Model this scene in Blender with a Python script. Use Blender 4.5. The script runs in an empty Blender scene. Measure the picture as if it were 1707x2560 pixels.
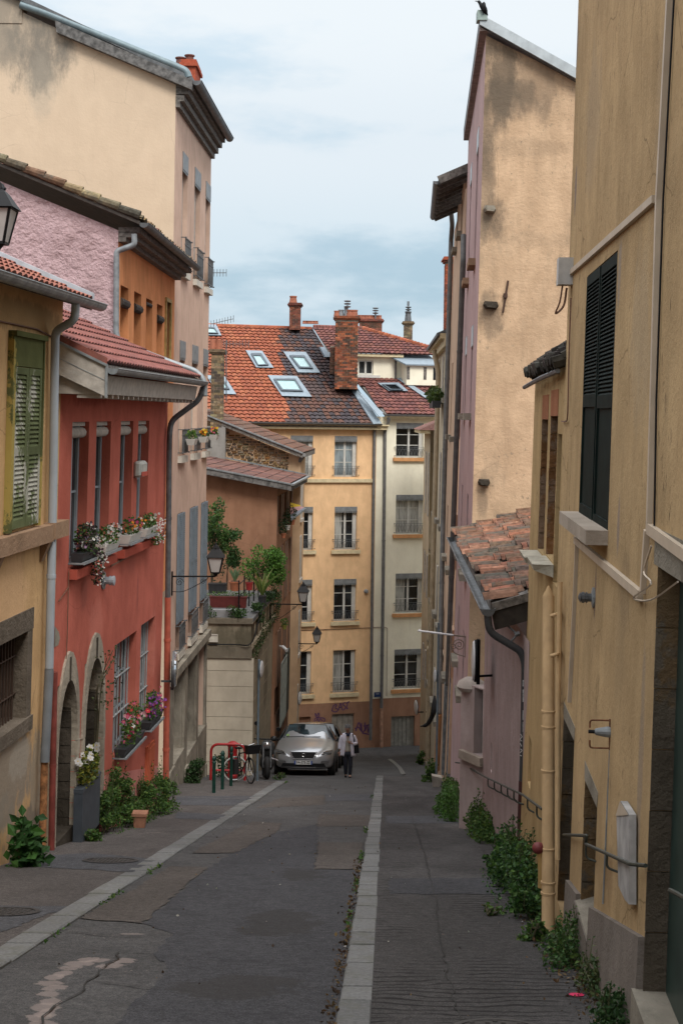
import bpy, bmesh, math, random
from mathutils import Vector, noise as mnoise
random.seed(7)
C = bpy.context.scene.collection
# ---------------------------------------------------------------- camera
F = 3555.6; ROLL = 0.015; CX = 853.5; HY = 1035.0      # photograph pixels (1707 x 2560)
cs, sn = math.cos(ROLL), math.sin(ROLL)
cd = bpy.data.cameras.new('camera'); cam = bpy.data.objects.new('camera', cd); C.objects.link(cam)
cd.sensor_width = 36; cd.lens = 36 * F / 2560; cd.shift_y = (HY - 1280) / 2560
cd.clip_start = 0.1; cd.clip_end = 3000
cam.rotation_euler = (math.pi / 2, 0, 0)
cam.rotation_mode = 'XYZ'
from mathutils import Matrix
cam.matrix_world = Matrix.Rotation(-ROLL, 4, 'Y') @ Matrix.Rotation(math.pi / 2, 4, 'X')
bpy.context.scene.camera = cam
# ---------------------------------------------------------------- sky
SUN_EL, SUN_AZ = math.radians(48), math.radians(160)    # azimuth measured clockwise from the street axis (+Y)
w = bpy.data.worlds.new('World'); bpy.context.scene.world = w; w.use_nodes = True
nt = w.node_tree; N = nt.nodes; L = nt.links
for n in list(N): N.remove(n)
out = N.new('ShaderNodeOutputWorld'); bg = N.new('ShaderNodeBackground'); L.new(bg.outputs[0], out.inputs[0])
sky = N.new('ShaderNodeTexSky'); sky.sky_type = 'NISHITA'; sky.sun_disc = False
sky.sun_elevation = SUN_EL; sky.sun_rotation = SUN_AZ; sky.dust_density = 2.0
bg.inputs[1].default_value = 0.095
tc = N.new('ShaderNodeTexCoord'); sp = N.new('ShaderNodeSeparateXYZ'); L.new(tc.outputs['Generated'], sp.inputs[0])
mp = N.new('ShaderNodeMapping'); mp.inputs['Scale'].default_value = (1.5, 1.5, 4.6); L.new(tc.outputs['Generated'], mp.inputs[0])
mp.inputs['Location'].default_value = (0.35, 0.1, 0.2)
nz = N.new('ShaderNodeTexNoise'); nz.inputs['Scale'].default_value = 2.6; nz.inputs['Detail'].default_value = 7; nz.inputs['Roughness'].default_value = .56
L.new(mp.outputs[0], nz.inputs[0])
# how much cloud: rises with height, broken by noise
def mth(op, a, b, nt=nt):
    m = nt.nodes.new('ShaderNodeMath'); m.operation = op
    for i, v in enumerate((a, b)):
        if v is None: continue
        if isinstance(v, (int, float)): m.inputs[i].default_value = v
        else: nt.links.new(v, m.inputs[i])
    return m.outputs[0]
def ramp(nt, fac, stops, interp='EASE'):
    r = nt.nodes.new('ShaderNodeValToRGB'); e = r.color_ramp.elements; r.color_ramp.interpolation = interp
    while len(e) < len(stops): e.new(0.5)
    for k, (p, c) in enumerate(stops):
        e[k].position = p; e[k].color = (*c, 1) if len(c) == 3 else c
    if fac is not None: nt.links.new(fac, r.inputs[0])
    return r.outputs[0]
up = mth('MULTIPLY', sp.outputs['Z'], 1.0)
cover = mth('ADD', mth('MULTIPLY', mth('SUBTRACT', nz.outputs[0], 0.5), 6.5), mth('ADD', mth('MULTIPLY', up, 4.2), -0.02))
covr = ramp(nt, cover, [(0.0, (0, 0, 0)), (1.0, (1, 1, 1))])
cloudc = ramp(nt, up, [(0.0, (4.5, 5.1, 5.5)), (0.10, (4.2, 4.95, 5.45)), (0.18, (4.8, 5.3, 5.7)), (0.27, (5.3, 5.7, 6.0)), (1.0, (15, 15.3, 15.8))])
blue = ramp(nt, up, [(0.0, (3.6, 4.7, 5.5)), (0.085, (2.7, 3.7, 4.4)), (0.2, (3.7, 4.6, 5.25)), (0.3, (4.6, 5.4, 6.0)), (1.0, (9.0, 11, 13))])
mxs = N.new('ShaderNodeMixRGB'); mxs.blend_type = 'MIX'; mxs.inputs[0].default_value = 0.93
L.new(sky.outputs[0], mxs.inputs[1]); L.new(blue, mxs.inputs[2])
mx = N.new('ShaderNodeMixRGB'); L.new(covr, mx.inputs[0]); L.new(mxs.outputs[0], mx.inputs[1]); L.new(cloudc, mx.inputs[2])
L.new(mx.outputs[0], bg.inputs[0])
# ---------------------------------------------------------------- sun (veiled)
sl = bpy.data.lights.new('sun', 'SUN'); sl.energy = 1.45; sl.angle = math.radians(22); sl.color = (1, .96, .9)
so = bpy.data.objects.new('sun', sl); C.objects.link(so); so.location = (0, 0, 40)
sd = Vector((math.cos(SUN_EL) * math.sin(SUN_AZ), math.cos(SUN_EL) * math.cos(SUN_AZ), math.sin(SUN_EL)))
so.rotation_euler = sd.to_track_quat('Z', 'Y').to_euler()
vs = bpy.context.scene.view_settings; vs.view_transform = 'Standard'; vs.look = 'None'; vs.gamma = 1; vs.exposure = 0.78
bpy.context.scene.cycles.max_bounces = 6
bpy.context.scene.cycles.use_denoising = True

# ---------------------------------------------------------------- measuring helpers
def ray(px, py):
    xc = (px - CX) / F; yc = -(py - HY) / F
    return Vector((xc * cs - yc * sn, 1.0, xc * sn + yc * cs))
def at(px, py, Y): return ray(px, py) * Y
SL = 0.2118
def gz(Y): return -1.75 - SL * min(Y, 58.5) - 0.05 * min(max(Y - 58.5, 0), 10)
def gh(px, py):
    r = ray(px, py); t = -1.75 / (r.z + SL)
    return r * t
class Fr:
    """wall plane: O + u*D + v*V + n*N (D along, V up with the wall's own lean, N outwards)"""
    def __init__(s, O, D, side, lean=0.0, slope=None):
        s.O = Vector(O); s.D = Vector(D).normalized()
        s.N = Vector((s.D.y, -s.D.x, 0)) * side
        s.V = Vector((lean, 0, 1)) if slope is None else (-s.N + Vector((0, 0, slope)))
    def P(s, u, v, n=0.0): return s.O + s.D * u + s.V * v + s.N * n
    def hit(s, px, py, n=0.0):
        r = ray(px, py); M = Matrix((s.D, s.V, -r)).transposed()
        sol = M.inverted() @ (-(s.O + s.N * n))
        return sol.x, sol.y
    def op(s, xl, xr, yt, yb, n=0.0):
        ym = (yt + yb) / 2
        ua = s.hit(xl, ym, n)[0]; ub = s.hit(xr, ym, n)[0]
        v1 = s.hit(xl, yt, n)[1]; v0 = s.hit(xl, yb, n)[1]
        return (min(ua, ub), max(ua, ub), v0, v1)
    def gv(s, u):          # v of the ground under u
        return gz(s.P(u, 0).y) - s.O.z

# ---------------------------------------------------------------- materials
MATS = {}
def newmat(name):
    m = bpy.data.materials.new(name); m.use_nodes = True
    nt = m.node_tree; b = nt.nodes['Principled BSDF']
    return m, nt, b
def _noise(nt, scale, detail=4, mscale=(1, 1, 1), rough=.55, loc=(0, 0, 0), coord='Object'):
    t = nt.nodes.new('ShaderNodeTexCoord'); mp = nt.nodes.new('ShaderNodeMapping')
    mp.inputs['Scale'].default_value = mscale; mp.inputs['Location'].default_value = loc
    nt.links.new(t.outputs[coord], mp.inputs[0])
    n = nt.nodes.new('ShaderNodeTexNoise'); n.inputs['Scale'].default_value = scale; n.inputs['Detail'].default_value = detail
    n.inputs['Roughness'].default_value = rough
    nt.links.new(mp.outputs[0], n.inputs[0]); return n.outputs[0]
def _mix(nt, fac, a, b, mode='MIX'):
    m = nt.nodes.new('ShaderNodeMixRGB'); m.blend_type = mode
    for i, v in enumerate((fac, a, b)):
        if isinstance(v, (int, float)): m.inputs[i].default_value = v
        elif isinstance(v, tuple): m.inputs[i].default_value = (*v, 1)
        else: nt.links.new(v, m.inputs[i])
    return m.outputs[0]
def mulc(c, k): return tuple(min(1, x * k) for x in c)
def plain(name, col, rough=.6, metal=0.0, var=.15, scale=6, bump=0.0, spec=.4, coat=0.0):
    if name in MATS: return MATS[name]
    m, nt, b = newmat(name)
    f = _noise(nt, scale, 5)
    c = _mix(nt, ramp(nt, f, [(.3, (0, 0, 0)), (.7, (1, 1, 1))]), mulc(col, 1 - var), mulc(col, 1 + var * .7))
    nt.links.new(c, b.inputs['Base Color']); b.inputs['Roughness'].default_value = rough
    b.inputs['Metallic'].default_value = metal; b.inputs['Specular IOR Level'].default_value = spec
    if coat: b.inputs['Coat Weight'].default_value = coat
    if bump:
        bp = nt.nodes.new('ShaderNodeBump'); bp.inputs['Strength'].default_value = bump; bp.inputs['Distance'].default_value = .02
        nt.links.new(_noise(nt, scale * 6, 4), bp.inputs['Height']); nt.links.new(bp.outputs[0], b.inputs['Normal'])
    MATS[name] = m; return m
def plaster(name, col, dirt=(.12, .1, .08), var=.16, streak=.35, spots=0.0, bump=.25, bscale=14, mott=.12, fine=.0, crack=.0, patch=None, patch_amt=.0, stain=0.0, sscale=1.0, bdist=.01, pz=None):
    """weathered lime render: broad mottling, vertical rain streaks, small dark pits, bare patches"""
    if name in MATS: return MATS[name]
    m, nt, b = newmat(name)
    broad = ramp(nt, _noise(nt, .55 * sscale, 5, rough=.6), [(.3, (0, 0, 0)), (.72, (1, 1, 1))])
    c = _mix(nt, broad, mulc(col, 1 - var), mulc(col, 1 + var * .55))
    mid = ramp(nt, _noise(nt, 3.1 * sscale, 6, (1, 1, .6), loc=(3, 1, 7)), [(.35, (0, 0, 0)), (.65, (1, 1, 1))])
    c = _mix(nt, mid, c, _mix(nt, 1.0, c, (1 - mott, 1 - mott * 1.08, 1 - mott * 1.15), 'MULTIPLY'))
    st = ramp(nt, _noise(nt, 2.0 * sscale, 4, (2.2, 2.2, .3), loc=(1, 5, 2), rough=.6), [(.48, (0, 0, 0)), (.8, (1, 1, 1))])
    c = _mix(nt, mth('MULTIPLY', st, streak, nt), c, mulc(col, .55))
    if fine:
        s3 = ramp(nt, _noise(nt, 20, 4, (1, 1, .16), loc=(1, 7, 2), rough=.75), [(.56, (0, 0, 0)), (.7, (1, 1, 1))])
        s4 = ramp(nt, _noise(nt, .9, 4, (1, 1, .5), loc=(6, 2, 2)), [(.4, (0, 0, 0)), (.62, (1, 1, 1))])
        c = _mix(nt, mth('MULTIPLY', mth('MULTIPLY', s3, s4, nt), fine * .7, nt), c, mulc(col, .4))
        s5 = ramp(nt, _noise(nt, 34, 3, (1, 1, .22), loc=(8, 7, 2), rough=.7), [(.64, (0, 0, 0)), (.68, (1, 1, 1))])
        s6 = ramp(nt, _noise(nt, 1.6, 3, (1, 1, .4), loc=(2, 9, 4)), [(.48, (0, 0, 0)), (.6, (1, 1, 1))])
        c = _mix(nt, mth('MULTIPLY', mth('MULTIPLY', s5, s6, nt), min(1, fine * 1.6), nt), c, (.03, .025, .02))
    if crack:
        t = nt.nodes.new('ShaderNodeTexCoord'); mp = nt.nodes.new('ShaderNodeMixRGB'); mp.inputs[0].default_value = .22
        nz_ = nt.nodes.new('ShaderNodeTexNoise'); nz_.inputs['Scale'].default_value = 1.7; nz_.inputs['Detail'].default_value = 8; nt.links.new(t.outputs['Object'], nz_.inputs[0])
        nt.links.new(t.outputs['Object'], mp.inputs[1]); nt.links.new(nz_.outputs['Color'], mp.inputs[2])
        vo = nt.nodes.new('ShaderNodeTexVoronoi'); vo.feature = 'DISTANCE_TO_EDGE'; vo.inputs['Scale'].default_value = 1.1; nt.links.new(mp.outputs[0], vo.inputs[0])
        cl = ramp(nt, vo.outputs['Distance'], [(0, (1, 1, 1)), (.006, (0, 0, 0))], 'LINEAR')
        cg = ramp(nt, _noise(nt, .7, 3, loc=(3, 3, 9)), [(.5, (0, 0, 0)), (.56, (1, 1, 1))])
        c = _mix(nt, mth('MULTIPLY', mth('MULTIPLY', cl, cg, nt), crack, nt), c, mulc(col, .3))
    if stain:
        s1 = ramp(nt, _noise(nt, 1.1 * sscale, 8, (1, 1, .45), loc=(9, 4, 1), rough=.72), [(.54, (0, 0, 0)), (.72, (1, 1, 1))])
        c = _mix(nt, mth('MULTIPLY', s1, stain, nt), c, dirt)
    if spots:
        s2 = ramp(nt, _noise(nt, 13 * sscale, 4, (1, 1, .7), loc=(2, 2, 2), rough=.65), [(.60, (0, 0, 0)), (.66, (1, 1, 1))])
        gate = ramp(nt, _noise(nt, 1.3, 3, loc=(4, 0, 3)), [(.42, (0, 0, 0)), (.6, (1, 1, 1))])
        c = _mix(nt, mth('MULTIPLY', mth('MULTIPLY', s2, gate, nt), spots, nt), c, dirt)
    if patch:
        p1 = ramp(nt, _noise(nt, 1.0, 7, (1, 1, .8), loc=(7, 7, 0), rough=.7), [(.5, (0, 0, 0)), (.54, (1, 1, 1))])
        if pz is not None:
            t = nt.nodes.new('ShaderNodeTexCoord'); s = nt.nodes.new('ShaderNodeSeparateXYZ'); nt.links.new(t.outputs['Object'], s.inputs[0])
            hz = mth('ADD', s.outputs['Z'], mth('MULTIPLY', s.outputs['Y'], SL, nt), nt)
            hz = mth('ADD', hz, mth('MULTIPLY', _noise(nt, 1.5, 5), 1.2, nt), nt)
            p1 = mth('MULTIPLY', p1, ramp(nt, mth('SUBTRACT', pz, hz, nt), [(0, (0, 0, 0)), (.5, (1, 1, 1))]), nt)
        c = _mix(nt, mth('MULTIPLY', p1, patch_amt, nt), c, patch)
    nt.links.new(c, b.inputs['Base Color']); b.inputs['Roughness'].default_value = .95; b.inputs['Specular IOR Level'].default_value = .04
    h = mth('ADD', _noise(nt, bscale, 6, rough=.7), mth('MULTIPLY', _noise(nt, 2.5, 3), 1.5, nt), nt)
    bp = nt.nodes.new('ShaderNodeBump'); bp.inputs['Strength'].default_value = bump; bp.inputs['Distance'].default_value = bdist * 4
    nt.links.new(h, bp.inputs['Height']); nt.links.new(bp.outputs[0], b.inputs['Normal'])
    MATS[name] = m; return m
def tinted(name, rough=.85, nscale=9, k=.45, lich=None, lamt=0.0, spec=.08, trans=0.0):
    """colour from the 'tint' attribute of each tile/leaf/stone, broken by noise"""
    if name in MATS: return MATS[name]
    m, nt, b = newmat(name)
    a = nt.nodes.new('ShaderNodeAttribute'); a.attribute_name = 'tint'
    f = ramp(nt, _noise(nt, nscale, 6, rough=.65), [(.3, (1 - k, 1 - k, 1 - k)), (.7, (1, 1, 1))])
    c = _mix(nt, 1.0, a.outputs[0], f, 'MULTIPLY')
    if lich:
        g = ramp(nt, _noise(nt, 3.5, 6, loc=(5, 5, 5), rough=.7), [(.5, (0, 0, 0)), (.62, (1, 1, 1))])
        c = _mix(nt, mth('MULTIPLY', g, lamt, nt), c, lich)
    nt.links.new(c, b.inputs['Base Color']); b.inputs['Roughness'].default_value = rough; b.inputs['Specular IOR Level'].default_value = spec
    if trans:
        t = nt.nodes.new('ShaderNodeBsdfTranslucent'); nt.links.new(c, t.inputs[0]); ms = nt.nodes.new('ShaderNodeMixShader')
        ms.inputs[0].default_value = trans; o = nt.nodes['Material Output']
        nt.links.new(b.outputs[0], ms.inputs[1]); nt.links.new(t.outputs[0], ms.inputs[2]); nt.links.new(ms.outputs[0], o.inputs[0])
    MATS[name] = m; return m
def glassy(name, col=(.012, .014, .016), rough=.06, curtain=None):
    if name in MATS: return MATS[name]
    m, nt, b = newmat(name)
    if curtain:
        f = ramp(nt, _noise(nt, 14, 3, (1, 1, .12)), [(.35, mulc(curtain, .55)), (.6, curtain)])
        nt.links.new(f, b.inputs['Base Color'])
    else:
        f = ramp(nt, _noise(nt, 1.2, 2), [(.4, mulc(col, .5)), (.62, mulc(col, 2.4))])
        nt.links.new(f, b.inputs['Base Color'])
    b.inputs['Roughness'].default_value = rough; b.inputs['Specular IOR Level'].default_value = .5
    MATS[name] = m; return m

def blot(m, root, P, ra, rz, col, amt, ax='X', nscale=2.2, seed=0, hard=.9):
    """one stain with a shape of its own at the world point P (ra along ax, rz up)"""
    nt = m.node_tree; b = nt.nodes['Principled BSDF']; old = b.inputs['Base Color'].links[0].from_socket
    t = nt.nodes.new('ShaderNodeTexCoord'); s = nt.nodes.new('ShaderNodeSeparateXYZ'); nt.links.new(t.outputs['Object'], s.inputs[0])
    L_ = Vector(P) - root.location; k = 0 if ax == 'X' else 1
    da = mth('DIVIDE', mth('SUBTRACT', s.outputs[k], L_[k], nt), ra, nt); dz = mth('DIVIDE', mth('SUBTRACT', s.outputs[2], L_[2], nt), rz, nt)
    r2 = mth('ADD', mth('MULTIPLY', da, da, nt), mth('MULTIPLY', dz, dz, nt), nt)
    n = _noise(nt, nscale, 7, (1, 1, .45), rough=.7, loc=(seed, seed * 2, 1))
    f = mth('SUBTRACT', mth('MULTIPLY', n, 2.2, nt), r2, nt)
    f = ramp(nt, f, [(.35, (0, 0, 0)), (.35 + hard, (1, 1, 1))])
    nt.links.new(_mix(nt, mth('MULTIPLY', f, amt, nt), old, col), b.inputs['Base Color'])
# ---------------------------------------------------------------- mesh building
def thing(name, label, cat, loc, group=None):
    o = bpy.data.objects.new(name, None); C.objects.link(o); o.location = loc; o.empty_display_size = .3
    o['label'] = label; o['category'] = cat
    if group: o['group'] = group
    return o
def tag(o, label, cat, group=None):
    o['label'] = label; o['category'] = cat
    if group: o['group'] = group
    return o
def rootloc(p):
    if p is None: return Vector((0, 0, 0))
    while p.parent: p = p.parent
    return p.location.copy()
class MB:
    def __init__(s): s.v = []; s.f = []; s.c = []; s.m = []; s.col = None; s.mi = 0
    def face(s, *pts, col=None):
        i = len(s.v); s.v += [Vector(p) for p in pts]; s.f.append(tuple(range(i, i + len(pts)))); s.c.append(col or s.col); s.m.append(s.mi)
        return s
    def hexa(s, a, b, cut=()):        # a: 4 lower corners, b: 4 upper corners (same order)
        i = len(s.v); s.v += [Vector(p) for p in list(a) + list(b)]
        for q in ((3, 2, 1, 0), (4, 5, 6, 7), (0, 1, 5, 4), (1, 2, 6, 5), (2, 3, 7, 6), (3, 0, 4, 7)):
            s.f.append(tuple(i + k for k in q)); s.c.append(s.col); s.m.append(s.mi)
        return s
    def box(s, x0, x1, y0, y1, z0, z1):
        return s.hexa([(x0, y0, z0), (x1, y0, z0), (x1, y1, z0), (x0, y1, z0)], [(x0, y0, z1), (x1, y0, z1), (x1, y1, z1), (x0, y1, z1)])
    def fbox(s, fr, u0, u1, v0, v1, n0, n1):
        a = [fr.P(u0, v0, n0), fr.P(u1, v0, n0), fr.P(u1, v0, n1), fr.P(u0, v0, n1)]
        b = [fr.P(u0, v1, n0), fr.P(u1, v1, n0), fr.P(u1, v1, n1), fr.P(u0, v1, n1)]
        return s.hexa(a, b)
    def beam(s, p, q, wx, wy, up=(0, 0, 1)):     # rectangular bar p->q, wx sideways, wy along up
        p = Vector(p); q = Vector(q); d = (q - p).normalized(); sx = d.cross(Vector(up))
        if sx.length < 1e-4: sx = Vector((1, 0, 0))
        sx.normalize(); uy = sx.cross(d).normalized(); sx *= wx / 2; uy *= wy / 2
        return s.hexa([p - sx - uy, p + sx - uy, q + sx - uy, q - sx - uy], [p - sx + uy, p + sx + uy, q + sx + uy, q - sx + uy])
    def tube(s, pts, r, k=8, cap=True, r2=None):
        pts = [Vector(p) for p in pts]; n = len(pts); i0 = len(s.v); rr = r if isinstance(r, (list, tuple)) else [r] * n
        ref = None
        for i, p in enumerate(pts):
            d = (pts[min(i + 1, n - 1)] - pts[max(i - 1, 0)]).normalized()
            if ref is None: ref = d.orthogonal().normalized()
            ref = (ref - d * ref.dot(d)).normalized(); b = d.cross(ref)
            for j in range(k):
                a = 2 * math.pi * j / k; s.v.append(p + (ref * math.cos(a) + b * math.sin(a)) * rr[i])
        for i in range(n - 1):
            for j in range(k):
                a = i0 + i * k + j; b2 = i0 + i * k + (j + 1) % k
                s.f.append((a, b2, b2 + k, a + k)); s.c.append(s.col); s.m.append(s.mi)
        if cap:
            s.f.append(tuple(i0 + j for j in reversed(range(k)))); s.c.append(s.col); s.m.append(s.mi)
            s.f.append(tuple(i0 + (n - 1) * k + j for j in range(k))); s.c.append(s.col); s.m.append(s.mi)
        return s
    def lathe(s, c, prof, k=12, ax=(0, 0, 1)):      # prof: (radius, height)
        c = Vector(c); ax = Vector(ax).normalized(); a1 = ax.orthogonal().normalized(); a2 = ax.cross(a1); i0 = len(s.v)
        for r, h in prof:
            for j in range(k):
                a = 2 * math.pi * j / k; s.v.append(c + ax * h + (a1 * math.cos(a) + a2 * math.sin(a)) * max(r, 1e-4))
        for i in range(len(prof) - 1):
            for j in range(k):
                a = i0 + i * k + j; b = i0 + i * k + (j + 1) % k
                s.f.append((a, b, b + k, a + k)); s.c.append(s.col); s.m.append(s.mi)
        s.f.append(tuple(i0 + j for j in reversed(range(k)))); s.c.append(s.col); s.m.append(s.mi)
        s.f.append(tuple(i0 + (len(prof) - 1) * k + j for j in range(k))); s.c.append(s.col); s.m.append(s.mi)
        return s
    def ball(s, c, r, k=8, sq=(1, 1, 1)):
        c = Vector(c); i0 = len(s.v); h = k // 2 + 1
        for i in range(h):
            t = math.pi * (i + .02) / (h - 1 + .04)
            for j in range(k):
                a = 2 * math.pi * j / k
                s.v.append(c + Vector((r * sq[0] * math.sin(t) * math.cos(a), r * sq[1] * math.sin(t) * math.sin(a), r * sq[2] * math.cos(t))))
        for i in range(h - 1):
            for j in range(k):
                a = i0 + i * k + j; b = i0 + i * k + (j + 1) % k
                s.f.append((a, a + k, b + k, b)); s.c.append(s.col); s.m.append(s.mi)
        return s
    def wall(s, fr, u0, u1, vb, vt, ops=(), depth=.2, back=False, n=0.0):
        vb = vb if callable(vb) else (lambda u, k=vb: k); vt = vt if callable(vt) else (lambda u, k=vt: k)
        us = sorted({u0, u1} | {x for o in ops for x in o[:2] if u0 < x < u1})
        for a, b in zip(us, us[1:]):
            m = (a + b) / 2; hs = sorted([o for o in ops if o[0] <= m <= o[1]], key=lambda o: o[2])
            lo = (vb(a), vb(b))
            for o in hs:
                s.face(fr.P(a, lo[0], n), fr.P(b, lo[1], n), fr.P(b, o[2], n), fr.P(a, o[2], n)); lo = (o[3], o[3])
            s.face(fr.P(a, lo[0], n), fr.P(b, lo[1], n), fr.P(b, vt(b), n), fr.P(a, vt(a), n))
        for o in ops:
            a, b, c, d = o[:4]; dd = o[4] if len(o) > 4 else depth
            s.face(fr.P(a, c, n), fr.P(a, d, n), fr.P(a, d, -dd), fr.P(a, c, -dd)); s.face(fr.P(b, c, n), fr.P(b, c, -dd), fr.P(b, d, -dd), fr.P(b, d, n))
            s.face(fr.P(a, d, n), fr.P(b, d, n), fr.P(b, d, -dd), fr.P(a, d, -dd)); s.face(fr.P(a, c, n), fr.P(a, c, -dd), fr.P(b, c, -dd), fr.P(b, c, n))
        return s
    def build(s, name, mat, parent=None, smooth=False, origin=None, kind=None):
        rl = rootloc(parent) if parent else (Vector(origin) if origin is not None else Vector((0, 0, 0)))
        me = bpy.data.meshes.new(name); me.from_pydata([v - rl for v in s.v], [], s.f)
        mats = mat if isinstance(mat, (list, tuple)) else [mat]
        for m in mats: me.materials.append(m)
        if len(mats) > 1:
            for p, mi in zip(me.polygons, s.m): p.material_index = mi
        if any(c is not None for c in s.c):
            at_ = me.color_attributes.new('tint', 'FLOAT_COLOR', 'CORNER'); k = 0
            buf = []
            for f, c in zip(s.f, s.c):
                c = c or (.5, .5, .5)
                for _ in f: buf += [c[0], c[1], c[2], 1.0]
            at_.data.foreach_set('color', buf)
        if smooth:
            me.polygons.foreach_set('use_smooth', [True] * len(me.polygons))
        me.update()
        if smooth:
            try: me.set_sharp_from_angle(angle=math.radians(40))
            except Exception: pass
        o = bpy.data.objects.new(name, me); C.objects.link(o)
        if parent: o.parent = parent
        else: o.location = rl
        if kind: o['kind'] = kind
        return o
def copy_tree(o, parent=None, loc=None):
    c = o.copy(); C.objects.link(c); c.parent = parent
    if loc is not None: c.location = loc
    for ch in list(o.children): copy_tree(ch, c)
    return c
def rnd(a, b): return random.uniform(a, b)
def vary(c, k): f = 1 + rnd(-k, k); return tuple(max(0, x * f * (1 + rnd(-k, k) * .25)) for x in c)
def arcpts(pts, n=5):
    """round the corners of a polyline (Catmull-Rom)"""
    pts = [Vector(p) for p in pts]; out = []
    P = [pts[0] * 2 - pts[1]] + pts + [pts[-1] * 2 - pts[-2]]
    for i in range(1, len(P) - 2):
        for k in range(n):
            t = k / n; a, b, c, d = P[i - 1], P[i], P[i + 1], P[i + 2]
            out.append(.5 * ((2 * b) + (c - a) * t + (2 * a - 5 * b + 4 * c - d) * t * t + (3 * b - a - 3 * c + d) * t ** 3))
    out.append(pts[-1]); return out
def bend(pts, r=.08, n=4):
    """straight runs with rounded corners of radius about r"""
    pts = [Vector(p) for p in pts]; out = [pts[0]]
    for a, b, c in zip(pts, pts[1:], pts[2:]):
        d1 = (a - b); d2 = (c - b); k = min(r, d1.length * .45, d2.length * .45)
        p = b + d1.normalized() * k; q = b + d2.normalized() * k
        for i in range(n + 1):
            t = i / n; out.append(p * (1 - t) ** 2 + b * 2 * t * (1 - t) + q * t * t)
    out.append(pts[-1]); return out

# ---------------------------------------------------------------- shared pieces
def tile_roof(parent, mat, P0, U, S, nu, ns, tw, tl, amp, colf, inside=None, lift=.02, name='roof_tiles', seg=4, jit=0.0, crown=True, flip=1):
    """P0 eave corner, U along the eave, S up the slope (unit vectors); each tile its own curved strip"""
    U = Vector(U).normalized(); S = Vector(S).normalized(); Nn = U.cross(S).normalized()
    if Nn.z < 0: Nn = -Nn
    mb = MB(); P0 = Vector(P0)
    for j in range(ns):
        for i in range(nu):
            if inside and not inside((i + .5) * tw, (j + .5) * tl): continue
            mb.col = colf(i, j)
            du = rnd(-jit, jit) * tw; ds = rnd(-jit, jit) * tl; li = lift * (1 + rnd(-jit, jit) * 2); tilt = rnd(-jit, jit) * tw * .3
            fr_, bk = [], []
            for k in range(seg + 1):
                t = k / seg
                h = amp * (math.sin(math.pi * t) if crown else (.5 - .5 * math.cos(2 * math.pi * t)))
                fr_.append(P0 + U * (i * tw + t * tw + du) + S * (j * tl + ds) + Nn * (h + li + tilt * (t - .5)))
                bk.append(P0 + U * (i * tw + t * tw * .94 + .03 * tw + du) + S * ((j + 1.06) * tl + ds) + Nn * (h * .92 + tilt * (t - .5)))
            i0 = len(mb.v); mb.v += fr_ + bk + [p - Nn * (li + amp * .5) for p in fr_]
            n1 = seg + 1
            for k in range(seg):
                mb.f.append((i0 + k, i0 + k + 1, i0 + n1 + k + 1, i0 + n1 + k)); mb.c.append(mb.col); mb.m.append(0)
                mb.f.append((i0 + k, i0 + 2 * n1 + k, i0 + 2 * n1 + k + 1, i0 + k + 1)); mb.c.append(tuple(x * .35 for x in mb.col)); mb.m.append(0)  # front edge tint darkened: shade between tile rows painted into the colour
    return mb.build(name, mat, parent)
def gutter(parent, mat, p, q, r=.07, name='gutter', joints=.5, out=None):
    p = Vector(p); q = Vector(q); d = (q - p); L_ = d.length; d.normalize(); sx = d.cross(Vector((0, 0, 1))).normalized(); mb = MB()
    n = 8; prof = [(-math.cos(math.pi * k / n) * r, -math.sin(math.pi * k / n) * r) for k in range(n + 1)]
    prof2 = [(x * .92, y * .92) for x, y in prof]
    for pr, fl in ((prof, 0), (prof2, 1)):
        for a, b in zip(pr, pr[1:]):
            mb.face(p + sx * a[0] + Vector((0, 0, a[1])), p + sx * b[0] + Vector((0, 0, b[1])), q + sx * b[0] + Vector((0, 0, b[1])), q + sx * a[0] + Vector((0, 0, a[1])))
    for sgn in (-1, 1): mb.tube([p + sx * r * sgn, q + sx * r * sgn], r * .12, 6)
    for e in (p, q): mb.face(*[e + sx * a + Vector((0, 0, b)) for a, b in prof])
    k = int(L_ / joints)
    for i in range(1, k):
        c = p + d * (L_ * i / k); c2 = c + d * .018
        for a, b in zip(prof, prof[1:]):
            f = 1.06
            mb.face(c + sx * a[0] * f + Vector((0, 0, a[1] * f)), c + sx * b[0] * f + Vector((0, 0, b[1] * f)), c2 + sx * b[0] * f + Vector((0, 0, b[1] * f)), c2 + sx * a[0] * f + Vector((0, 0, a[1] * f)))
    return mb.build(name, mat, parent, smooth=True)
def pipe(parent, mat, pts, r, name='downpipe', collars=2.0, rb=.1, k=10):
    pts = [Vector(p) for p in pts]; mb = MB(); mb.tube(bend(pts, rb), r, k)
    for a, b in zip(pts, pts[1:]):
        l = (b - a).length; n = int(l / collars)
        for i in range(1, n + 1):
            c = a + (b - a) * (i / (n + 1)); d = (b - a).normalized()
            mb.tube([c, c + d * .05], r * 1.13, k)
    return mb.build(name, mat, parent, smooth=True)
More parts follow.
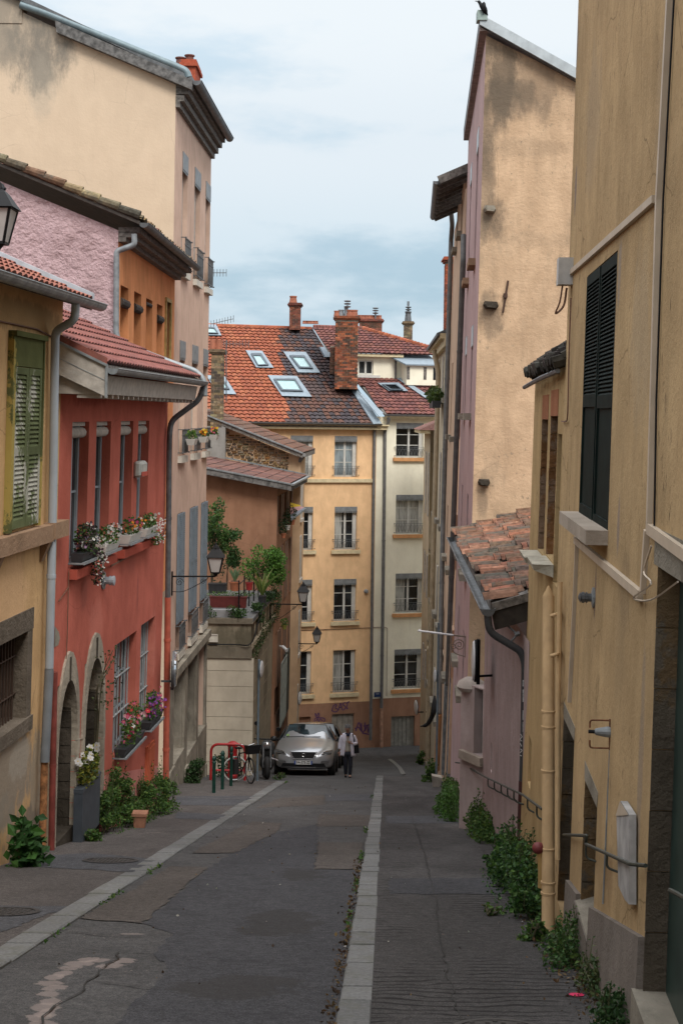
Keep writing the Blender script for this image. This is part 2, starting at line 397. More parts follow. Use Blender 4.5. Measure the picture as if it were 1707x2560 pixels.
def frame_window(fr, root, o, d, fm, gm, cols=2, rows=3, fw=.055, name='window', shift=0.0, open_leaf=False, bar=.03):
    u0, u1, v0, v1 = o[:4]; mb = MB(); n0, n1 = -d - .03, -d + .03
    mb.fbox(fr, u0, u0 + fw, v0, v1, n0, n1); mb.fbox(fr, u1 - fw, u1, v0, v1, n0, n1)
    mb.fbox(fr, u0 + fw, u1 - fw, v0, v0 + fw * 1.4, n0, n1); mb.fbox(fr, u0 + fw, u1 - fw, v1 - fw, v1, n0, n1)
    iu0, iu1, iv0, iv1 = u0 + fw, u1 - fw, v0 + fw * 1.4, v1 - fw
    for c in range(1, cols):
        x = iu0 + (iu1 - iu0) * c / cols; mb.fbox(fr, x - fw * .75, x + fw * .75, iv0, iv1, n0 + .005, n1 + .012)
    for r_ in range(1, rows):
        y = iv0 + (iv1 - iv0) * r_ / rows; mb.fbox(fr, iu0, iu1, y - bar / 2, y + bar / 2, n0 + .01, n1 - .012)
    w = mb.build(name, fm, root)
    g = MB(); g.face(fr.P(iu0, iv0, -d), fr.P(iu1, iv0, -d), fr.P(iu1, iv1, -d), fr.P(iu0, iv1, -d)); g.build('pane', gm, w)
    return w
def pelmet(fr, w, o, h, mat, n=.03):
    u0, u1, v0, v1 = o[:4]; mb = MB(); k = max(4, int((u1 - u0) / .09))
    mb.fbox(fr, u0 + .004, u1 - .004, v1 - h, v1 - .004, n - .02, n)
    for i in range(k):
        a = u0 + (u1 - u0) * i / k; b = u0 + (u1 - u0) * (i + 1) / k; m = (a + b) / 2
        mb.face(fr.P(a, v1 - h, n - .01), fr.P(b, v1 - h, n - .01), fr.P(m + (b - a) * .25, v1 - h - .06, n - .01), fr.P(m - (b - a) * .25, v1 - h - .06, n - .01))
    return mb.build('pelmet', mat, w)
def rail(fr, w, o, h, mat, n=.06, ext=.06, bars=None, name='railing', t=.012, v=None):
    u0, u1, v0, v1 = o[:4]; mb = MB(); v0 = v if v is not None else v0 + .04
    for y in (v0 + .04, v0 + h * .78, v0 + h): mb.beam(fr.P(u0 - ext, y, n), fr.P(u1 + ext, y, n), t, t)
    k = bars or max(5, int((u1 - u0) / .09))
    for i in range(k + 1):
        a = u0 + (u1 - u0) * i / k; mb.beam(fr.P(a, v0 + .04, n), fr.P(a, v0 + h, n), t * .8, t * .8)
        if i < k:
            b = u0 + (u1 - u0) * (i + 1) / k; mb.beam(fr.P(a, v0 + .06, n), fr.P((a + b) / 2, v0 + h * .75, n), t * .6, t * .6); mb.beam(fr.P(b, v0 + .06, n), fr.P((a + b) / 2, v0 + h * .75, n), t * .6, t * .6)
    for a in (u0 - ext, u1 + ext):
        for y in (v0 + .04, v0 + h): mb.beam(fr.P(a, y, n + .01), fr.P(a, y, 0), t, t); mb.ball(fr.P(a, y, n + .02), .022, 6)
    return mb.build(name, mat, w)
def louvre(fr, parent, u0, u1, v0, v1, n, mat, name='shutter', mid=True, slats=None, th=.035, fw=.05, half=None):
    mb = MB(); mb.fbox(fr, u0, u0 + fw, v0, v1, n, n + th); mb.fbox(fr, u1 - fw, u1, v0, v1, n, n + th)
    bands = [v0, v0 + .09, None, v1 - .09, v1]; mb.fbox(fr, u0 + fw, u1 - fw, v0, v0 + .09, n, n + th); mb.fbox(fr, u0 + fw, u1 - fw, v1 - .08, v1, n, n + th)
    vs_ = [v0 + .09, v1 - .08]
    if mid: m = v0 + (v1 - v0) * .45; mb.fbox(fr, u0 + fw, u1 - fw, m, m + .09, n, n + th); segs = [(vs_[0], m), (m + .09, vs_[1])]
    else: segs = [tuple(vs_)]
    if half:
        mb.fbox(fr, u0 + fw, u1 - fw, segs[0][0], segs[0][1], n + .006, n + .02); segs = segs[1:]
    for a, b in segs:
        k = int((b - a) / .05) if slats is None else slats
        for i in range(k):
            y = a + (b - a) * i / k; y2 = y + (b - a) / k
            mb.hexa([fr.P(u0 + fw, y, n + th * .95), fr.P(u1 - fw, y, n + th * .95), fr.P(u1 - fw, y + .006, n + th * .95), fr.P(u0 + fw, y + .006, n + th * .95)],
                    [fr.P(u0 + fw, y2 + .004, n + .004), fr.P(u1 - fw, y2 + .004, n + .004), fr.P(u1 - fw, y2 + .01, n + .004), fr.P(u0 + fw, y2 + .01, n + .004)])
    mb.fbox(fr, u0 + fw * .5, u1 - fw * .5, v0 + .02, v1 - .02, n - .006, n - .001)
    return mb.build(name, mat, parent)
GREENS = [(.055, .115, .025), (.03, .07, .018), (.07, .12, .025), (.02, .05, .015)]
def leaves(mb, c, rad, n, size, greens=GREENS, upward=.3, shape=None):
    c = Vector(c)
    for _ in range(n):
        d = Vector((rnd(-1, 1), rnd(-1, 1), rnd(-1, 1)))
        while d.length > 1: d = Vector((rnd(-1, 1), rnd(-1, 1), rnd(-1, 1)))
        if d.length < .55 and random.random() < .6: d = d.normalized() * rnd(.55, 1)
        p = c + Vector((d.x * rad[0], d.y * rad[1], d.z * rad[2]))
        leaf(mb, p, size * rnd(.6, 1.3), vary(random.choice(greens), .25), upward)
def leaf(mb, p, s, col, upward=.3, ln=1.0):
    a = Vector((rnd(-1, 1), rnd(-1, 1), rnd(-.6, .9))).normalized(); b = a.orthogonal()
    b = (b + a.cross(b) * rnd(-2, 2) + Vector((0, 0, upward * 0))).normalized()
    a *= s * ln; b *= s * .34; up_ = a.cross(b).normalized() * s * .12
    mb.col = col; mb.face(p, p + a * .5 + b + up_, p + a, p + a * .5 - b + up_)
def petals(mb, p, r, col, k=5):
    ax = Vector((rnd(-.2, 1), rnd(-1, -.3), rnd(-.2, .8))).normalized(); a1 = ax.orthogonal().normalized(); a2 = ax.cross(a1); mb.col = col
    for j in range(k):
        t = 2 * math.pi * j / k; d = a1 * math.cos(t) + a2 * math.sin(t); e = ax.cross(d)
        mb.face(p, p + d * r * .6 + e * r * .4 + ax * r * .1, p + d * r + ax * r * .15, p + d * r * .6 - e * r * .4 + ax * r * .1)
    mb.col = (.7, .5, .08); mb.face(*[p + ax * r * .12 + (a1 * math.cos(t) + a2 * math.sin(t)) * r * .2 for t in (0, 1.57, 3.14, 4.71)])
def text_mesh(s, fr, u, v, n, size, mat, parent, name='lettering', width=None, bold=.0, mirror=False):
    cu = bpy.data.curves.new('txt', 'FONT'); cu.body = s; cu.size = size; cu.align_x = 'CENTER'; cu.align_y = 'CENTER'; cu.offset = bold
    o = bpy.data.objects.new('txt', cu); C.objects.link(o)
    dg = bpy.context.evaluated_depsgraph_get(); me = bpy.data.meshes.new_from_object(o.evaluated_get(dg))
    bpy.data.objects.remove(o)
    rl = rootloc(parent); xs = [q.co.x for q in me.vertices]; wk = 1.0
    if width and xs: wk = width / (max(xs) - min(xs))
    for q in me.vertices:
        q.co = fr.P(u + q.co.x * wk * (-1 if mirror else 1), v + q.co.y, n) - rl
    me.materials.clear(); me.materials.append(mat); ob = bpy.data.objects.new(name, me); C.objects.link(ob); ob.parent = parent
    return ob
def lean_poly(P, y): return P
# ================================================================ GROUND
def ghp(px, py, h=0.0):
    r = ray(px, py); t = (-1.75 + h) / (r.z + SL); return r * t
RD = -0.022                     # the carriageway lies a little below the pavements
def asphalt(name, col, var=.22, grain=1.0, groove=0.0, blotch=None):
    m, nt, b = newmat(name)
    t = nt.nodes.new('ShaderNodeTexCoord')
    broad = ramp(nt, _noise(nt, .35, 6, (1, .5, 1), rough=.65), [(.3, (0, 0, 0)), (.7, (1, 1, 1))])
    c = _mix(nt, broad, mulc(col, 1 - var), mulc(col, 1 + var))
    g = ramp(nt, _noise(nt, 90, 3, rough=.8), [(.33, (.4, .4, .4)), (.5, (1, 1, 1)), (.66, (2.1, 2.05, 2.0))], 'LINEAR')
    c = _mix(nt, .75 * grain, c, _mix(nt, 1.0, c, g, 'MULTIPLY'))
    g2 = ramp(nt, _noise(nt, 17, 6, rough=.8, loc=(4, 1, 0)), [(.36, (.62, .62, .62)), (.52, (1, 1, 1)), (.66, (1.35, 1.33, 1.3))], 'LINEAR')
    c = _mix(nt, .8, c, _mix(nt, 1.0, c, g2, 'MULTIPLY'))
    s = ramp(nt, _noise(nt, 2.4, 8, rough=.75, loc=(3, 3, 3)), [(.52, (0, 0, 0)), (.62, (1, 1, 1))])
    c = _mix(nt, mth('MULTIPLY', s, .45, nt), c, blotch or mulc(col, .6))
    cr = ramp(nt, _noise(nt, 1.1, 9, rough=.8, loc=(8, 1, 0)), [(.497, (0, 0, 0)), (.5, (1, 1, 1)), (.503, (0, 0, 0))], 'LINEAR')
    c = _mix(nt, mth('MULTIPLY', cr, .6, nt), c, (.02, .02, .018))
    h = _noise(nt, 70, 4, rough=.8)
    if groove:
        wv = nt.nodes.new('ShaderNodeTexWave'); wv.bands_direction = 'Y'; wv.inputs['Scale'].default_value = 2.4
        wv.inputs['Distortion'].default_value = 7.0; wv.inputs['Detail'].default_value = 4; wv.inputs['Detail Scale'].default_value = 1.0
        nt.links.new(t.outputs['Object'], wv.inputs[0])
        gr = ramp(nt, wv.outputs[0], [(.0, (0, 0, 0)), (.22, (1, 1, 1))])
        gate = ramp(nt, _noise(nt, .8, 4, (2, .6, 1), loc=(1, 9, 0)), [(.42, (0, 0, 0)), (.58, (1, 1, 1))])
        k = mth('MULTIPLY', mth('SUBTRACT', 1, gr, nt), gate, nt)
        c = _mix(nt, mth('MULTIPLY', k, groove, nt), c, mulc(col, .3)); h = mth('SUBTRACT', h, mth('MULTIPLY', k, 3.0, nt), nt)
    nt.links.new(c, b.inputs['Base Color']); b.inputs['Roughness'].default_value = .88; b.inputs['Specular IOR Level'].default_value = .08
    bp = nt.nodes.new('ShaderNodeBump'); bp.inputs['Strength'].default_value = .5; bp.inputs['Distance'].default_value = .012
    nt.links.new(h, bp.inputs['Height']); nt.links.new(bp.outputs[0], b.inputs['Normal'])
    return m
M_road = asphalt('old_asphalt', (.083, .081, .081)); M_dark = asphalt('newer_asphalt', (.064, .064, .069), .14)
M_pave = asphalt('pavement_asphalt', (.098, .088, .084), .22); M_paver = asphalt('grooved_pavement', (.08, .076, .075), .3, groove=.95)
M_brown = asphalt('brown_asphalt', (.092, .081, .074), .2); M_grey = asphalt('grey_asphalt', (.082, .083, .090), .15)
KD = .0345
def strip(name, mat, xa, xb, ya, yb, h, n=14, kind='structure'):
    mb = MB()
    for i in range(n):
        y0 = ya + (yb - ya) * i / n; y1 = ya + (yb - ya) * (i + 1) / n
        mb.face((xa(y0), y0, gz(y0) + h), (xb(y0), y0, gz(y0) + h), (xb(y1), y1, gz(y1) + h), (xa(y1), y1, gz(y1) + h))
    return mb.build(name, mat, kind=kind)
a = ghp(131, 2334); KL = lambda y, a=a: a.x + KD * (y - a.y)
a2 = ghp(245, 2219); KL2 = lambda y, a=a2: a.x + KD * (y - a.y)
b1 = ghp(858, 2450); KR = lambda y, a=b1: a.x + KD * (y - a.y)
b2 = ghp(935, 2450); KR2 = lambda y, a=b2: a.x + KD * (y - a.y)
# one sheet of terrain to the horizon
mb = MB(); ys = [-60, 10, 30, 50, 58.5, 68.5, 120, 400, 1500]
for y0, y1 in zip(ys, ys[1:]):
    mb.face((-900, y0, gz(y0) - .2), (900, y0, gz(y0) - .2), (900, y1, gz(y1) - .2), (-900, y1, gz(y1) - .2))
mb.build('ground', M_brown, kind='structure')
strip('road', M_road, lambda y: -6 if y > 37.2 else KL(y) - .02, lambda y: KR(y) + .02, -25, 37.2, RD, 16)
strip('road', M_road, lambda y: -12, lambda y: 14, 37.2, 72, RD, 12)
strip('pavement', M_pave, lambda y: -9, lambda y: KL2(y) + .01, -25, 37.2, 0, 16)
strip('pavement', M_paver, lambda y: KR2(y) - .01, lambda y: 5, -25, 41.5, 0, 16)
mb = MB(); mb.face((-9, 37.2, gz(37.2)), (KL(37.2), 37.2, gz(37.2)), (KL(37.2), 37.2, gz(37.2) + RD - .05), (-9, 37.2, gz(37.2) + RD - .05))
mb.face((KR(41.5), 41.5, gz(41.5)), (5, 41.5, gz(41.5)), (5, 41.5, gz(41.5) + RD - .05), (KR(41.5), 41.5, gz(41.5) + RD - .05))
mb.build('pavement_edge', M_pave, kind='structure')
# kerb stones: granite, uneven lengths
M_kerb = tinted('kerb_granite', rough=.8, nscale=35, k=.35, lich=(.12, .12, .09), lamt=.4)
def kerb(xa, xb, ya, yb, name):
    mb = MB(); y = ya
    while y < yb:
        l = min(rnd(.45, 1.05), yb - y + .01); y1 = y + l - .012; k = rnd(.82, 1.15)
        mb.col = (.20 * k, .20 * k, .197 * k); h = rnd(.001, .008); j = rnd(-.008, .008)
        lo = [(xa(y) + j, y, gz(y) - .2), (xb(y) + j, y, gz(y) - .2), (xb(y1) + j, y1, gz(y1) - .2), (xa(y1) + j, y1, gz(y1) - .2)]
        mid = [(x, yy, gz(yy) + h - .012) for x, yy, _ in lo]; e = .012
        top = [(x + (e if q in (0, 3) else -e), yy + (e * .6 if q < 2 else -e * .6), gz(yy) + h) for q, (x, yy, _) in enumerate(mid)]
        mb.hexa(lo, mid); mb.hexa(mid, top); y += l
    return mb.build(name, M_kerb, kind='structure')
kerb(lambda y: KL2(y), lambda y: KL(y), .6, 37.2, 'kerb')
kerb(lambda y: KR(y), lambda y: KR2(y), .6, 41.5, 'kerb')
# repairs and stains on the carriageway and pavements: thin sheets
def sheet(name, mat, pts, h, kind='structure'):
    mb = MB(); q = [ghp(x, y, h) for x, y in pts]
    # subdivide the outline so that edges are a little ragged
    out = []
    for p, r in zip(q, q[1:] + q[:1]):
        n = max(2, int((r - p).length / .12))
        for i in range(n):
            t = i / n; s = p + (r - p) * t
            if i: s = s + Vector((rnd(-.03, .03), rnd(-.045, .045), 0)); s.z = -1.75 + h - SL * s.y
            out.append(s)
    mb.face(*out); return mb.build(name, mat, kind=kind)
sheet('asphalt_patch', M_dark, [(250, 2600), (421, 2423), (383, 2385), (434, 2334), (357, 2308), (523, 2168), (583, 2132), (694, 2080), (794, 2060), (794, 2104), (784, 2174), (898, 2174), (845, 2600)], RD + .004)
sheet('asphalt_patch', M_brown, [(630, 2053), (706, 2058), (690, 2081), (586, 2132), (480, 2132), (560, 2090)], RD + .008)
sheet('asphalt_patch', M_brown, [(427, 2165), (519, 2168), (357, 2308), (200, 2295), (330, 2225)], RD + .008)
sheet('asphalt_patch', M_brown, [(800, 2035), (930, 2038), (925, 2066), (790, 2066)], RD + .004)
sheet('asphalt_patch', M_grey, [(812, 1985), (935, 1985), (933, 2002), (815, 2002)], RD + .004)
sheet('asphalt_patch', M_brown, [(700, 1995), (812, 1988), (812, 2012), (640, 2020)], RD + .004)
sheet('asphalt_patch', M_brown, [(797, 2106), (908, 2106), (895, 2172), (786, 2172)], RD + .0085)
sheet('asphalt_patch', M_grey, [(220, 2132), (398, 2148), (330, 2180), (70, 2165), (100, 2140)], .004)
sheet('asphalt_patch', M_grey, [(-40, 2262), (170, 2266), (-40, 2350)], .004)
sheet('asphalt_patch', M_grey, [(440, 1990), (640, 1990), (585, 2014), (437, 2012)], .004)
sheet('asphalt_patch', M_grey, [(440, 2030), (565, 2036), (540, 2050), (437, 2046)], .004)
sheet('asphalt_patch', M_dark, [(972, 2195), (1330, 2195), (1350, 2235), (972, 2235)], .004)
sheet('asphalt_patch', M_grey, [(965, 2040), (1150, 2038), (1160, 2058), (964, 2058)], .004)
M_groove = plain('pavement_joint', (.028, .026, .024), .9)
def line_marks(name, mat, lines, wd, h, kind='structure', jit=0.0):
    mb = MB()
    for pts in lines:
        q = [ghp(x, y, h) for x, y in pts]; r = []
        for p, s in zip(q, q[1:]):
            n = max(1, int((s - p).length / .12))
            for i in range(n): r.append(p + (s - p) * i / n + Vector((rnd(-jit, jit), rnd(-jit, jit), 0)))
        r.append(q[-1])
        for p, s in zip(r, r[1:]):
            d = (s - p); d.z = 0; d.normalize(); e = Vector((-d.y, d.x, 0)) * wd * rnd(.5, 1.2) / 2
            f = [p - e, s - e, s + e, p + e]
            for z in f: z.z = -1.75 + h - SL * z.y
            mb.face(*f)
    return mb.build(name, mat, kind=kind)
line_marks('pavement_joints', M_groove, [[(1028, 2040), (1060, 2130), (1090, 2260), (1105, 2380), (1150, 2560)], [(968, 2075), (1230, 2068)], [(962, 2030), (1140, 2030)], [(975, 2190), (1330, 2188)]], .011, .006, jit=.02)
line_marks('asphalt_crack', M_groove, [[(306, 2378), (236, 2442), (178, 2493), (121, 2538), (90, 2570)], [(306, 2378), (380, 2380)], [(180, 2328), (300, 2340), (434, 2334)], [(274, 2455), (400, 2470)]], .014, RD + .012, jit=.035)
M_paint = plain('worn_pale_paint', (.20, .165, .15), .9, var=.5, scale=40)
def blots(name, mat, lines, spread, size, dens, h):
    mb = MB()
    for pts in lines:
        q = [ghp(x, y, h) for x, y in pts]
        for p, r in zip(q, q[1:]):
            for _ in range(max(1, int((r - p).length * dens))):
                c = p.lerp(r, random.random()) + Vector((random.gauss(0, spread), random.gauss(0, spread), 0)); k = random.randint(5, 7); sz = size * rnd(.3, 1.2) ; f = []
                for a in range(k): t = 6.283 * a / k; f.append(Vector((c.x + math.cos(t) * sz * rnd(.5, 1.3), c.y + math.sin(t) * sz * rnd(.4, 1.0), 0)))
                for v_ in f: v_.z = -1.75 + h - SL * v_.y
                mb.face(*f)
    return mb.build(name, mat, kind='structure')
def hblot(m, P, rx, ry, col, amt, seed, ns=9.0):
    nt = m.node_tree; b = nt.nodes['Principled BSDF']; old = b.inputs['Base Color'].links[0].from_socket
    t = nt.nodes.new('ShaderNodeTexCoord'); s = nt.nodes.new('ShaderNodeSeparateXYZ'); nt.links.new(t.outputs['Object'], s.inputs[0])
    dx = mth('DIVIDE', mth('SUBTRACT', s.outputs[0], P.x, nt), rx, nt); dy = mth('DIVIDE', mth('SUBTRACT', s.outputs[1], P.y, nt), ry, nt)
    r2 = mth('ADD', mth('MULTIPLY', dx, dx, nt), mth('MULTIPLY', dy, dy, nt), nt)
    f = mth('SUBTRACT', mth('MULTIPLY', _noise(nt, ns, 6, (1, 1, 1), rough=.75, loc=(seed, 3, 1)), 2.2, nt), r2, nt)
    f = ramp(nt, f, [(.62, (0, 0, 0)), (.8, (1, 1, 1))]); nt.links.new(_mix(nt, mth('MULTIPLY', f, amt, nt), old, col), b.inputs['Base Color'])
PNT = (.33, .27, .245)
path_ = [(312, 2394), (276, 2407), (250, 2394), (223, 2391), (200, 2402), (176, 2412), (160, 2426), (140, 2434), (124, 2450), (140, 2462), (122, 2476), (128, 2494), (112, 2508), (116, 2524), (98, 2534), (108, 2550), (92, 2566)]
for n_, (x, y) in enumerate(path_): hblot(M_road, ghp(x, y), rnd(.09, .15), rnd(.12, .2), PNT, .5, n_ * 2.3, 7.0)
hblot(M_road, ghp(330, 2328), .16, .06, PNT, .4, 50)
for n_, (x, y, rx, ry) in enumerate(((700, 2300, .5, 1.2), (600, 2460, .7, .6), (760, 2180, .4, 1.0))): hblot(M_dark, ghp(x, y), rx, ry, (.045, .042, .04), .6, n_ + 30, 2.5)
blots('road_paint_specks', M_paint, [[(180, 2328), (330, 2350)], [(260, 2415), (380, 2420)]], .08, .012, 30, RD + .013)
line_marks('pavement_paint_marks', M_paint, [[(366, 2082), (400, 2081)], [(440, 1992), (560, 1996), (640, 1994)]], .05, .008, jit=.01)
# manhole covers
M_iron = plain('cast_iron', (.055, .05, .047), .6, .3, var=.3, scale=30, bump=.3)
def manhole(px, py, r, label, h):
    c = ghp(px, py, h); mb = MB(); k = 28
    def P(rr, a, z=0):
        x = c.x + rr * math.cos(a); y = c.y + rr * math.sin(a); return Vector((x, y, -1.75 + h - SL * y + z))
    for j in range(k):
        a0 = 2 * math.pi * j / k; a1 = 2 * math.pi * (j + 1) / k
        mb.face(P(r * .84, a0, .006), P(r, a0, .006), P(r, a1, .006), P(r * .84, a1, .006))
        mb.face(P(0, a0, .002), P(r * .82, a0, .002), P(r * .82, a1, .002))
    o = mb.build('manhole_cover', M_iron, origin=c)
    tag(o, label, 'manhole'); mb = MB()
    n = int(r / .045)
    for i in range(-n, n + 1):
        for j in range(-n, n + 1):
            x, y = i * .045, j * .045
            if math.hypot(x, y) > r * .76 or (i + j) % 2: continue
            p = P(math.hypot(x, y), math.atan2(y, x), .003); mb.hexa([p + Vector((sx * .015, sy * .015, -SL * sy * .015)) for sx, sy in ((-1, -1), (1, -1), (1, 1), (-1, 1))], [p + Vector((sx * .012, sy * .012, .006 - SL * sy * .012)) for sx, sy in ((-1, -1), (1, -1), (1, 1), (-1, 1))])
    mb.build('stud_pattern', M_iron, o)
manhole(277, 2151, .33, 'round iron manhole cover in the grey patch before the stone arches', .006)
manhole(20, 2279, .28, 'small round iron cover at the very left edge of the pavement', .006)
manhole(1245, 2572, .26, 'patterned round iron manhole cover at the bottom of the right pavement', .006)
# raised pavement along the foot of the far facades
XC = (935 - CX) / F * 61
FCc = Fr((XC, 61, 0), (1, .3, 0), 1)
mb = MB()
for u0, u1 in ((-9, -3), (-3, 0), (0, 3), (3, 7)):
    g0 = -14.30 - .1 * (u0 / 3 if u0 > 0 else 0); g1 = -14.30 - .1 * (u1 / 3 if u1 > 0 else 0)
    mb.hexa([FCc.P(u0, -15.5, 1.0), FCc.P(u1, -15.5, 1.0), FCc.P(u1, -15.5, -.1), FCc.P(u0, -15.5, -.1)], [FCc.P(u0, g0 - .18, 1.0), FCc.P(u1, g1 - .18, 1.0), FCc.P(u1, g1 - .1, -.1), FCc.P(u0, g0 - .1, -.1)])
mb.build('pavement', M_pave, kind='structure')
mb = MB(); mb.col = (.2, .195, .185)
for i in range(14):
    u0 = -9 + i * 1.1; g0 = -14.48 - (.033 * max(0, u0)); mb.fbox(FCc, u0, u0 + 1.08, g0 - .3, g0 + .012, 1.0, 1.16)
mb.build('kerb', M_kerb, kind='structure')
# short curved kerb island at the end of the right pavement
mb = MB(); q = [ghp(969, 1898), ghp(982, 1908), ghp(994, 1920), ghp(1003, 1936)]
for p, s in zip(q, q[1:]):
    mb.col = vary((.21, .205, .195), .12); e = Vector((.13, .1, 0)); mb.hexa([p - Vector((0, 0, .2)), p + e - Vector((0, 0, .2)), s + e - Vector((0, 0, .2)), s - Vector((0, 0, .2))], [p, p + e, s + e, s])
mb.build('kerb', M_kerb, kind='structure')
# ================================================================ SHARED MATERIALS
M_zinc = plain('weathered_zinc', (.24, .26, .27), .5, .25, var=.25, scale=8)
M_zincd = plain('dark_zinc', (.12, .125, .13), .55, .3, var=.3, scale=7)
M_pvc = plain('grey_plastic', (.33, .36, .39), .45, 0, var=.1, scale=2)
M_pvcd = plain('dark_grey_plastic', (.16, .17, .18), .5, 0, var=.2, scale=3)
M_wood = plain('weathered_wood', (.15, .135, .12), .85, 0, var=.5, scale=12, bump=.4)
M_woodp = plain('grey_painted_board', (.42, .385, .34), .8, 0, var=.18, scale=9, bump=.2)
M_white = plain('white_paint', (.62, .62, .6), .6, var=.1)
M_offwhite = plain('cream_paint', (.55, .52, .45), .7, var=.15)
M_black = plain('black_iron', (.009, .009, .01), .55, .2, var=.2, spec=.25)
M_glass = glassy('dark_window_glass'); M_lace = glassy('lace_curtain_glass', curtain=(.28, .33, .35), rough=.3)
M_glassw = glassy('pale_curtain_glass', curtain=(.42, .42, .39), rough=.3)
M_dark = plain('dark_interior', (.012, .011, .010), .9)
M_stone = plaster('grey_stone', (.3, .27, .22), var=.3, streak=.5, stain=.7, bump=.6, bscale=22, sscale=1.6, dirt=(.06, .055, .045))
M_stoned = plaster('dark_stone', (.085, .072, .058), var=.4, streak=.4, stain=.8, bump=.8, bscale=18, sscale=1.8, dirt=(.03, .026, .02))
M_cable = plain('brown_cable', (.16, .08, .05), .7)
M_tilemech = tinted('clay_tiles', .82, 10, .4, lich=(.12, .08, .07), lamt=.35)
M_tileold = tinted('old_clay_tiles', .92, 12, .55, lich=(.10, .10, .085), lamt=.65)
M_leaf = tinted('foliage', .6, 20, .2, trans=.25, spec=.3)
M_petal = tinted('flower_petals', .7, 20, .1, trans=.3)
M_soil = plain('soil', (.04, .03, .022), .95)
def tilecol(base, k=.2):
    return lambda i, j: vary(random.choice(base), k)

def on(fr, px, py, n=.08): return fr.P(*fr.hit(px, py, n), n)
# ================================================================ OCHRE HOUSE, near left
DL = Vector((.0735, 1, 0)).normalized()
FL = Fr((-3.53, 18.3, 0), DL, 1, lean=.012)
uE = FL.hit(155, 900)[0]
M_ochre = plaster('ochre_render', (.60, .385, .195), var=.12, crack=.5, fine=.25, streak=.3, stain=.12, dirt=(.22, .13, .07), patch=(.36, .29, .2), patch_amt=.9, pz=2.4, bump=.25)
ho = thing('ochre_house', 'ochre rendered house with green louvred shutters at the left edge of the photo', 'house', (-4.2, 15, gz(15)))
sh = FL.op(22, 92, 850, 1330)                                  # shuttered window
gr = FL.op(-60, 64, 1640, 1885)                                # barred window
vtop = FL.hit(130, 745)[1]
U0 = -15.0
mb = MB(); mb.wall(FL, U0 - 26, uE, lambda u: FL.gv(u) - .3, vtop, [(sh[0], sh[1], sh[2], sh[3]), (gr[0], gr[1], gr[2], gr[3])], .28)
mb.face(FL.P(uE, FL.gv(uE) - .5, 0), FL.P(uE, FL.gv(uE) - .5, -6), FL.P(uE, vtop + 2.4, -6), FL.P(uE, vtop, 0))
mb.build('wall', M_ochre, ho)
# roof: eave above the gutter, rising away from the street
e0 = FL.P(U0, vtop + .02, .34); e1 = FL.P(uE + .12, vtop + .02, .34); Sr = Vector((-1, .07, .43)).normalized()
M_rt = [(.34, .13, .09), (.3, .12, .09), (.37, .15, .11)]
tile_roof(ho, M_tilemech, e0, e1 - e0, Sr, int((e1 - e0).length / .2), 17, .2, .36, .035, tilecol(M_rt, .12), lift=.025)
mb = MB(); mb.hexa([e0 - Vector((0, 0, .12)), e1 - Vector((0, 0, .12)), e1 + Sr * 6 - Vector((0, 0, .12)), e0 + Sr * 6 - Vector((0, 0, .12))], [e0 - Vector((0, 0, .02)), e1 - Vector((0, 0, .02)), e1 + Sr * 6 - Vector((0, 0, .02)), e0 + Sr * 6 - Vector((0, 0, .02))])
mb.build('eave_boards', M_wood, ho)
mb = MB(); z_ = Vector((0, 0, 1)); b0 = e1 + Vector((0, .02, .03)); b1_ = b0 + Sr * 6
mb.hexa([b0, b0 + DL * .1, b1_ + DL * .1, b1_], [b0 + z_ * .075, b0 + DL * .1 + z_ * .075, b1_ + DL * .1 + z_ * .075, b1_ + z_ * .075]); mb.build('verge_flashing', plain('pale_zinc', (.45, .5, .54), .5, .2), ho)
g0 = FL.P(U0, vtop - .02, .42); g1 = FL.P(uE + .26, vtop - .02, .42)
gutter(ho, M_zinc, g0, g1, .085, joints=.42)
Yp = FL.P(uE, 0).y
pp = [on(FL, 191, 742, .4), on(FL, 188, 800, .38), on(FL, 139, 828, .09), on(FL, 134, 1200, .09), on(FL, 124, 1670, .09)]
pipe(ho, M_pvc, pp, .052, rb=.09)
pipe(ho, M_pvcd, [on(FL, 124, 1672, .09), on(FL, 113, 1905, .09)], .056, name='lower_downpipe', collars=9)
pipe(ho, plain('rusty_pipe', (.3, .13, .05), .85, var=.5, scale=14, bump=.4), [on(FL, 112, 1900, .08), on(FL, 112, 1915, .08), on(FL, 106, 2128, .08)], .045, name='cast_iron_pipe', collars=9)
mb = MB(); mb.tube([FL.P(U0, vtop - .42, .02), FL.P(uE - 1.2, vtop - .42, .02), FL.P(uE - .3, vtop - .5, .02), FL.P(uE - .22, vtop - .6, .02), FL.P(uE - .22, -.4, .02), FL.P(uE - .18, -3.2, .02)], .012, 5); mb.build('cable', M_cable, ho)
# green shutters in a green frame, paint peeling
M_gsh = plaster('peeling_green_paint', (.12, .13, .055), var=.25, streak=.3, patch=(.4, .3, .09), patch_amt=.8, bump=.15)
M_gsl = plaster('peeling_green_slats', (.13, .15, .075), var=.3, streak=.2, patch=(.44, .42, .37), patch_amt=.75, sscale=2.2, bump=.15)
su0, su1, sv0, sv1 = sh[:4]
mb = MB(); t = .09
mb.fbox(FL, su0 - .1, su0, sv0, sv1 + .07, -.12, .07); mb.fbox(FL, su1, su1 + .04, sv0, sv1 + .07, -.12, .07); mb.fbox(FL, su0, su1, sv1 - .28, sv1 + .05, -.02, .055); mb.fbox(FL, su0 - .1, su1 + .05, sv1 + .05, sv1 + .11, -.02, .1)
shf = mb.build('shutter_frame', M_gsh, ho)
um = (su0 + su1) / 2
for a, b in ((su0 + .01, um - .008), (um + .008, su1 - .01)):
    louvre(FL, shf, a, b, sv0 + .03, sv1 - .29, .02, M_gsl, fw=.075)
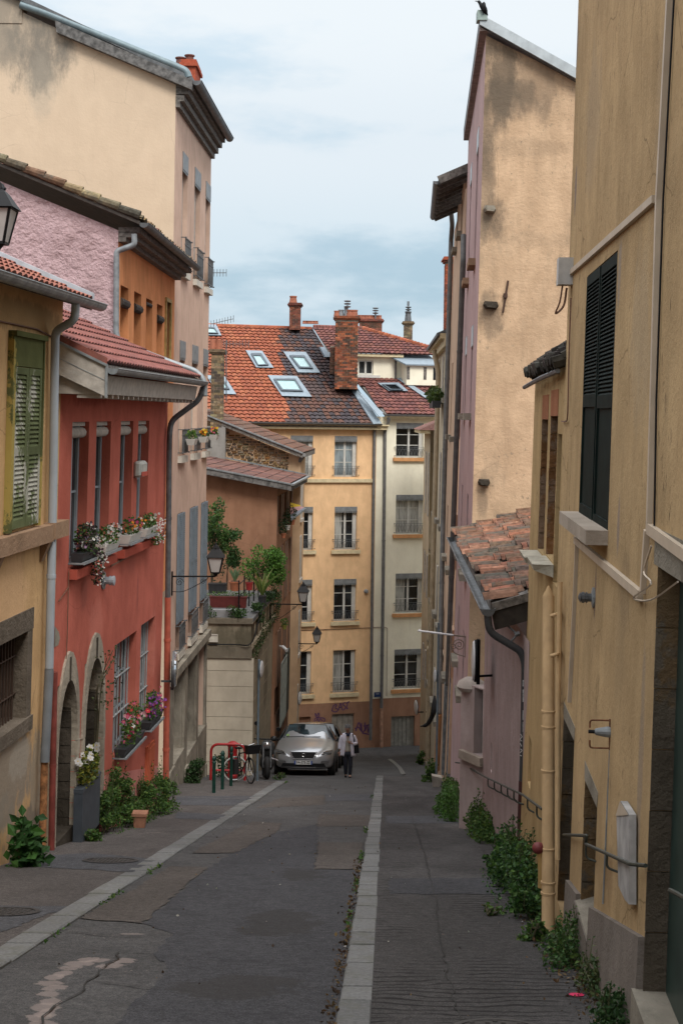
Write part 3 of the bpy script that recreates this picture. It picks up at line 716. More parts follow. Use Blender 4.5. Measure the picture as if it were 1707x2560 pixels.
# stone sill course and brackets
M_sill = plaster('brown_sandstone', (.35, .23, .15), var=.2, streak=.4, stain=.3, bump=.4, bscale=20, dirt=(.15, .1, .07))
va = FL.hit(130, 1312, .12)[1]; vb_ = FL.hit(130, 1352, .12)[1]
mb = MB(); mb.fbox(FL, U0, uE - .62, vb_ - .01, va, -.05, .13); mb.fbox(FL, uE - .61, uE + .02, vb_ + .01, va + .015, -.05, .15)
ss = mb.build('stone_sill', M_sill, ho)
for u in (uE - .75, uE - 2.6, uE - 4.4):
    mb = MB(); mb.hexa([FL.P(u, vb_ - .25, 0), FL.P(u + .12, vb_ - .25, 0), FL.P(u + .12, vb_ - .25, .02), FL.P(u, vb_ - .25, .02)], [FL.P(u, vb_, 0), FL.P(u + .12, vb_, 0), FL.P(u + .12, vb_, .12), FL.P(u, vb_, .12)]); mb.build('bracket', M_sill, ss)
# barred window in a stone surround
gu0, gu1, gv0, gv1 = gr[:4]
mb = MB(); mb.fbox(FL, gu0 - .02, gu1 + .2, gv1 - .012, gv1 + .24, -.278, .02); mb.fbox(FL, gu1 - .012, gu1 + .18, gv0 + .004, gv1 - .015, -.278, .015); mb.fbox(FL, gu0, gu1 + .2, gv0 - .16, gv0 + .01, -.276, .04)
sur = mb.build('stone_surround', plaster('brown_grey_stone', (.17, .14, .11), var=.3, streak=.4, stain=.6, bump=.7, bscale=20, sscale=1.6, dirt=(.05, .045, .035)), ho)
mb = MB(); mb.face(FL.P(gu0, gv0, -.27), FL.P(gu1, gv0, -.27), FL.P(gu1, gv1, -.27), FL.P(gu0, gv1, -.27)); pn = mb.build('window', M_glass, ho)
mb = MB(); u = gu0 + .05
while u < gu1: mb.beam(FL.P(u, gv0, -.13), FL.P(u, gv1, -.13), .022, .022); u += .11
for v in (gv0 + .3, gv1 - .3): mb.beam(FL.P(gu0, v, -.13), FL.P(gu1, v, -.13), .03, .012)
mb.build('window_bars', plain('rusty_bars', (.05, .028, .018), .8), pn)

# ================================================================ RED HOUSE
FRd = FL; uR = FL.hit(411, 1350)[0]
M_red = plaster('coral_red_render', (.50, .145, .105), var=.16, crack=.35, fine=.2, streak=.3, stain=.08, dirt=(.2, .05, .04), bump=.2)
M_pinkp = plaster('pink_plinth_paint', (.60, .235, .20), var=.12, streak=.3, bump=.2)
hr = thing('red_house', 'coral red house with four flower-decked windows and two stone arches', 'house', (-3.6, 21, gz(21)))
W4 = [FL.op(177, 219, 1056, 1425), FL.op(238, 274, 1056, 1398), FL.op(299, 330, 1052, 1372), FL.op(343, 370, 1050, 1352)]
vt4 = sum(o[3] for o in W4) / 4; vb4 = FL.hit(240, 1396)[1]
W4 = [(o[0], o[1], vb4, vt4, .2) for o in W4]
W2 = [FL.op(284, 338, 1617, 1902), FL.op(350, 384, 1566, 1832)]
A = [FL.op(139, 186, 1721, 2150), FL.op(207, 252, 1665, 2105)]
gz_ = lambda u: FL.gv(u) - .3
A = [(A[0][0], A[0][1], FL.gv(A[0][0]) - .1, A[0][3], .75), (A[1][0], A[1][1], FL.gv(A[1][0]) - .1, A[1][3], .75)]
W2 = [(o[0], o[1], o[2], o[3], .22) for o in W2]
vtr = FL.hit(410, 975)[1]
vtR = at(268, 913, Yp - .28).z + .1
mb = MB(); mb.wall(FL, uE, uR, gz_, vtR, W4 + W2 + A, .2)
mb.face(FL.P(uR, gz(25) - .5, 0), FL.P(uR, gz(25) - .5, -3), FL.P(uR, vtR + 1.2, -3), FL.P(uR, vtR, 0))
mb.build('wall', M_red, hr)
# pink painted lower band following the slope of the street
pb0 = FL.hit(250, 1940)[1] - FL.gv(FL.hit(250, 1940)[0])
mb = MB(); ua = A[1][1] + .12
mb.hexa([FL.P(ua, FL.gv(ua) - .3, 0), FL.P(uR, FL.gv(uR) - .3, 0), FL.P(uR, FL.gv(uR) - .3, .004), FL.P(ua, FL.gv(ua) - .3, .004)],
        [FL.P(ua, FL.gv(ua) + pb0, 0), FL.P(uR, FL.gv(uR) + pb0, 0), FL.P(uR, FL.gv(uR) + pb0, .004), FL.P(ua, FL.gv(ua) + pb0, .004)])
mb.build('painted_plinth', M_pinkp, hr)
# stone arches (surround, jambs, dark passage behind)
def stone_arch(o, parent, wL, wR, top, name='stone_arch', cap=1.9):
    u0, u1, v0, v1 = o[:4]; uc = (u0 + u1) / 2; rx = (u1 - u0) / 2; k = 12; hs = v1 - rx * cap; mb = MB()
    inn = [(uc - rx * math.cos(math.pi * i / k), hs + (v1 - hs) * math.sin(math.pi * i / k)) for i in range(k + 1)]
    ou = [(uc - (rx + (wL if i < k / 2 else wR)) * math.cos(math.pi * i / k), hs + (v1 + top - hs) * math.sin(math.pi * i / k)) for i in range(k + 1)]
    for i in range(k):
        a, b, c, d = inn[i], inn[i + 1], ou[i + 1], ou[i]; g = .0 if i != k // 2 else 0
        mb.hexa([FL.P(*a, -.75), FL.P(*b, -.75), FL.P(*c, -.1), FL.P(*d, -.1)], [FL.P(*a, .035), FL.P(*b, .035), FL.P(*c, .03), FL.P(*d, .03)])
    n = 6
    for i in range(n):
        y0 = v0 + (hs - v0) * i / n; y1 = v0 + (hs - v0) * (i + 1) / n - .008
        for s_, (x0, x1) in enumerate(((u0 - wL * rnd(.85, 1.15), u0 + .001), (u1 - .001, u1 + wR * rnd(.85, 1.15)))):
            mb.fbox(FL, min(x0, x1), max(x0, x1), y0, y1, -.3, .032)
    a_ = mb.build(name, plaster('arch_limestone', (.40, .35, .28), var=.3, streak=.6, stain=.6, fine=.4, bump=.6, bscale=20, sscale=1.8, dirt=(.12, .1, .075)), parent)
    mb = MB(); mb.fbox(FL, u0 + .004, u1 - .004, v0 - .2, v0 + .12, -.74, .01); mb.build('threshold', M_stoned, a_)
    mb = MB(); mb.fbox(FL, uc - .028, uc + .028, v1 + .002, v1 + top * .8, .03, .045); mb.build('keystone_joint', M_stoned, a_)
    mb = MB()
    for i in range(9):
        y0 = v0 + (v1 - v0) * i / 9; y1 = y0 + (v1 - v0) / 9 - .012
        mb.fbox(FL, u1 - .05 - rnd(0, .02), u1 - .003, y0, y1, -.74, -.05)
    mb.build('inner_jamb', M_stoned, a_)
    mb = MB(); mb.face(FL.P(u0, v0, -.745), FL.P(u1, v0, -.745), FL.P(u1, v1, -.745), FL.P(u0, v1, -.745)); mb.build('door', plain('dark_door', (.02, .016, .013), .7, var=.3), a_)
    return a_
stone_arch(A[0], hr, .06, .14, .38); stone_arch(A[1], hr, .14, .12, .36)
# recessed windows with roller-blind boxes
M_bluegrey = plain('blue_grey_frame', (.26, .3, .33), .5, var=.08)
for o in W4:
    wd = frame_window(FL, hr, o, .16, M_bluegrey, M_glass, 2, 2, fw=.07)
    mb = MB(); u0, u1, v0, v1 = o[:4]; mb.tube([FL.P(u0 + .03, v1 - .15, -.1), FL.P(u1 - .03, v1 - .15, -.1)], .075, 10); mb.fbox(FL, u0 + .03, u1 - .03, v1 - .06, v1 - .005, -.15, -.05)
    mb.build('rolled_blind', M_woodp, wd, smooth=True)
M_redsill = plaster('red_sill', (.42, .1, .07), var=.15, streak=.4, bump=.2)
for a, b in ((W4[0][0] - .02, W4[1][1] + .12), (W4[2][0] - .05, W4[3][1] + .1)):
    mb = MB(); mb.fbox(FL, a, b, vb4 - .13, vb4 - .003, -.1, .12); mb.build('window_sill', M_redsill, hr)
for i, o in enumerate(W2):
    wd = frame_window(FL, hr, o, .19, M_bluegrey, M_glass, 2, 3, fw=.06)
    mb = MB(); u0, u1, v0, v1 = o[:4]; n = 7
    for k in range(n): u = u0 + (u1 - u0) * (k + .5) / n; mb.beam(FL.P(u, v0 + .02, -.11), FL.P(u, v1 - .02, -.11), .018, .018)
    for v in (v0 + (v1 - v0) * .33, v0 + (v1 - v0) * .66): mb.beam(FL.P(u0, v, -.11), FL.P(u1, v, -.11), .03, .012)
    mb.build('window_bars', plain('grey_bars', (.3, .31, .31), .6), wd)
# meter door
m0 = FL.op(364, 378, 1872, 1960); mb = MB(); mb.fbox(FL, m0[0] - .06, m0[1] + .05, m0[2] - .02, m0[3] + .03, .002, .05)
md = mb.build('meter_door', plaster('orange_red_paint', (.5, .13, .07), bump=.1), hr)
mb = MB(); mb.fbox(FL, m0[0], m0[1] - .01, m0[2] + .03, m0[3] - .02, .05, .062); mb.build('door_panel', MATS['orange_red_paint'], md)
# eaves: fascia at the near verge, tiles, soffit, gutter
yN = Yp - .28
fa = [at(147, 854, yN), at(268, 913, yN), at(266, 992, yN), at(147, 936, yN)]
bk = [p + DL * .05 for p in fa]
mb = MB(); mb.hexa([fa[3], fa[2], bk[2], bk[3]], [fa[0], fa[1], bk[1], bk[0]]); fs = mb.build('fascia_board', M_woodp, hr)
mb = MB(); mid0 = (fa[0] + fa[3]) / 2; mid1 = (fa[1] + fa[2]) / 2; mb.beam(mid0 - DL * .003, mid1 - DL * .003, .006, .008); mb.beam(fa[0] - DL * .01, fa[1] - DL * .01, .05, .03); mb.beam(fa[1] + Vector((0, -.01, .01)), fa[2] + Vector((0, -.01, -.01)), .03, .03); mb.build('fascia_trim', M_zinc, fs)
EV = Vector((fa[1].x, fa[1].y, fa[1].z)); Sv = (fa[0] - fa[1]).normalized()
Lr = FL.P(uR, 0).y - yN - .1; Ue = Vector((.0735 - .01, 1, .0)).normalized()
M_rr = [(.25, .10, .085), (.22, .09, .08), (.28, .11, .09)]
tile_roof(hr, M_tilemech, EV + Vector((0, 0, .02)), Ue, Sv, int(Lr / .17), 13, Lr / int(Lr / .17), .35, .035, tilecol(M_rr, .07), lift=.03)
mb = MB(); z = Vector((0, 0, 1)); v0_ = EV + z * .0; v1_ = EV + Sv * 4.5; mb.col = (.3, .11, .085); mb.hexa([v0_, v0_ + Ue * .03, v1_ + Ue * .03, v1_], [v0_ + z * .095, v0_ + Ue * .03 + z * .095, v1_ + Ue * .03 + z * .095, v1_ + z * .095]); mb.build('verge_tiles', M_tilemech, hr)
mb = MB(); e0, e1 = EV, EV + Ue * Lr; z = Vector((0, 0, 1))
d_ = Ue * .07; mb.hexa([e0 + d_ - z * .1, e1 - z * .1, e1 + Sv * 4.6 - z * .1, e0 + d_ + Sv * 4.6 - z * .1], [e0 + d_ + z * .0, e1 + z * .0, e1 + Sv * 4.6 + z * .0, e0 + d_ + Sv * 4.6 + z * .0]); mb.build('roof_deck', M_wood, hr)
gutter(hr, M_zinc, e0 + Vector((.07, 0, -.04)), e1 + Vector((.07, .1, -.04)), .075, joints=.3)
mb = MB(); mb.hexa([e0 + Vector((-.62, .1, -.36)), e0 + Vector((-.08, .1, -.36)), e1 + Vector((-.08, 0, -.36)), e1 + Vector((-.62, 0, -.36))], [e0 + Vector((-.62, .1, -.12)), e0 + Vector((-.04, .1, -.12)), e1 + Vector((-.04, 0, -.12)), e1 + Vector((-.62, 0, -.12))])
k = 22
for i in range(k): p = e0 + Ue * (Lr * (i + .5) / k) + Vector((-.2, 0, -.39)); mb.box(p.x - .2, p.x + .1, p.y - .04, p.y + .04, p.z - .02, p.z + .03)
mb.build('soffit', M_woodp, hr)
# downpipes
YR = FL.P(uR, 0).y
pipe(hr, M_zincd, [at(508, 968, YR - .05), at(498, 1000, YR - .05), on(FL, 428, 1052, .08), on(FL, 424, 1090, .08), on(FL, 420, 1493, .08)], .05, rb=.16)
pipe(hr, plain('red_painted_pipe', (.42, .1, .06), .6, var=.2), [on(FL, 420, 1493, .08), on(FL, 418, 1700, .08), on(FL, 414, 2040, .08)], .056, name='lower_downpipe', collars=1.3)
pipe(hr, plain('dark_red_pipe', (.2, .045, .035), .6, var=.3), [on(FL, 137, 1680, .07), on(FL, 129, 2138, .07)], .04, name='red_pipe', collars=1.4)
# cables
mb = MB(); mb.tube(arcpts([FL.P(uE + .1, vb4 - .35, .02), FL.P(uE + .5, vb4 - .24, .02), FL.P(W4[0][0] - .05, vb4 - .22, .02)]), .008, 4); mb.build('cable', M_cable, hr)
mb = MB(); mb.tube(arcpts([FL.P(W4[1][1] + .1, vb4 - .18, .03), FL.P(W4[3][1], vb4 - .13, .04), FL.P(uR - .3, vb4 - .03, .03), FL.P(uR, vb4 + .05, .03)]), .01, 4); mb.build('cable', M_cable, hr)
mb = MB(); mb.tube(arcpts([FL.P(W4[1][1] + .1, vb4 - .2, .03), FL.P(uR - .5, vb4 - .1, .04), FL.P(uR, vb4 - .04, .03)]), .008, 4); mb.build('cable', M_cable, hr)
mb = MB(); mb.tube([FL.P(W4[0][0] - .05, vb4, .02), FL.P(W4[0][0] - .05, vb4 - .9, .02), FL.P(W4[0][0] - .07, vb4 - 1.2, .02)], .008, 4); mb.build('cable', M_cable, hr)
# bare patch by the ochre house's downpipe
mb = MB(); q = [FL.hit(x, y) for x, y in ((137, 1565), (147, 1580), (150, 1595), (146, 1612), (136, 1618))]
mb.face(*[FL.P(a, b, .006) for a, b in q]); mb.build('bare_patch', M_stone, hr)
# alarm box and vent on the red wall
ab = FL.op(334, 352, 1152, 1196); pr = thing('alarm_box', 'pale rounded alarm box with a red lens between the red house windows', 'alarm box', FL.P(ab[0], ab[2], 0))
u0, u1, v0, v1 = ab[:4]; mb = MB(); b_ = .02
mb.hexa([FL.P(u0, v0, .0), FL.P(u1, v0, .0), FL.P(u1 - b_, v0 + b_, .12), FL.P(u0 + b_, v0 + b_, .12)], [FL.P(u0, v1, .0), FL.P(u1, v1, .0), FL.P(u1 - b_, v1 - b_, .12), FL.P(u0 + b_, v1 - b_, .12)])
mb.build('housing', plain('alarm_grey', (.42, .42, .38), .5), pr).modifiers.new('bevel', 'BEVEL').width = .035
mb = MB(); mb.fbox(FL, u0 + .05, u1 - .05, v0 + .03, v0 + .1, .12, .128); mb.build('red_lens', plain('red_lens', (.45, .06, .04), .4), pr)
c = FL.hit(258, 1451); vt_ = thing('flue_vent', 'round grey flue outlet below the red house window sill', 'vent', FL.P(*c))
mb = MB(); mb.lathe(FL.P(*c), [(.13, 0), (.13, .02), (.07, .03)], 16, FL.N); mb.build('wall_plate', M_zinc, vt_, smooth=True)
mb = MB(); mb.lathe(FL.P(*c), [(.055, .02), (.055, .1), (.07, .1), (.07, .12), (.055, .12), (.055, .14), (.07, .14), (.07, .17), (.02, .18)], 12, FL.N); mb.build('cowl', M_pvc, vt_)
rp = pipe(hr, M_zinc, [at(292, 845, YR + .1), at(330, 868, YR + .02), at(420, 903, YR + .02), at(490, 928, YR + .02), at(510, 948, YR), at(512, 990, YR - .05)], .05, name='roof_gutter_pipe', collars=9, rb=.12)

# ================================================================ PINK AND ORANGE HOUSE behind
M_mauve = plaster('rough_mauve_render', (.64, .455, .47), var=.12, streak=.1, bump=1.0, bscale=7, bdist=.03)
M_orange = plaster('orange_render', (.72, .31, .14), var=.16, fine=.25, streak=.5, bump=.25)
hp = thing('orange_house', 'orange house with a rough mauve gable rising behind the red roof', 'house', (-5, 28, gz(28)))
FO = Fr((-4.02, 25.35, 0), (.0215, 1, 0), 1); FG = Fr((-4.02, 25.35, 0), (-1, 0, 0), 1)      # FG: gable facing the viewer
FG.N = Vector((0, -1, 0))
vt_o = FO.hit(330, 580, .3)[1]; uO1 = 7.3
k0 = FG.hit(0, 452); k1 = FG.hit(283, 570)
s_g = (k0[1] - k1[1]) / (k0[0] - k1[0])
mb = MB(); mb.wall(FG, 0, 6, -3, lambda u: k1[1] + s_g * (u - k1[0])); mb.build('gable_wall', M_mauve, hp)
cor = FO.hit(300, 600)[1]; 
ow = [FO.op(301, 321, 711, 880), FO.op(335, 353, 727, 900), FO.op(365, 381, 744, 915), FO.op(392, 406, 758, 925), FO.op(413, 424, 752, 930)]
mb = MB(); mb.wall(FO, 0, uO1, -4, k1[1] - .02, ow, .25); mb.build('street_wall', M_orange, hp)
M_ochw = plain('ochre_window_paint', (.35, .24, .08), .7, var=.3)
for i, o in enumerate(ow):
    wd = frame_window(FO, hp, o, .22, M_ochw if i == 4 else M_wood, M_glass, 1, 3, fw=.05)
    if i != 4:
        mb = MB(); mb.tube([FO.P(o[0] + .02, o[3] - (.3 if i in (0, 1, 3) else .1), -.03), FO.P(o[1] - .02, o[3] - (.3 if i in (0, 1, 3) else .1), -.03)], .085 if i != 2 else .04, 9); mb.build('rolled_blind', plain('blackened_wood', (.05, .042, .036), .9, var=.4), wd)
    else:
        mb = MB(); mb.fbox(FO, o[0] - .08, o[0], o[2], o[3] + .08, -.1, .04); mb.fbox(FO, o[1], o[1] + .08, o[2], o[3] + .08, -.1, .04); mb.fbox(FO, o[0], o[1], o[3], o[3] + .08, -.1, .04); mb.build('frame_surround', M_ochw, wd)
ev0 = FO.P(-.25, k1[1] + .1, .42); ev1 = FO.P(uO1 + .1, k1[1] + .1, .42); Sg = Vector((-1, 0, s_g)).normalized()
mb = MB(); z = Vector((0, 0, 1)); mb.hexa([ev0 - z * .06, ev1 - z * .06, ev1 + Sg * 7 - z * .06, ev0 + Sg * 7 - z * .06], [ev0, ev1, ev1 + Sg * 7, ev0 + Sg * 7]); mb.build('roof_deck', plain('blackened_wood', (.05, .042, .036), .9, var=.4), hp)
mb = MB(); p = ev0 + z * .07 + DL * .02
for i in range(17):
    mb.col = vary(random.choice([(.3, .22, .13), (.2, .16, .11), (.34, .25, .15), (.13, .115, .09), (.24, .14, .09)]), .25); l = rnd(.36, .44); mb.tube([p + z * .03, p + Sg * l + z * .0], [.085, .07], 9); p = p + Sg * (l * .9)
mb.build('verge_tiles', M_tileold, hp)
tile_roof(hp, M_tileold, ev0 + Vector((.02, 0, .02)), ev1 - ev0, Sg, int(7.6 / .19), 16, .19, .42, .05, tilecol([(.3, .2, .11), (.22, .17, .11), (.34, .24, .14), (.14, .12, .09), (.25, .13, .09)], .25), lift=.04, jit=.1)
mb = MB()
for n0, h0 in ((.02, -.14), (.14, -.06), (.26, .02)): mb.fbox(FO, 0, uO1, k1[1] + h0 - .1, k1[1] + h0, .001, n0 + .12)
mb.build('eaves_cornice', M_wood, hp)
gutter(hp, M_zincd, ev0 + Vector((.07, .02, -.03)), ev1 + Vector((.07, 0, -.03)), .085, joints=.5)
yo = 25.2
pipe(hp, M_zinc, [at(336, 585, yo), at(337, 612, yo), at(292, 628, yo), at(291, 832, yo), at(296, 850, yo)], .052, rb=.06)
mb = MB(); q0 = FG.P(0, 0, .03); 
pts = [at(x, y, 25.2) for x, y in ((183, 812), (215, 822), (250, 836), (286, 855))]
mb.tube(pts, .055, 6); mb.build('lead_flashing', M_stone, hp)

# ================================================================ TALL CREAM HOUSE
M_cream = plaster('cream_render', (.64, .50, .365), var=.03, streak=.08, mott=.04, stain=.0, bump=.15, crack=.25)
M_creamf = plaster('pinkish_cream_render', (.63, .455, .36), var=.07, fine=.12, streak=.3, stain=.1, dirt=(.3, .2, .15), bump=.2)
M_creams = plaster('stained_parapet_render', (.45, .38, .28), var=.25, streak=.7, stain=.95, dirt=(.1, .1, .09), bump=.3, sscale=.9)
hc = thing('cream_house', 'tall cream house with blank gable and three columns of windows', 'house', (-6, 36, gz(36)))
FCr = Fr((-3.95, 33, 0), (.0328, 1, 0), 1, lean=.0); FGc = Fr((-3.95, 33, 0), (-1, 0, 0), 1); FGc.N = Vector((0, -1, 0))
uC1 = FCr.hit(528, 420)[0]
q1 = FGc.hit(437, 212); q2 = FGc.hit(142, 72); sg = (q2[1] - q1[1]) / (q2[0] - q1[0])
mb = MB(); mb.wall(FGc, 0, 14, -10, lambda u: q1[1] + sg * u); mb.build('gable_wall', M_cream, hc)
blot(M_cream, hc, at(95, 130, 33), 1.1, 1.3, (.17, .16, .14), .85, nscale=1.6, seed=3)
blot(M_cream, hc, at(20, 60, 33), 1.3, 1.5, (.25, .22, .18), .8, nscale=1.6, seed=5); blot(M_cream, hc, at(105, 215, 33), .5, 1.0, (.4, .35, .28), .4, seed=8)
# raised stained parapet at the far left of the gable
p1 = FGc.hit(142, 60); p2 = FGc.hit(57, 15); p0 = FGc.hit(57, 200)
mb = MB()
mb.hexa([FGc.P(p2[0], p1[1], -.5), FGc.P(14, p1[1], -.5), FGc.P(14, p1[1], .02), FGc.P(p2[0], p1[1], .02)], [FGc.P(p2[0], p2[1] + .8, -.5), FGc.P(14, p2[1] + 2, -.5), FGc.P(14, p2[1] + 2, .02), FGc.P(p2[0], p2[1] + .8, .02)])
mb.build('stained_parapet', M_cream, hc)
cols = [(448, 462), (479, 494), (507, 519)]
def row(y1s, y2s): return [FCr.op(a, b, t, bt) for (a, b), t, bt in zip(cols, y1s, y2s)]
rows = [row((362, 405, 444), (672, 694, 714)), row((848, 860, 871), (1143, 1134, 1126)), row((1288, 1268, 1252), (1620, 1588, 1560))]
vals = []
for r in rows:
    v0 = sum(o[2] for o in r) / 3; v1 = sum(o[3] for o in r) / 3; vals.append((v0, v1))
us3 = [(sum(r[i][0] for r in rows) / 3, sum(r[i][1] for r in rows) / 3) for i in range(3)]
opsC = [(a, b, v0, v1, .22) for v0, v1 in vals for a, b in us3]
vband = FCr.hit(442, 1690)[1]
g3 = [FCr.op(428, 454, 1722, 1912), FCr.op(463, 484, 1676, 1888), FCr.op(491, 510, 1638, 1840)]
g3 = [(a, b, c, d, .5) for a, b, c, d in g3]
mb = MB(); mb.wall(FCr, 0, uC1, vband, q1[1] - .02, opsC, .22)
mb.face(FCr.P(uC1, -12, 0), FCr.P(uC1, -12, -10), FCr.P(uC1, q1[1] + 4.6, -10), FCr.P(uC1, q1[1], 0)); mb.build('street_wall', M_creamf, hc)
mb = MB(); mb.wall(FCr, 0, uC1, lambda u: FCr.gv(u) - .5, vband, g3, .5); mb.build('ground_floor_wall', M_stone, hc)
vB = FCr.hit(450, 1668, .2)[1]
mb = MB(); mb.fbox(FCr, -.02, uC1 + .02, vB - .2, vB, .002, .2); mb.fbox(FCr, -.02, uC1 + .02, vB - .34, vB - .203, .002, .1); mb.build('stone_string_course', M_stone, hc)
for a, b in ((0, g3[0][0] - .04), (g3[0][1] + .05, g3[1][0] - .05), (g3[1][1] + .06, g3[2][0] - .06), (g3[2][1] + .05, uC1)):
    mb = MB(); mb.fbox(FCr, a, b, FCr.gv(b) - .3, vB - .345, .002, .07); mb.fbox(FCr, a - .02, b + .02, FCr.gv(b) - .3, FCr.gv(a) + .35, .0, .12); mb.build('pilaster', M_stone, hc)
for o in g3:
    u0, u1, v0, v1 = o[:4]; mb = MB(); mb.face(FCr.P(u0, v0, -.4), FCr.P(u1, v0, -.4), FCr.P(u1, v1 - .35, -.4), FCr.P(u0, v1 - .35, -.4)); k = 6
    for i in range(k): mb.fbox(FCr, u0 + (u1 - u0) * i / k + .01, u0 + (u1 - u0) * (i + 1) / k - .01, v0, v1 - .36, -.4, -.385)
    d = mb.build('door', plain('slate_blue_door', (.08, .095, .11), .6, var=.25), hc)
    mb = MB(); mb.fbox(FCr, u0, u1, v1 - .35, v1 - .28, -.42, -.3); mb.build('transom', M_stone, d)
    mb = MB(); mb.face(FCr.P(u0, v1 - .35, -.41), FCr.P(u1, v1 - .35, -.41), FCr.P(u1, v1, -.41), FCr.P(u0, v1, -.41)); mb.build('pane', M_glass, d)
    mb = MB(); mb.fbox(FCr, u0 - .1, u1 + .1, FCr.gv(u1) - .2, v0 + .012, -.39, .08); mb.build('door_step', M_stone, d)
M_blsh = plain('blue_shutter_paint', (.15, .19, .225), .6, var=.15)
M_pelm = plain('grey_pelmet_metal', (.22, .23, .235), .5, .2, var=.2)
for fl, (v0, v1) in enumerate(vals):
    for ci, (a, b) in enumerate(us3):
        o = (a, b, v0, v1); wd = frame_window(FCr, hc, o, .19, M_woodp, M_glass, 2, 3, fw=.05)
        mb = MB(); mb.fbox(FCr, a - .06, b + .06, v0 - .16, v0 - .003, -.15, .1); mb.build('window_sill', M_offwhite, wd)
        if fl < 2:
            pelmet(FCr, wd, o, .42, M_pelm, n=.015)
            mb = MB(); mb.face(FCr.P(a, v0, -.12), FCr.P(b, v0, -.12), FCr.P(b, v1 - .4, -.12), FCr.P(a, v1 - .4, -.12)); mb.build('blind', M_offwhite if fl else M_woodp, wd)
            rail(FCr, wd, o, .75 if fl == 0 else .6, M_zincd, n=.1, t=.022, bars=7)
            if fl == 0:
                mb = MB(); mb.face(FCr.P(a, v0 + .05, .09), FCr.P(b, v0 + .05, .09), FCr.P(b, v0 + .6, .09), FCr.P(a, v0 + .6, .09)); mb.build('railing_screen', M_pelm, wd)
        else:
            louvre(FCr, wd, a - .02, (a + b) / 2 - .005, v0 + .7, v1 - .01, .01, M_blsh, name='shutter'); louvre(FCr, wd, (a + b) / 2 + .005, b + .05, v0 + .7, v1 - .01, .02, M_blsh, name='shutter')
            rail(FCr, wd, o, .62, M_zincd, n=.1, t=.022, bars=7)
# verge board, blue-grey pipe along the gable, eaves, gutter, chimney
M_verge = plain('old_verge_board', (.13, .125, .12), .85, var=.55, scale=9, bump=.4)
va_ = [at(138, 50, 32.8), at(482, 200, 32.8), at(480, 224, 32.8), at(142, 80, 32.8)]; bb = [p + Vector((0, .2, 0)) for p in va_]
mb = MB(); mb.hexa([va_[3], va_[2], bb[2], bb[3]], [va_[0], va_[1], bb[1], bb[0]]); mb.build('verge_board', M_verge, hc)
mb = MB(); mb.tube(bend([at(52, 12, 32.9), at(110, 32, 32.9), at(440, 166, 32.9), at(466, 178, 32.9), at(472, 194, 32.9)], .15), .09, 10); mb.build('roof_pipe', plain('blue_grey_lead', (.16, .21, .23), .5, .2), hc, smooth=True)
ec0 = FCr.P(-.15, q1[1] + .1, .4); ec1 = FCr.P(uC1 + .05, q1[1] + .1, .4); Sc = Vector((-1, 0, sg)).normalized(); z = Vector((0, 0, 1))
mb = MB(); mb.hexa([ec0 - z * .06, ec1 - z * .06, ec1 + Sc * 12 - z * .06, ec0 + Sc * 12 - z * .06], [ec0 + z * .06, ec1 + z * .06, ec1 + Sc * 12 + z * .06, ec0 + Sc * 12 + z * .06]); mb.build('roof', M_zincd, hc)
mb = MB()
for h0, n1 in ((-.5, .1), (-.36, .2), (-.2, .3), (-.05, .38)): mb.fbox(FCr, -.02, uC1 + .02, q1[1] + h0 - .02, q1[1] + h0 + .12, .003, n1)
mb.build('eaves_cornice', M_wood, hc)
gutter(hc, M_zincd, ec0 + Vector((.1, 0, -.03)), ec1 + Vector((.1, 0, -.03)), .11, joints=.8)
ch = at(470, 222, 35)
mb = MB(); M_brickr = tinted('red_chimney_brick', .85, 12, .3)
mb.col = (.42, .1, .055); c = at(478, 215, 35.6); mb.box(c.x - .17, c.x + .17, c.y - .6, c.y + .6, c.z - .55, c.z + .35); mb.box(c.x - .22, c.x + .22, c.y - .66, c.y + .66, c.z + .35, c.z + .43); mb.box(c.x - .19, c.x + .19, c.y - .62, c.y + .62, c.z + .43, c.z + .52)
chm = mb.build('chimney', M_brickr, hc)
for px, py in ((451, 172), (474, 166)):
    c2 = at(px, py, 35.2 if px == 449 else 35.6); mb = MB(); mb.lathe(c2, [(.13, -.1), (.1, .24), (.13, .25), (.13, .28)], 10); mb.build('chimney_pot', plain('clay_pot_dark', (.15, .06, .045), .8), chm)

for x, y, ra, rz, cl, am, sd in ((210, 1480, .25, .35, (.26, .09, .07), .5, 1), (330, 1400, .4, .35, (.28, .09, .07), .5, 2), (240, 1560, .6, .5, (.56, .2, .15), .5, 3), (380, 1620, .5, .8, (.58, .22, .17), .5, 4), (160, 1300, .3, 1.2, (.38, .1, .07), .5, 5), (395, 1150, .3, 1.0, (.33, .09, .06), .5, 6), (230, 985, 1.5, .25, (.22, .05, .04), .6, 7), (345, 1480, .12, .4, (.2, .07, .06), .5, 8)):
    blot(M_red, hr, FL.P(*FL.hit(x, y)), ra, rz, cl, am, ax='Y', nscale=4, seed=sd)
for x, y, ra, rz, cl, am, sd in ((330, 2010, .35, .3, (.36, .3, .26), .9, 1), (270, 2060, .5, .25, (.3, .2, .17), .7, 2), (390, 1960, .4, .35, (.4, .2, .17), .6, 3)):
    blot(M_pinkp, hr, FL.P(*FL.hit(x, y)), ra, rz, cl, am, ax='Y', nscale=5, seed=sd, hard=.2)
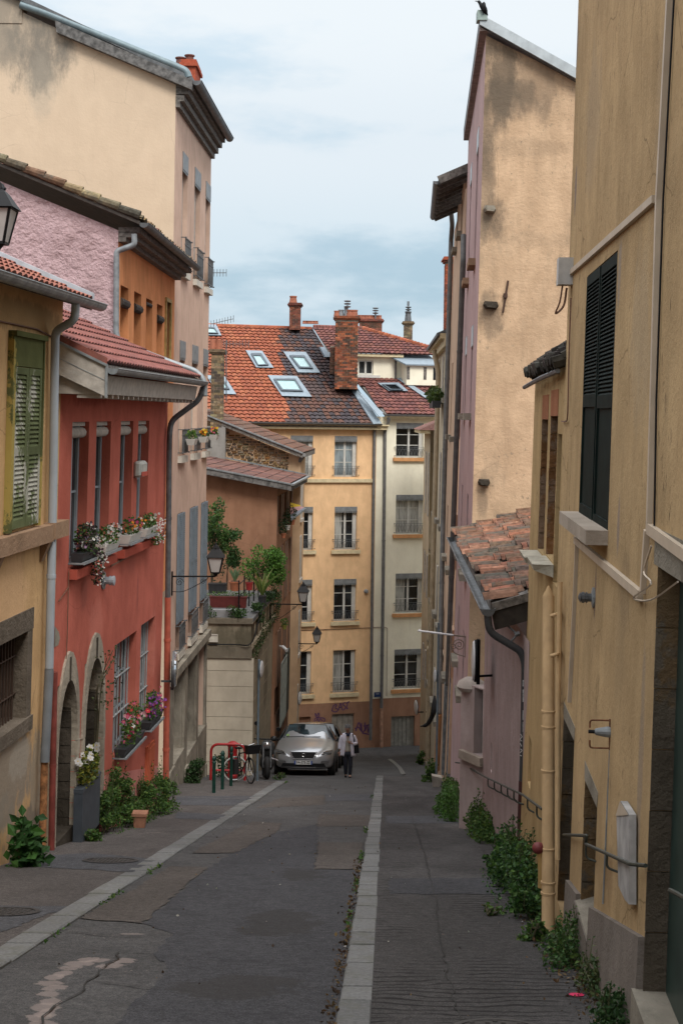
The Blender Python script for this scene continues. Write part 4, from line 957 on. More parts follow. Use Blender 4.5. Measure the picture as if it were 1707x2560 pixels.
for x, y, ra, rz, cl, am, sd in ((60, 790, 2.0, .25, (.3, .2, .1), .7, 1), (30, 1500, .8, .8, (.66, .42, .24), .6, 2), (20, 1960, 1.3, .8, (.27, .23, .185), .9, 3), (92, 1960, .35, .9, (.33, .27, .2), .85, 4), (60, 2110, 1.0, .5, (.2, .17, .135), .85, 5), (50, 1900, .6, .3, (.36, .31, .25), .9, 7), (100, 1200, .25, .9, (.5, .3, .15), .5, 6)):
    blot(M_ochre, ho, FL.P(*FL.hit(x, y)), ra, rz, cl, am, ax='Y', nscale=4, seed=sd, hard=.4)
# ================================================================ FAR FACADES closing the street
M_apric = plaster('apricot_render', (.84, .55, .31), var=.07, fine=.12, streak=.25, stain=.05, dirt=(.4, .2, .1), bump=.15)
M_palec = plaster('pale_cream_render', (.86, .81, .65), var=.05, mott=.06, fine=.12, streak=.2, stain=.06, dirt=(.4, .33, .2), bump=.15)
M_terra = plaster('terracotta_base_paint', (.36, .20, .13), var=.2, streak=.4, stain=.25, dirt=(.2, .11, .08), bump=.2)
M_sillo = plain('orange_sill', (.55, .27, .11), .8, var=.15); M_sillc = plain('cream_sill', (.58, .48, .3), .8, var=.15)
M_tiledk = tinted('dark_roof_tiles', .85, 6, .35, lich=(.07, .05, .055), lamt=.3)
M_pipeg = plain('grey_drainpipe', (.13, .125, .12), .6, var=.2)
M_framew = plain('white_window_frame', (.55, .54, .5), .6, var=.1)
FCc = Fr((XC, 61, 0), (1, .3, 0), 1)
assert FCc.N.y < 0
uL, uM, uRr = -10.5, FCc.hit(936, 1400)[0], 6.5
def boxop(c): return FCc.op(*c)
ap = thing('apricot_house', 'apricot house with orange and brown tiled roof closing the street', 'house', FCc.P(-3, -14.4))
pc = thing('pale_house', 'pale cream house with drainpipes beside the apricot house', 'house', FCc.P(3, -14.7))
A_w = {}
for ci, (a, b) in enumerate(((726, 782), (836, 892))):
    for fi, (t, bt, sh_) in enumerate(((1089, 1192, 0), (1267, 1376, 0), (1449, 1556, -2), (1628, 1736, -4))):
        A_w[(ci, fi)] = FCc.op(a + sh_, b + sh_, t, bt)
vf = [(sum(A_w[(c, f)][2] for c in (0, 1)) / 2, sum(A_w[(c, f)][3] for c in (0, 1)) / 2) for f in range(4)]
A_w = {k: (o[0], o[1], vf[k[1]][0], vf[k[1]][1]) for k, o in A_w.items()}
dA = FCc.op(829, 884, 1786, 1893); bA = FCc.op(741, 776, 1793, 1815)
vTA = FCc.hit(935, 1066)[1]; vBase = FCc.hit(880, 1755)[1]
EXTRA = [(A_w[(0, f)][0] - 3.2 * 1, A_w[(0, f)][1] - 3.2 * 1, vf[f][0], vf[f][1]) for f in range(0)]
opsA = [A_w[k] for k in A_w]
mb = MB(); mb.wall(FCc, uL, uM, vBase, vTA, opsA, .22)
mb.face(FCc.P(uM, -16, -.02), FCc.P(uM, -16, -9), FCc.P(uM, vTA, -9), FCc.P(uM, vTA, -.02)); mb.build('wall', M_apric, ap)
mb = MB(); mb.wall(FCc, uL, uM, -16.5, vBase, [(dA[0], dA[1], dA[2], dA[3]), bA], .15); mb.build('painted_base', M_terra, ap)
mb = MB(); mb.face(*[FCc.P(a, b, -.14) for a, b in ((bA[0], bA[2]), (bA[1], bA[2]), (bA[1], bA[3]), (bA[0], bA[3]))]); mb.build('blocked_opening', M_terra, ap)
mb = MB(); n = 4
mb.face(*[FCc.P(a, b, -.14) for a, b in ((dA[0], dA[2]), (dA[1], dA[2]), (dA[1], dA[3]), (dA[0], dA[3]))])
for i in range(n): w_ = (dA[1] - dA[0]) / n; mb.fbox(FCc, dA[0] + i * w_ + .01, dA[0] + (i + 1) * w_ - .01, dA[2], dA[3] - .02, -.135, -.1)
mb.build('door', plain('grey_wooden_door', (.3, .27, .23), .8, var=.2), ap)
def facade_windows(root, wins, lam, sillm, glasses, cols=2, rows=3, ffm=M_framew):
    for k, o in wins.items():
        c, f = k; wd = frame_window(FCc, root, o, .2, ffm, glasses.get(k, M_glass), cols, rows if f < 3 or cols != 2 else rows, fw=.06)
        # casing visible on the right jamb
        mb = MB(); mb.fbox(FCc, o[1] - .17, o[1] - .003, o[2] + .02, o[3] - .02, -.17, -.12); mb.build('open_leaf', ffm, wd)
        if random.random() < .6 and (c, f) not in glasses:
            a_, b_ = (o[0] + .07, o[0] + (o[1] - o[0]) * rnd(.25, .45)); mb = MB(); mb.fbox(FCc, a_, b_, o[2] + .1, o[3] - .08, -.197, -.192); mb.build('curtain', M_glassw, wd)
        if f in lam: pelmet(FCc, wd, o, .2, M_pelm, n=.01)
        if sillm and f in sillm: mb = MB(); mb.fbox(FCc, o[0] - .14, o[1] + .14, o[2] - .15, o[2] - .003, -.15, .12); mb.build('window_sill', sillm[f], wd)
        rail(FCc, wd, o, .42, M_zincd, n=.05, t=.014, bars=9, ext=.08)
facade_windows(ap, A_w, (0, 1, 2), {1: M_sillc, 2: M_sillc, 3: M_sillc}, {(1, 0): M_lace, (0, 0): M_glassw, (1, 2): M_glass})
v_b = FCc.hit(860, 1200)[1]; mb = MB(); mb.fbox(FCc, uL, uM - .05, v_b - .1, v_b + .05, .002, .1); mb.build('string_course', M_sillc, ap)
# pale house
C_w = {(0, 0): FCc.op(990, 1058, 1057, 1144), (0, 1): FCc.op(989, 1057, 1237, 1336), (0, 2): FCc.op(988, 1055, 1434, 1534), (0, 3): FCc.op(985, 1053, 1624, 1724)}
dC = FCc.op(977, 1036, 1792, 1883); vBC = FCc.hit(980, 1745)[1]; vTC = FCc.hit(1000, 1042)[1]
mb = MB(); mb.wall(FCc, uM + .003, uRr, vBC, vTC, list(C_w.values()), .22)
mb.face(FCc.P(uRr, -16, 0), FCc.P(uRr, -16, -9), FCc.P(uRr, vTC, -9), FCc.P(uRr, vTC, 0)); mb.build('wall', M_palec, pc)
mb = MB(); mb.wall(FCc, uM + .003, uRr, -16.5, vBC, [dC], .15); mb.build('painted_base', M_terra, pc)
mb = MB(); mb.face(*[FCc.P(a, b, -.14) for a, b in ((dC[0], dC[2]), (dC[1], dC[2]), (dC[1], dC[3]), (dC[0], dC[3]))])
for i in range(6): w_ = (dC[1] - dC[0]) / 6; mb.fbox(FCc, dC[0] + i * w_ + .01, dC[0] + (i + 1) * w_ - .01, dC[2], dC[3] - .02, -.135, -.11)
mb.build('garage_door', plain('grey_green_door', (.24, .23, .2), .8, var=.2), pc)
mb = MB(); mb.fbox(FCc, dC[0] - .15, dC[1] + .2, dC[2] - .25, dC[2] - .01, -.1, .12); mb.build('doorstep', M_stone, pc)
facade_windows(pc, C_w, (0, 1, 2, 3), {0: M_sillo, 1: M_sillo, 2: M_sillo, 3: M_sillo}, {(0, 1): M_glassw}, 2, 3)
def onc(x, y, n=.08): return FCc.P(*FCc.hit(x, y, n), n)
pipe(ap, M_pipeg, [onc(936, 1068), onc(934, 1200), onc(931, 1400), onc(926, 1850)], .065, collars=2.6)
pipe(pc, M_pipeg, [onc(972, 1044, .4), onc(970, 1058, .3), onc(962, 1075), onc(961, 1200), onc(957, 1500), onc(953, 1775)], .07, collars=2.6, rb=.3)
pipe(pc, plain('painted_iron_pipe', (.36, .2, .13), .8, var=.3), [onc(953, 1770), onc(953, 1880)], .075, name='lower_downpipe', collars=9)
mb = MB(); mb.tube(arcpts([onc(740, 1576, .02), onc(860, 1572, .03), onc(955, 1568, .03), onc(968, 1572, .02)]), .012, 4); mb.tube([onc(968, 1572, .02), onc(966, 1740, .02)], .012, 4); mb.build('cable', M_cable, pc)
mb = MB(); mb.lathe(onc(914, 1478, 0), [(.09, 0), (.09, .1), (.05, .16)], 10, FCc.N); mb.build('flue_vent', M_zinc, ap)
# street name plate
sp_ = FCc.op(932, 948, 1729, 1741); st = thing('street_plate', 'small blue street name plate on the corner of the apricot house', 'street sign', FCc.P(sp_[0], sp_[2], .1))
mb = MB(); mb.fbox(FCc, sp_[0], sp_[1], sp_[2], sp_[3], .16, .18); mb.build('plate', plain('blue_enamel', (.01, .03, .1), .3, var=.1), st)
M_let = plain('white_lettering', (.7, .7, .7), .5, var=.05)
text_mesh('RUE', FCc, (sp_[0] + sp_[1]) / 2, sp_[3] - .07, .184, .06, M_let, st, width=.12)
# graffiti
M_graf = plain('purple_spray_paint', (.11, .045, .11), .7, var=.2)
def scrawl(root, mat, lines, wd, name='graffiti', fr=FCc, n=.006):
    mb = MB()
    for ln in lines:
        q = [fr.P(*fr.hit(x, y, n), n) for x, y in ln]; q = arcpts(q, 4) if len(q) > 2 else q
        for p, s in zip(q, q[1:]):
            d = (s - p)
            if d.length < 1e-5: continue
            e = fr.N.cross(d.normalized()) * wd / 2; mb.face(p - e, s - e, s + e, p + e)
    return mb.build(name, mat, root)
scrawl(ap, M_graf, [[(829, 1778), (834, 1764), (842, 1762), (838, 1770), (846, 1774), (838, 1780), (829, 1776)], [(846, 1776), (851, 1758), (855, 1775)], [(847, 1769), (855, 1768)], [(863, 1756), (856, 1760), (864, 1768), (857, 1776)], [(864, 1758), (874, 1754)], [(869, 1756), (866, 1772), (870, 1770)]], .05)
scrawl(ap, M_graf, [[(789, 1792), (788, 1783), (793, 1790), (796, 1782), (798, 1791), (790, 1793)], [(786, 1800), (790, 1795), (808, 1795), (812, 1800), (806, 1806), (788, 1806), (786, 1800)], [(790, 1803), (794, 1797), (797, 1804), (801, 1797), (806, 1803)], [(790, 1815), (793, 1811), (795, 1815), (798, 1810)], [(803, 1815), (812, 1812), (815, 1806)]], .045)
scrawl(ap, M_graf, [[(889, 1828), (897, 1806), (903, 1828), (896, 1818), (887, 1822)], [(903, 1808), (905, 1830), (911, 1826)], [(912, 1806), (912, 1828), (918, 1812), (920, 1832), (925, 1808)], [(908, 1815), (924, 1812)], [(905, 1832), (922, 1836)]], .06)
# ---- roofs
t1 = .50
FR1 = Fr(FCc.P(uM + .05, vTA + .1, .35), (1, .3, 0), 1, slope=t1)
def rf(fr, x, y): return fr.hit(x, y)
Vn = FR1.V.length
ridge = rf(FR1, 700, 820)[1]
edgeR = [rf(FR1, 943, 1060), rf(FR1, 790, 826)]
u_l = -10.5
def insideA(u, s):
    U_ = u + u_l; v = s / Vn
    xr = edgeR[0][0] + (edgeR[1][0] - edgeR[0][0]) * (v - edgeR[0][1]) / (edgeR[1][1] - edgeR[0][1])
    return U_ < xr and v < ridge
sp0 = FR1.hit(690, 826); sp1 = FR1.hit(713, 1050)
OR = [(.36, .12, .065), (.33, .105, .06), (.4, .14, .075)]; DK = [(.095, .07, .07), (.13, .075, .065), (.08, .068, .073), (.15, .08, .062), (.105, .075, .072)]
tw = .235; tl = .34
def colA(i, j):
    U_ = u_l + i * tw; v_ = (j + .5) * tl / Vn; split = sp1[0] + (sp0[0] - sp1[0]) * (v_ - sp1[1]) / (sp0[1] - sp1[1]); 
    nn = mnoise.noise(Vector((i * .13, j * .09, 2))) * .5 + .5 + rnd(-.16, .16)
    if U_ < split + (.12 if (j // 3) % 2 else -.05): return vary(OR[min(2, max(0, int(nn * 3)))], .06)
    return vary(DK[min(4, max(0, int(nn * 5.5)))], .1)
S1 = FR1.V.normalized()
nS = int(ridge * Vn / tl) + 1
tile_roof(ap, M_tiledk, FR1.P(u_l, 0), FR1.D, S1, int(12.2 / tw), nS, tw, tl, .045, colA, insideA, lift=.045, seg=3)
mb = MB(); q = [FR1.P(u_l, 0, -.03), FR1.P(edgeR[0][0], 0, -.03), FR1.P(edgeR[1][0], ridge, -.03), FR1.P(u_l, ridge, -.03)]; mb.hexa([p - Vector((0, 0, .15)) for p in q], q)
mb.build('roof_deck', M_wood, ap)
mb = MB(); u = u_l
while u < edgeR[1][0] - .3: mb.col = vary(random.choice(OR), .15); mb.tube([FR1.P(u, ridge, .02), FR1.P(u + .36, ridge, .06)], .11, 8); u += .34
mb.build('ridge_tiles', M_tiledk, ap)
mb = MB(); mb.fbox(FCc, u_l, uM + .4, vTA - .14, vTA + .02, .003, .3); mb.fbox(FCc, u_l, uM + .45, vTA + .02, vTA + .08, .003, .4); mb.build('eaves_board', M_sillc, ap)
gutter(ap, M_pipeg, FCc.P(u_l, vTA + .12, .45), FCc.P(uM + .1, vTA + .12, .45), .07, joints=2)
# zinc flashing down the slanting party edge
M_flash = plain('zinc_flashing', (.23, .28, .32), .6, .1, var=.12)
mb = MB()
def slab(fr, pts, h0, h1):
    q = [fr.hit(x, y) for x, y in pts]; mbx = mb; lo = [fr.P(a, b, h0) for a, b in q]; hi = [fr.P(a, b, h1) for a, b in q]; return mbx.hexa(lo, hi)
slab(FR1, [(778, 822), (788, 822), (950, 1058), (930, 1060)], .06, .22); mb.build('zinc_party_flashing', M_flash, ap)
mb = MB(); slab(FR1, [(795, 868), (822, 868), (825, 893), (808, 893)], .02, .35); mb.build('zinc_cap', M_flash, ap)
# skylights
M_sky = plain('skylight_glass', (.30, .43, .44), .35, 0, var=.1, spec=.3); M_skf = plain('skylight_frame', (.07, .09, .11), .5, .2)
def skylight(root, fr, outer, frm, gl, mat=M_sky, raise_=.0):
    def P_(pts, h): return [fr.P(*fr.hit(x, y, h), h) for x, y in pts]
    global mb
    mb = MB(); mb.hexa(P_(outer, .16), P_(outer, .27)); f = mb.build('skylight', M_flash, root)
    mb = MB(); a = P_(frm, .42); b = P_(gl, .42); a0 = P_(frm, .25)
    for i in range(4):
        j = (i + 1) % 4; mb.face(a[i], a[j], b[j], b[i]); mb.face(a0[i], a0[j], a[j], a[i])
    mb.build('skylight_frame', M_skf, f)
    mb = MB(); mb.face(*P_(gl, .34)); mb.build('pane', mat, f)
G = lambda pts: [(500 + x / 2.412, 720 + y / 2.412) for x, y in pts]
skylight(ap, FR1, G([(275, 375), (375, 378), (445, 480), (340, 478)]), G([(308, 392), (370, 392), (415, 462), (350, 465)]), G([(322, 405), (365, 407), (400, 457), (352, 460)]))
skylight(ap, FR1, G([(503, 383), (638, 385), (725, 510), (590, 508)]), G([(540, 403), (630, 405), (682, 483), (598, 480)]), G([(558, 415), (625, 417), (665, 475), (605, 472)]))
skylight(ap, FR1, G([(408, 525), (585, 530), (675, 655), (495, 650)]), G([(445, 545), (575, 545), (622, 620), (490, 617)]), G([(460, 553), (570, 555), (607, 612), (500, 608)]))
skylight(ap, FR1, G([(40, 525), (148, 530), (220, 640), (100, 636)]), G([(60, 545), (140, 548), (180, 608), (100, 605)]), G([(70, 555), (135, 557), (165, 600), (105, 598)]))
skylight(ap, FR1, G([(-20, 215), (100, 220), (130, 285), (20, 283)]), G([(0, 232), (88, 235), (112, 272), (30, 270)]), G([(10, 240), (85, 242), (104, 268), (35, 265)]))
# ---- pale house roofs
t2 = .5; vE2 = FCc.hit(1000, 1036, .3)[1]
FR2 = Fr(FCc.P(uM, vE2, .3), (1, .3, 0), 1, slope=t2)
s_top = FR2.hit(980, 946)[1]; V2 = FR2.V.length
BR = [(.2, .085, .075), (.24, .1, .085), (.16, .075, .07), (.22, .095, .075)]
l2 = FR2.hit(960, 1030)[0]; l2t = FR2.hit(888, 946)[0]
def insideB(u, s):
    v = s / V2; return (u + l2 - 3) > (l2 + (l2t - l2) * v / s_top)
tile_roof(pc, M_tiledk, FR2.P(l2 - 3, 0), FR2.D, FR2.V.normalized(), int(9.5 / .235), int(s_top * V2 / .3), .235, .3, .04, lambda i, j: vary(random.choice(BR), .08), insideB, lift=.04, seg=3)
mb = MB(); q = [FR2.P(l2, 0, -.05), FR2.P(uRr + .3, 0, -.05), FR2.P(uRr + .3, s_top, -.05), FR2.P(l2t, s_top, -.05)]; mb.hexa([p - Vector((0, 0, .1)) for p in q], q); mb.build('roof_deck', M_wood, pc)
mb = MB(); mb.fbox(FCc, uM + .35, uRr, vE2 - .2, vE2 - .04, .003, .28); mb.build('eaves_board', M_sillc, pc)
gutter(pc, M_pipeg, FCc.P(uM + .3, vE2 - .02, .42), FCc.P(uRr, vE2 - .02, .42), .07, joints=2)
mb = MB(); slab(FR2, [(897, 985), (903, 984), (956, 1032), (946, 1042)], .02, .12); mb.build('zinc_party_flashing', M_flash, pc)
# dormer storey
FD = Fr(FR2.P(0, s_top), (1, .3, 0), 1)
dw = FD.op(896, 933, 900, 937); vdt = FD.hit(960, 893)[1]; ud1 = FD.hit(992, 915)[0]
mb = MB(); mb.wall(FD, FD.hit(880, 915)[0], ud1, -.3, vdt, [dw], .12); mb.build('attic_wall', M_palec, pc)
wd = frame_window(FD, pc, dw, .1, M_framew, M_glass, 2, 1, fw=.06); mb = MB(); mb.fbox(FD, dw[0] - .1, dw[1] + .3, dw[2] - .12, dw[2] - .003, -.1, .1); mb.build('window_sill', M_framew, wd)
mb = MB(); mb.tube([FD.P(ud1 - .08, vdt, .06), FD.P(ud1 - .08, 0, .06)], .05, 8); mb.build('attic_downpipe', M_pipeg, pc)
mb = MB(); mb.fbox(FD, FD.hit(880, 915)[0], ud1 + .2, vdt, vdt + .13, .0, .3); mb.build('attic_eaves', M_sillc, pc)
FR3 = Fr(FD.P(0, vdt + .14, .35), (1, .3, 0), 1, slope=.42); V3 = FR3.V.length
a3 = FR3.hit(780, 880); hp_ = [FR3.hit(905, 822), FR3.hit(1078, 872)]; top3 = FR3.hit(905, 822)[1]; r_end = FR3.hit(1080, 886)[0]; l3 = FR3.hit(740, 888)[0]
lf0 = FR3.hit(786, 822); lf1 = FR3.hit(826, 888)
def insideC(u, s):
    v = s / V3; U_ = u + l3
    if U_ < lf1[0] + (lf0[0] - lf1[0]) * (v - lf1[1]) / (lf0[1] - lf1[1]): return False
    if U_ < hp_[0][0]: return v < top3
    k = (U_ - hp_[0][0]) / (hp_[1][0] - hp_[0][0]); return v < top3 + (hp_[1][1] - top3) * k
tile_roof(pc, M_tiledk, FR3.P(l3, 0), FR3.D, FR3.V.normalized(), int((r_end - l3) / .24) + 2, int(top3 * V3 / .32) + 1, .24, .32, .04, lambda i, j: vary(random.choice(BR), .08), insideC, lift=.04, seg=3)
mb = MB(); q = [FR3.P(lf1[0], 0, -.05), FR3.P(r_end, 0, -.05), FR3.P(hp_[1][0], hp_[1][1], -.05), FR3.P(hp_[0][0], top3, -.05), FR3.P(lf0[0], top3, -.05)]; mb.face(*q); mb.build('upper_roof_deck', M_wood, pc)
mb = MB()
q0 = FR3.P(hp_[0][0], top3, .04); q1_ = FR3.P(*hp_[1], .04)
for i in range(22):
    mb.col = vary(random.choice(OR), .15); mb.tube([q0 + (q1_ - q0) * (i / 22), q0 + (q1_ - q0) * ((i + 1.05) / 22) + Vector((0, 0, .03))], .12, 7)
ql = FR3.P(lf0[0], top3, .04)
for i in range(16): mb.col = vary(random.choice(BR), .15); mb.tube([ql + (q0 - ql) * (i / 16), ql + (q0 - ql) * ((i + .9) / 16)], .12, 7)
mb.build('ridge_tiles', M_tiledk, pc)
# zinc-roofed dormer on the right
FDz = Fr(FR2.P(0, s_top * .72), (1, .3, 0), 1)
zo = [FDz.op(1061, 1066, 915, 955), FDz.op(1019, 1023, 918, 952)]
zl = FDz.hit(1016, 930)[0]; zr = FDz.hit(1095, 930)[0]; zb = FDz.hit(1050, 963)[1]; zt = FDz.hit(1050, 911)[1]
mb = MB(); mb.wall(FDz, zl, zr, zb, zt, [], .1); mb.face(FDz.P(zl, zb, 0), FDz.P(zl, zb, -2.2), FDz.P(zl, zt + .5, -2.2), FDz.P(zl, zt, 0))
dz = mb.build('dormer', M_palec, pc)
mb = MB(); q = [FDz.P(zl - .1, zt, .15), FDz.P(zr, zt, .15), FDz.P(zr, zt + .62, -1.6), FDz.P(zl - .75, zt + .62, -1.6)]; mb.hexa([p - Vector((0, 0, .06)) for p in q], q); mb.build('zinc_roof', M_flash, dz)
for x in (1020, 1062, 1086):
    u = FDz.hit(x, 930)[0]; mb = MB(); mb.fbox(FDz, u - .07, u + .07, zb + .25, zt - .12, .0, .012); mb.build('slit_window', M_wood if x != 1086 else M_glass, dz)
mb = MB(); slab(FR2, [(988, 946), (998, 944), (1088, 1002), (1078, 1008)], .05, .22); mb.build('valley_flashing', M_flash, pc)
skylight(pc, FR2, [(944, 957), (996, 956), (1020, 977), (972, 977)], [(955, 960), (990, 960), (1008, 974), (975, 974)], [(962, 962), (988, 962), (1002, 972), (979, 972)], M_glass)
# ---- chimneys
M_brick = tinted('chimney_brick', .9, 10, .4, lich=(.08, .06, .05), lamt=.7); M_mort = plain('mortar', (.3, .26, .2), .95, var=.3)
BKR = [(.34, .1, .06), (.28, .085, .05), (.2, .075, .05), (.38, .13, .08)]; BKY = [(.34, .25, .15), (.26, .19, .12), (.12, .1, .08), (.38, .29, .18), (.2, .15, .1)]
def bricks(root, x0, x1, y0, y1, Y, cols_, name='chimney', cap=True, dep=.7, bh=.085, bw=.22, pots=(), capm=.06, parent_kind=None):
    p0 = at(x0, y1, Y); p1 = at(x1, y0, Y); W = p1.x - p0.x; H = p1.z - p0.z; mb = MB()
    mb.box(p0.x + .012, p1.x - .012, Y + .012, Y + dep - .012, p0.z, p1.z)
    core = mb.build(name, M_mort, root)
    mb = MB(); n = int(H / bh)
    for j in range(n):
        z0 = p0.z + j * bh; x = p0.x - (bw / 2 if j % 2 else 0)
        while x < p1.x:
            a = max(x, p0.x); b = min(x + bw - .012, p1.x)
            if b - a > .02: mb.col = vary(random.choice(cols_), .25); e = rnd(0, .006); mb.box(a, b, Y - e, Y + dep, z0, z0 + bh - .012)
            x += bw
    if cap:
        mb.col = vary(cols_[1], .2)
        for k, e in ((0, .05), (1, .1), (2, .06)): mb.box(p0.x - e, p1.x + e, Y - e, Y + dep + e, p1.z + k * capm, p1.z + (k + 1) * capm - .004)
    mb.build('brickwork', M_brick, core)
    for px, h, r, m in pots:
        c = at(px, y0, Y); c = Vector((c.x, Y + dep / 2, p1.z + capm * 3)); mb = MB(); mb.lathe(c, [(r * 1.1, 0), (r * .85, h * .8), (r, h * .82), (r, h)], 10); mb.build('chimney_pot', m, core)
    return core
M_pot = plain('clay_pot', (.33, .12, .07), .8, var=.25); M_cowl = plain('metal_cowl', (.2, .21, .22), .5, .4)
bricks(ap, 723, 751, 766, 824, 68.2, [(.24, .085, .055), (.16, .06, .045), (.3, .11, .07)], pots=((732, .35, .18, M_pot),), dep=.9)
bricks(ap, 836, 896, 800, 972, 62.5, [(.36, .12, .06), (.27, .09, .05), (.15, .07, .045), (.42, .15, .08), (.1, .06, .045)], dep=1.1, pots=((842, .25, .14, M_pot), (852, .3, .13, M_cowl), (864, .45, .08, M_cowl), (874, .3, .16, M_pot), (886, .3, .15, M_pot)), name='chimney')
bricks(ap, 824, 838, 865, 935, 62.9, [(.16, .08, .055), (.12, .07, .05)], cap=False, dep=.8, name='chimney_shoulder')
bricks(pc, 898, 955, 806, 836, 71.5, [(.16, .08, .055), (.26, .1, .07)], dep=.8, pots=tuple((900 + 8 * i, .2, .13, M_pot) for i in range(7)), name='chimney')
bricks(pc, 1009, 1031, 812, 856, 70.5, BKY, dep=.5, pots=((1020, .5, .16, M_zincd), (1020, 1.0, .06, M_cowl)), name='chimney')
bricks(pc, 760, 790, 818, 822, 72, BKR, dep=.4, pots=tuple((762 + 9 * i, .15, .13, M_pot) for i in range(4)), cap=False, name='chimney')
def cowlcap(root, x, y, Y):
    c = at(x, y, Y); mb = MB(); mb.tube([c, c + Vector((0, 0, .35))], .04, 6)
    for h in (.25, .38, .5): mb.lathe(c + Vector((0, 0, h)), [(.12, 0), (.16, .05), (.05, .08)], 8)
    mb.build('chimney_cowl', M_cowl, root)
cowlcap(pc, 1020, 795, 70.7); cowlcap(pc, 938, 797, 71.7); cowlcap(ap, 868, 783, 63)

# ================================================================ STONE-GABLED HOUSE (behind the terracotta one)
DT = Vector((.0603, 1, 0)).normalized()
FT = Fr((-2.5, 41, 0), DT, 1, lean=.008)            # line of the left side of the street from the terrace on
uG = (53.5 - 41) / DT.y; uT = (47.4 - 41) / DT.y; uX = (58.5 - 41) / DT.y
M_rubble = None
sg_h = thing('stone_gabled_house', 'narrow buff house with bare rubble gable and tall brick chimney', 'house', FT.P(uG + 1.5, -13.4, -2))
FGs = Fr(FT.P(uG, 0), (-1, 0, 0), 1); FGs.N = Vector((0, -1, 0))
M_buff = plaster('buff_render', (.55, .38, .24), var=.14, streak=.5, stain=.15, bump=.2)
ta = FGs.hit(556, 1066); tb = FGs.hit(745, 1141); sgs = (ta[1] - tb[1]) / (ta[0] - tb[0])
topf = lambda u: tb[1] + sgs * (u - tb[0])
mb = MB(); mb.wall(FGs, -.25, 3.9, -15, topf); mb.build('gable_wall', M_buff, sg_h)
# rubble stones
mb = MB(); M_rub = tinted('rubble_stone', .95, 16, .5, lich=(.05, .045, .035), lamt=.5)
cr = [FGs.hit(x, y) for x, y in ((564, 1079), (660, 1108), (726, 1138), (724, 1176), (640, 1160), (564, 1140))]
def inpoly(p, poly):
    c = False
    for (x1, y1), (x2, y2) in zip(poly, poly[1:] + poly[:1]):
        if (y1 > p[1]) != (y2 > p[1]) and p[0] < (x2 - x1) * (p[1] - y1) / (y2 - y1) + x1: c = not c
    return c
v = min(q[1] for q in cr)
while v < max(q[1] for q in cr):
    u = min(q[0] for q in cr) + rnd(0, .1); h = rnd(.05, .11)
    while u < max(q[0] for q in cr):
        w_ = rnd(.1, .28)
        if inpoly((u + w_ / 2, v + h / 2), cr):
            mb.col = vary(random.choice([(.3, .2, .1), (.2, .15, .1), (.34, .27, .18), (.1, .08, .06), (.3, .24, .18), (.24, .13, .05)]), .3)
            n1 = rnd(.02, .07); a = [FGs.P(u + rnd(0, .02), v + rnd(0, .015), 0), FGs.P(u + w_ - rnd(.01, .03), v + rnd(0, .015), 0), FGs.P(u + w_ - rnd(.01, .03), v + h - rnd(.008, .02), 0), FGs.P(u + rnd(0, .02), v + h - rnd(.008, .02), 0)]
            c = (a[0] + a[2]) / 2; b = [c + (p - c) * .75 + FGs.N * n1 for p in a]
            mb.hexa(a, b)
        u += w_
    v += h
mb.build('rubble_stonework', M_rub, sg_h)
so_ = [FT.op(731, 735, 1260, 1435), FT.op(730, 733, 1590, 1700)]
mb = MB(); mb.wall(FT, uG, uX, lambda u: FT.gv(u) - .3, tb[1] - .03, [], .2); mb.build('street_wall', M_buff, sg_h)
for k, (a, b) in enumerate(((uG + 1.0, uG + 1.9), (uG + 3, uG + 3.9))):
    for v0 in (-12.6, -9.6, -6.6, -4.2):
        mb = MB(); mb.fbox(FT, a - .06, b + .06, v0 - .12, v0, .0, .1); mb.fbox(FT, a, a + .4, v0, v0 + 1.7, .0, .04); mb.fbox(FT, b - .4, b, v0, v0 + 1.7, .0, .04)
        w1 = mb.build('window', M_woodp, sg_h); mb = MB(); mb.fbox(FT, a + .4, b - .4, v0, v0 + 1.7, .0, .01); mb.build('pane', M_glass, w1)
Ssg = Vector((-1, 0, sgs)).normalized(); e0 = Vector((at(757, 1134, 53.2).x, 53.1, at(757, 1134, 53.2).z)); e1 = e0 + DT * 5.8
mb = MB(); z = Vector((0, 0, 1)); mb.hexa([e0 - z * .16, e1 - z * .16, e1 + Ssg * 4.6 - z * .16, e0 + Ssg * 4.6 - z * .16], [e0, e1, e1 + Ssg * 4.6, e0 + Ssg * 4.6]); mb.build('roof_deck', M_wood, sg_h)
tile_roof(sg_h, M_tileold, e0 + z * .01 + DT * .1, DT, Ssg, 24, 11, .235, .4, .04, tilecol([(.2, .1, .07), (.16, .1, .08)], .2), lift=.03)
mb = MB(); mb.beam(e0 + z * .02, e0 + Ssg * 4.6 + z * .02, .12, .05); mb.build('verge_flashing', M_zinc, sg_h)
pipe(sg_h, M_pipeg, [e0 + Vector((.05, .1, -.05)), at(756, 1143, 53.4), at(747, 1155, 53.6), at(740, 1400, 53.8), at(735, 1765, 54)], .075, rb=.2, collars=2.5)
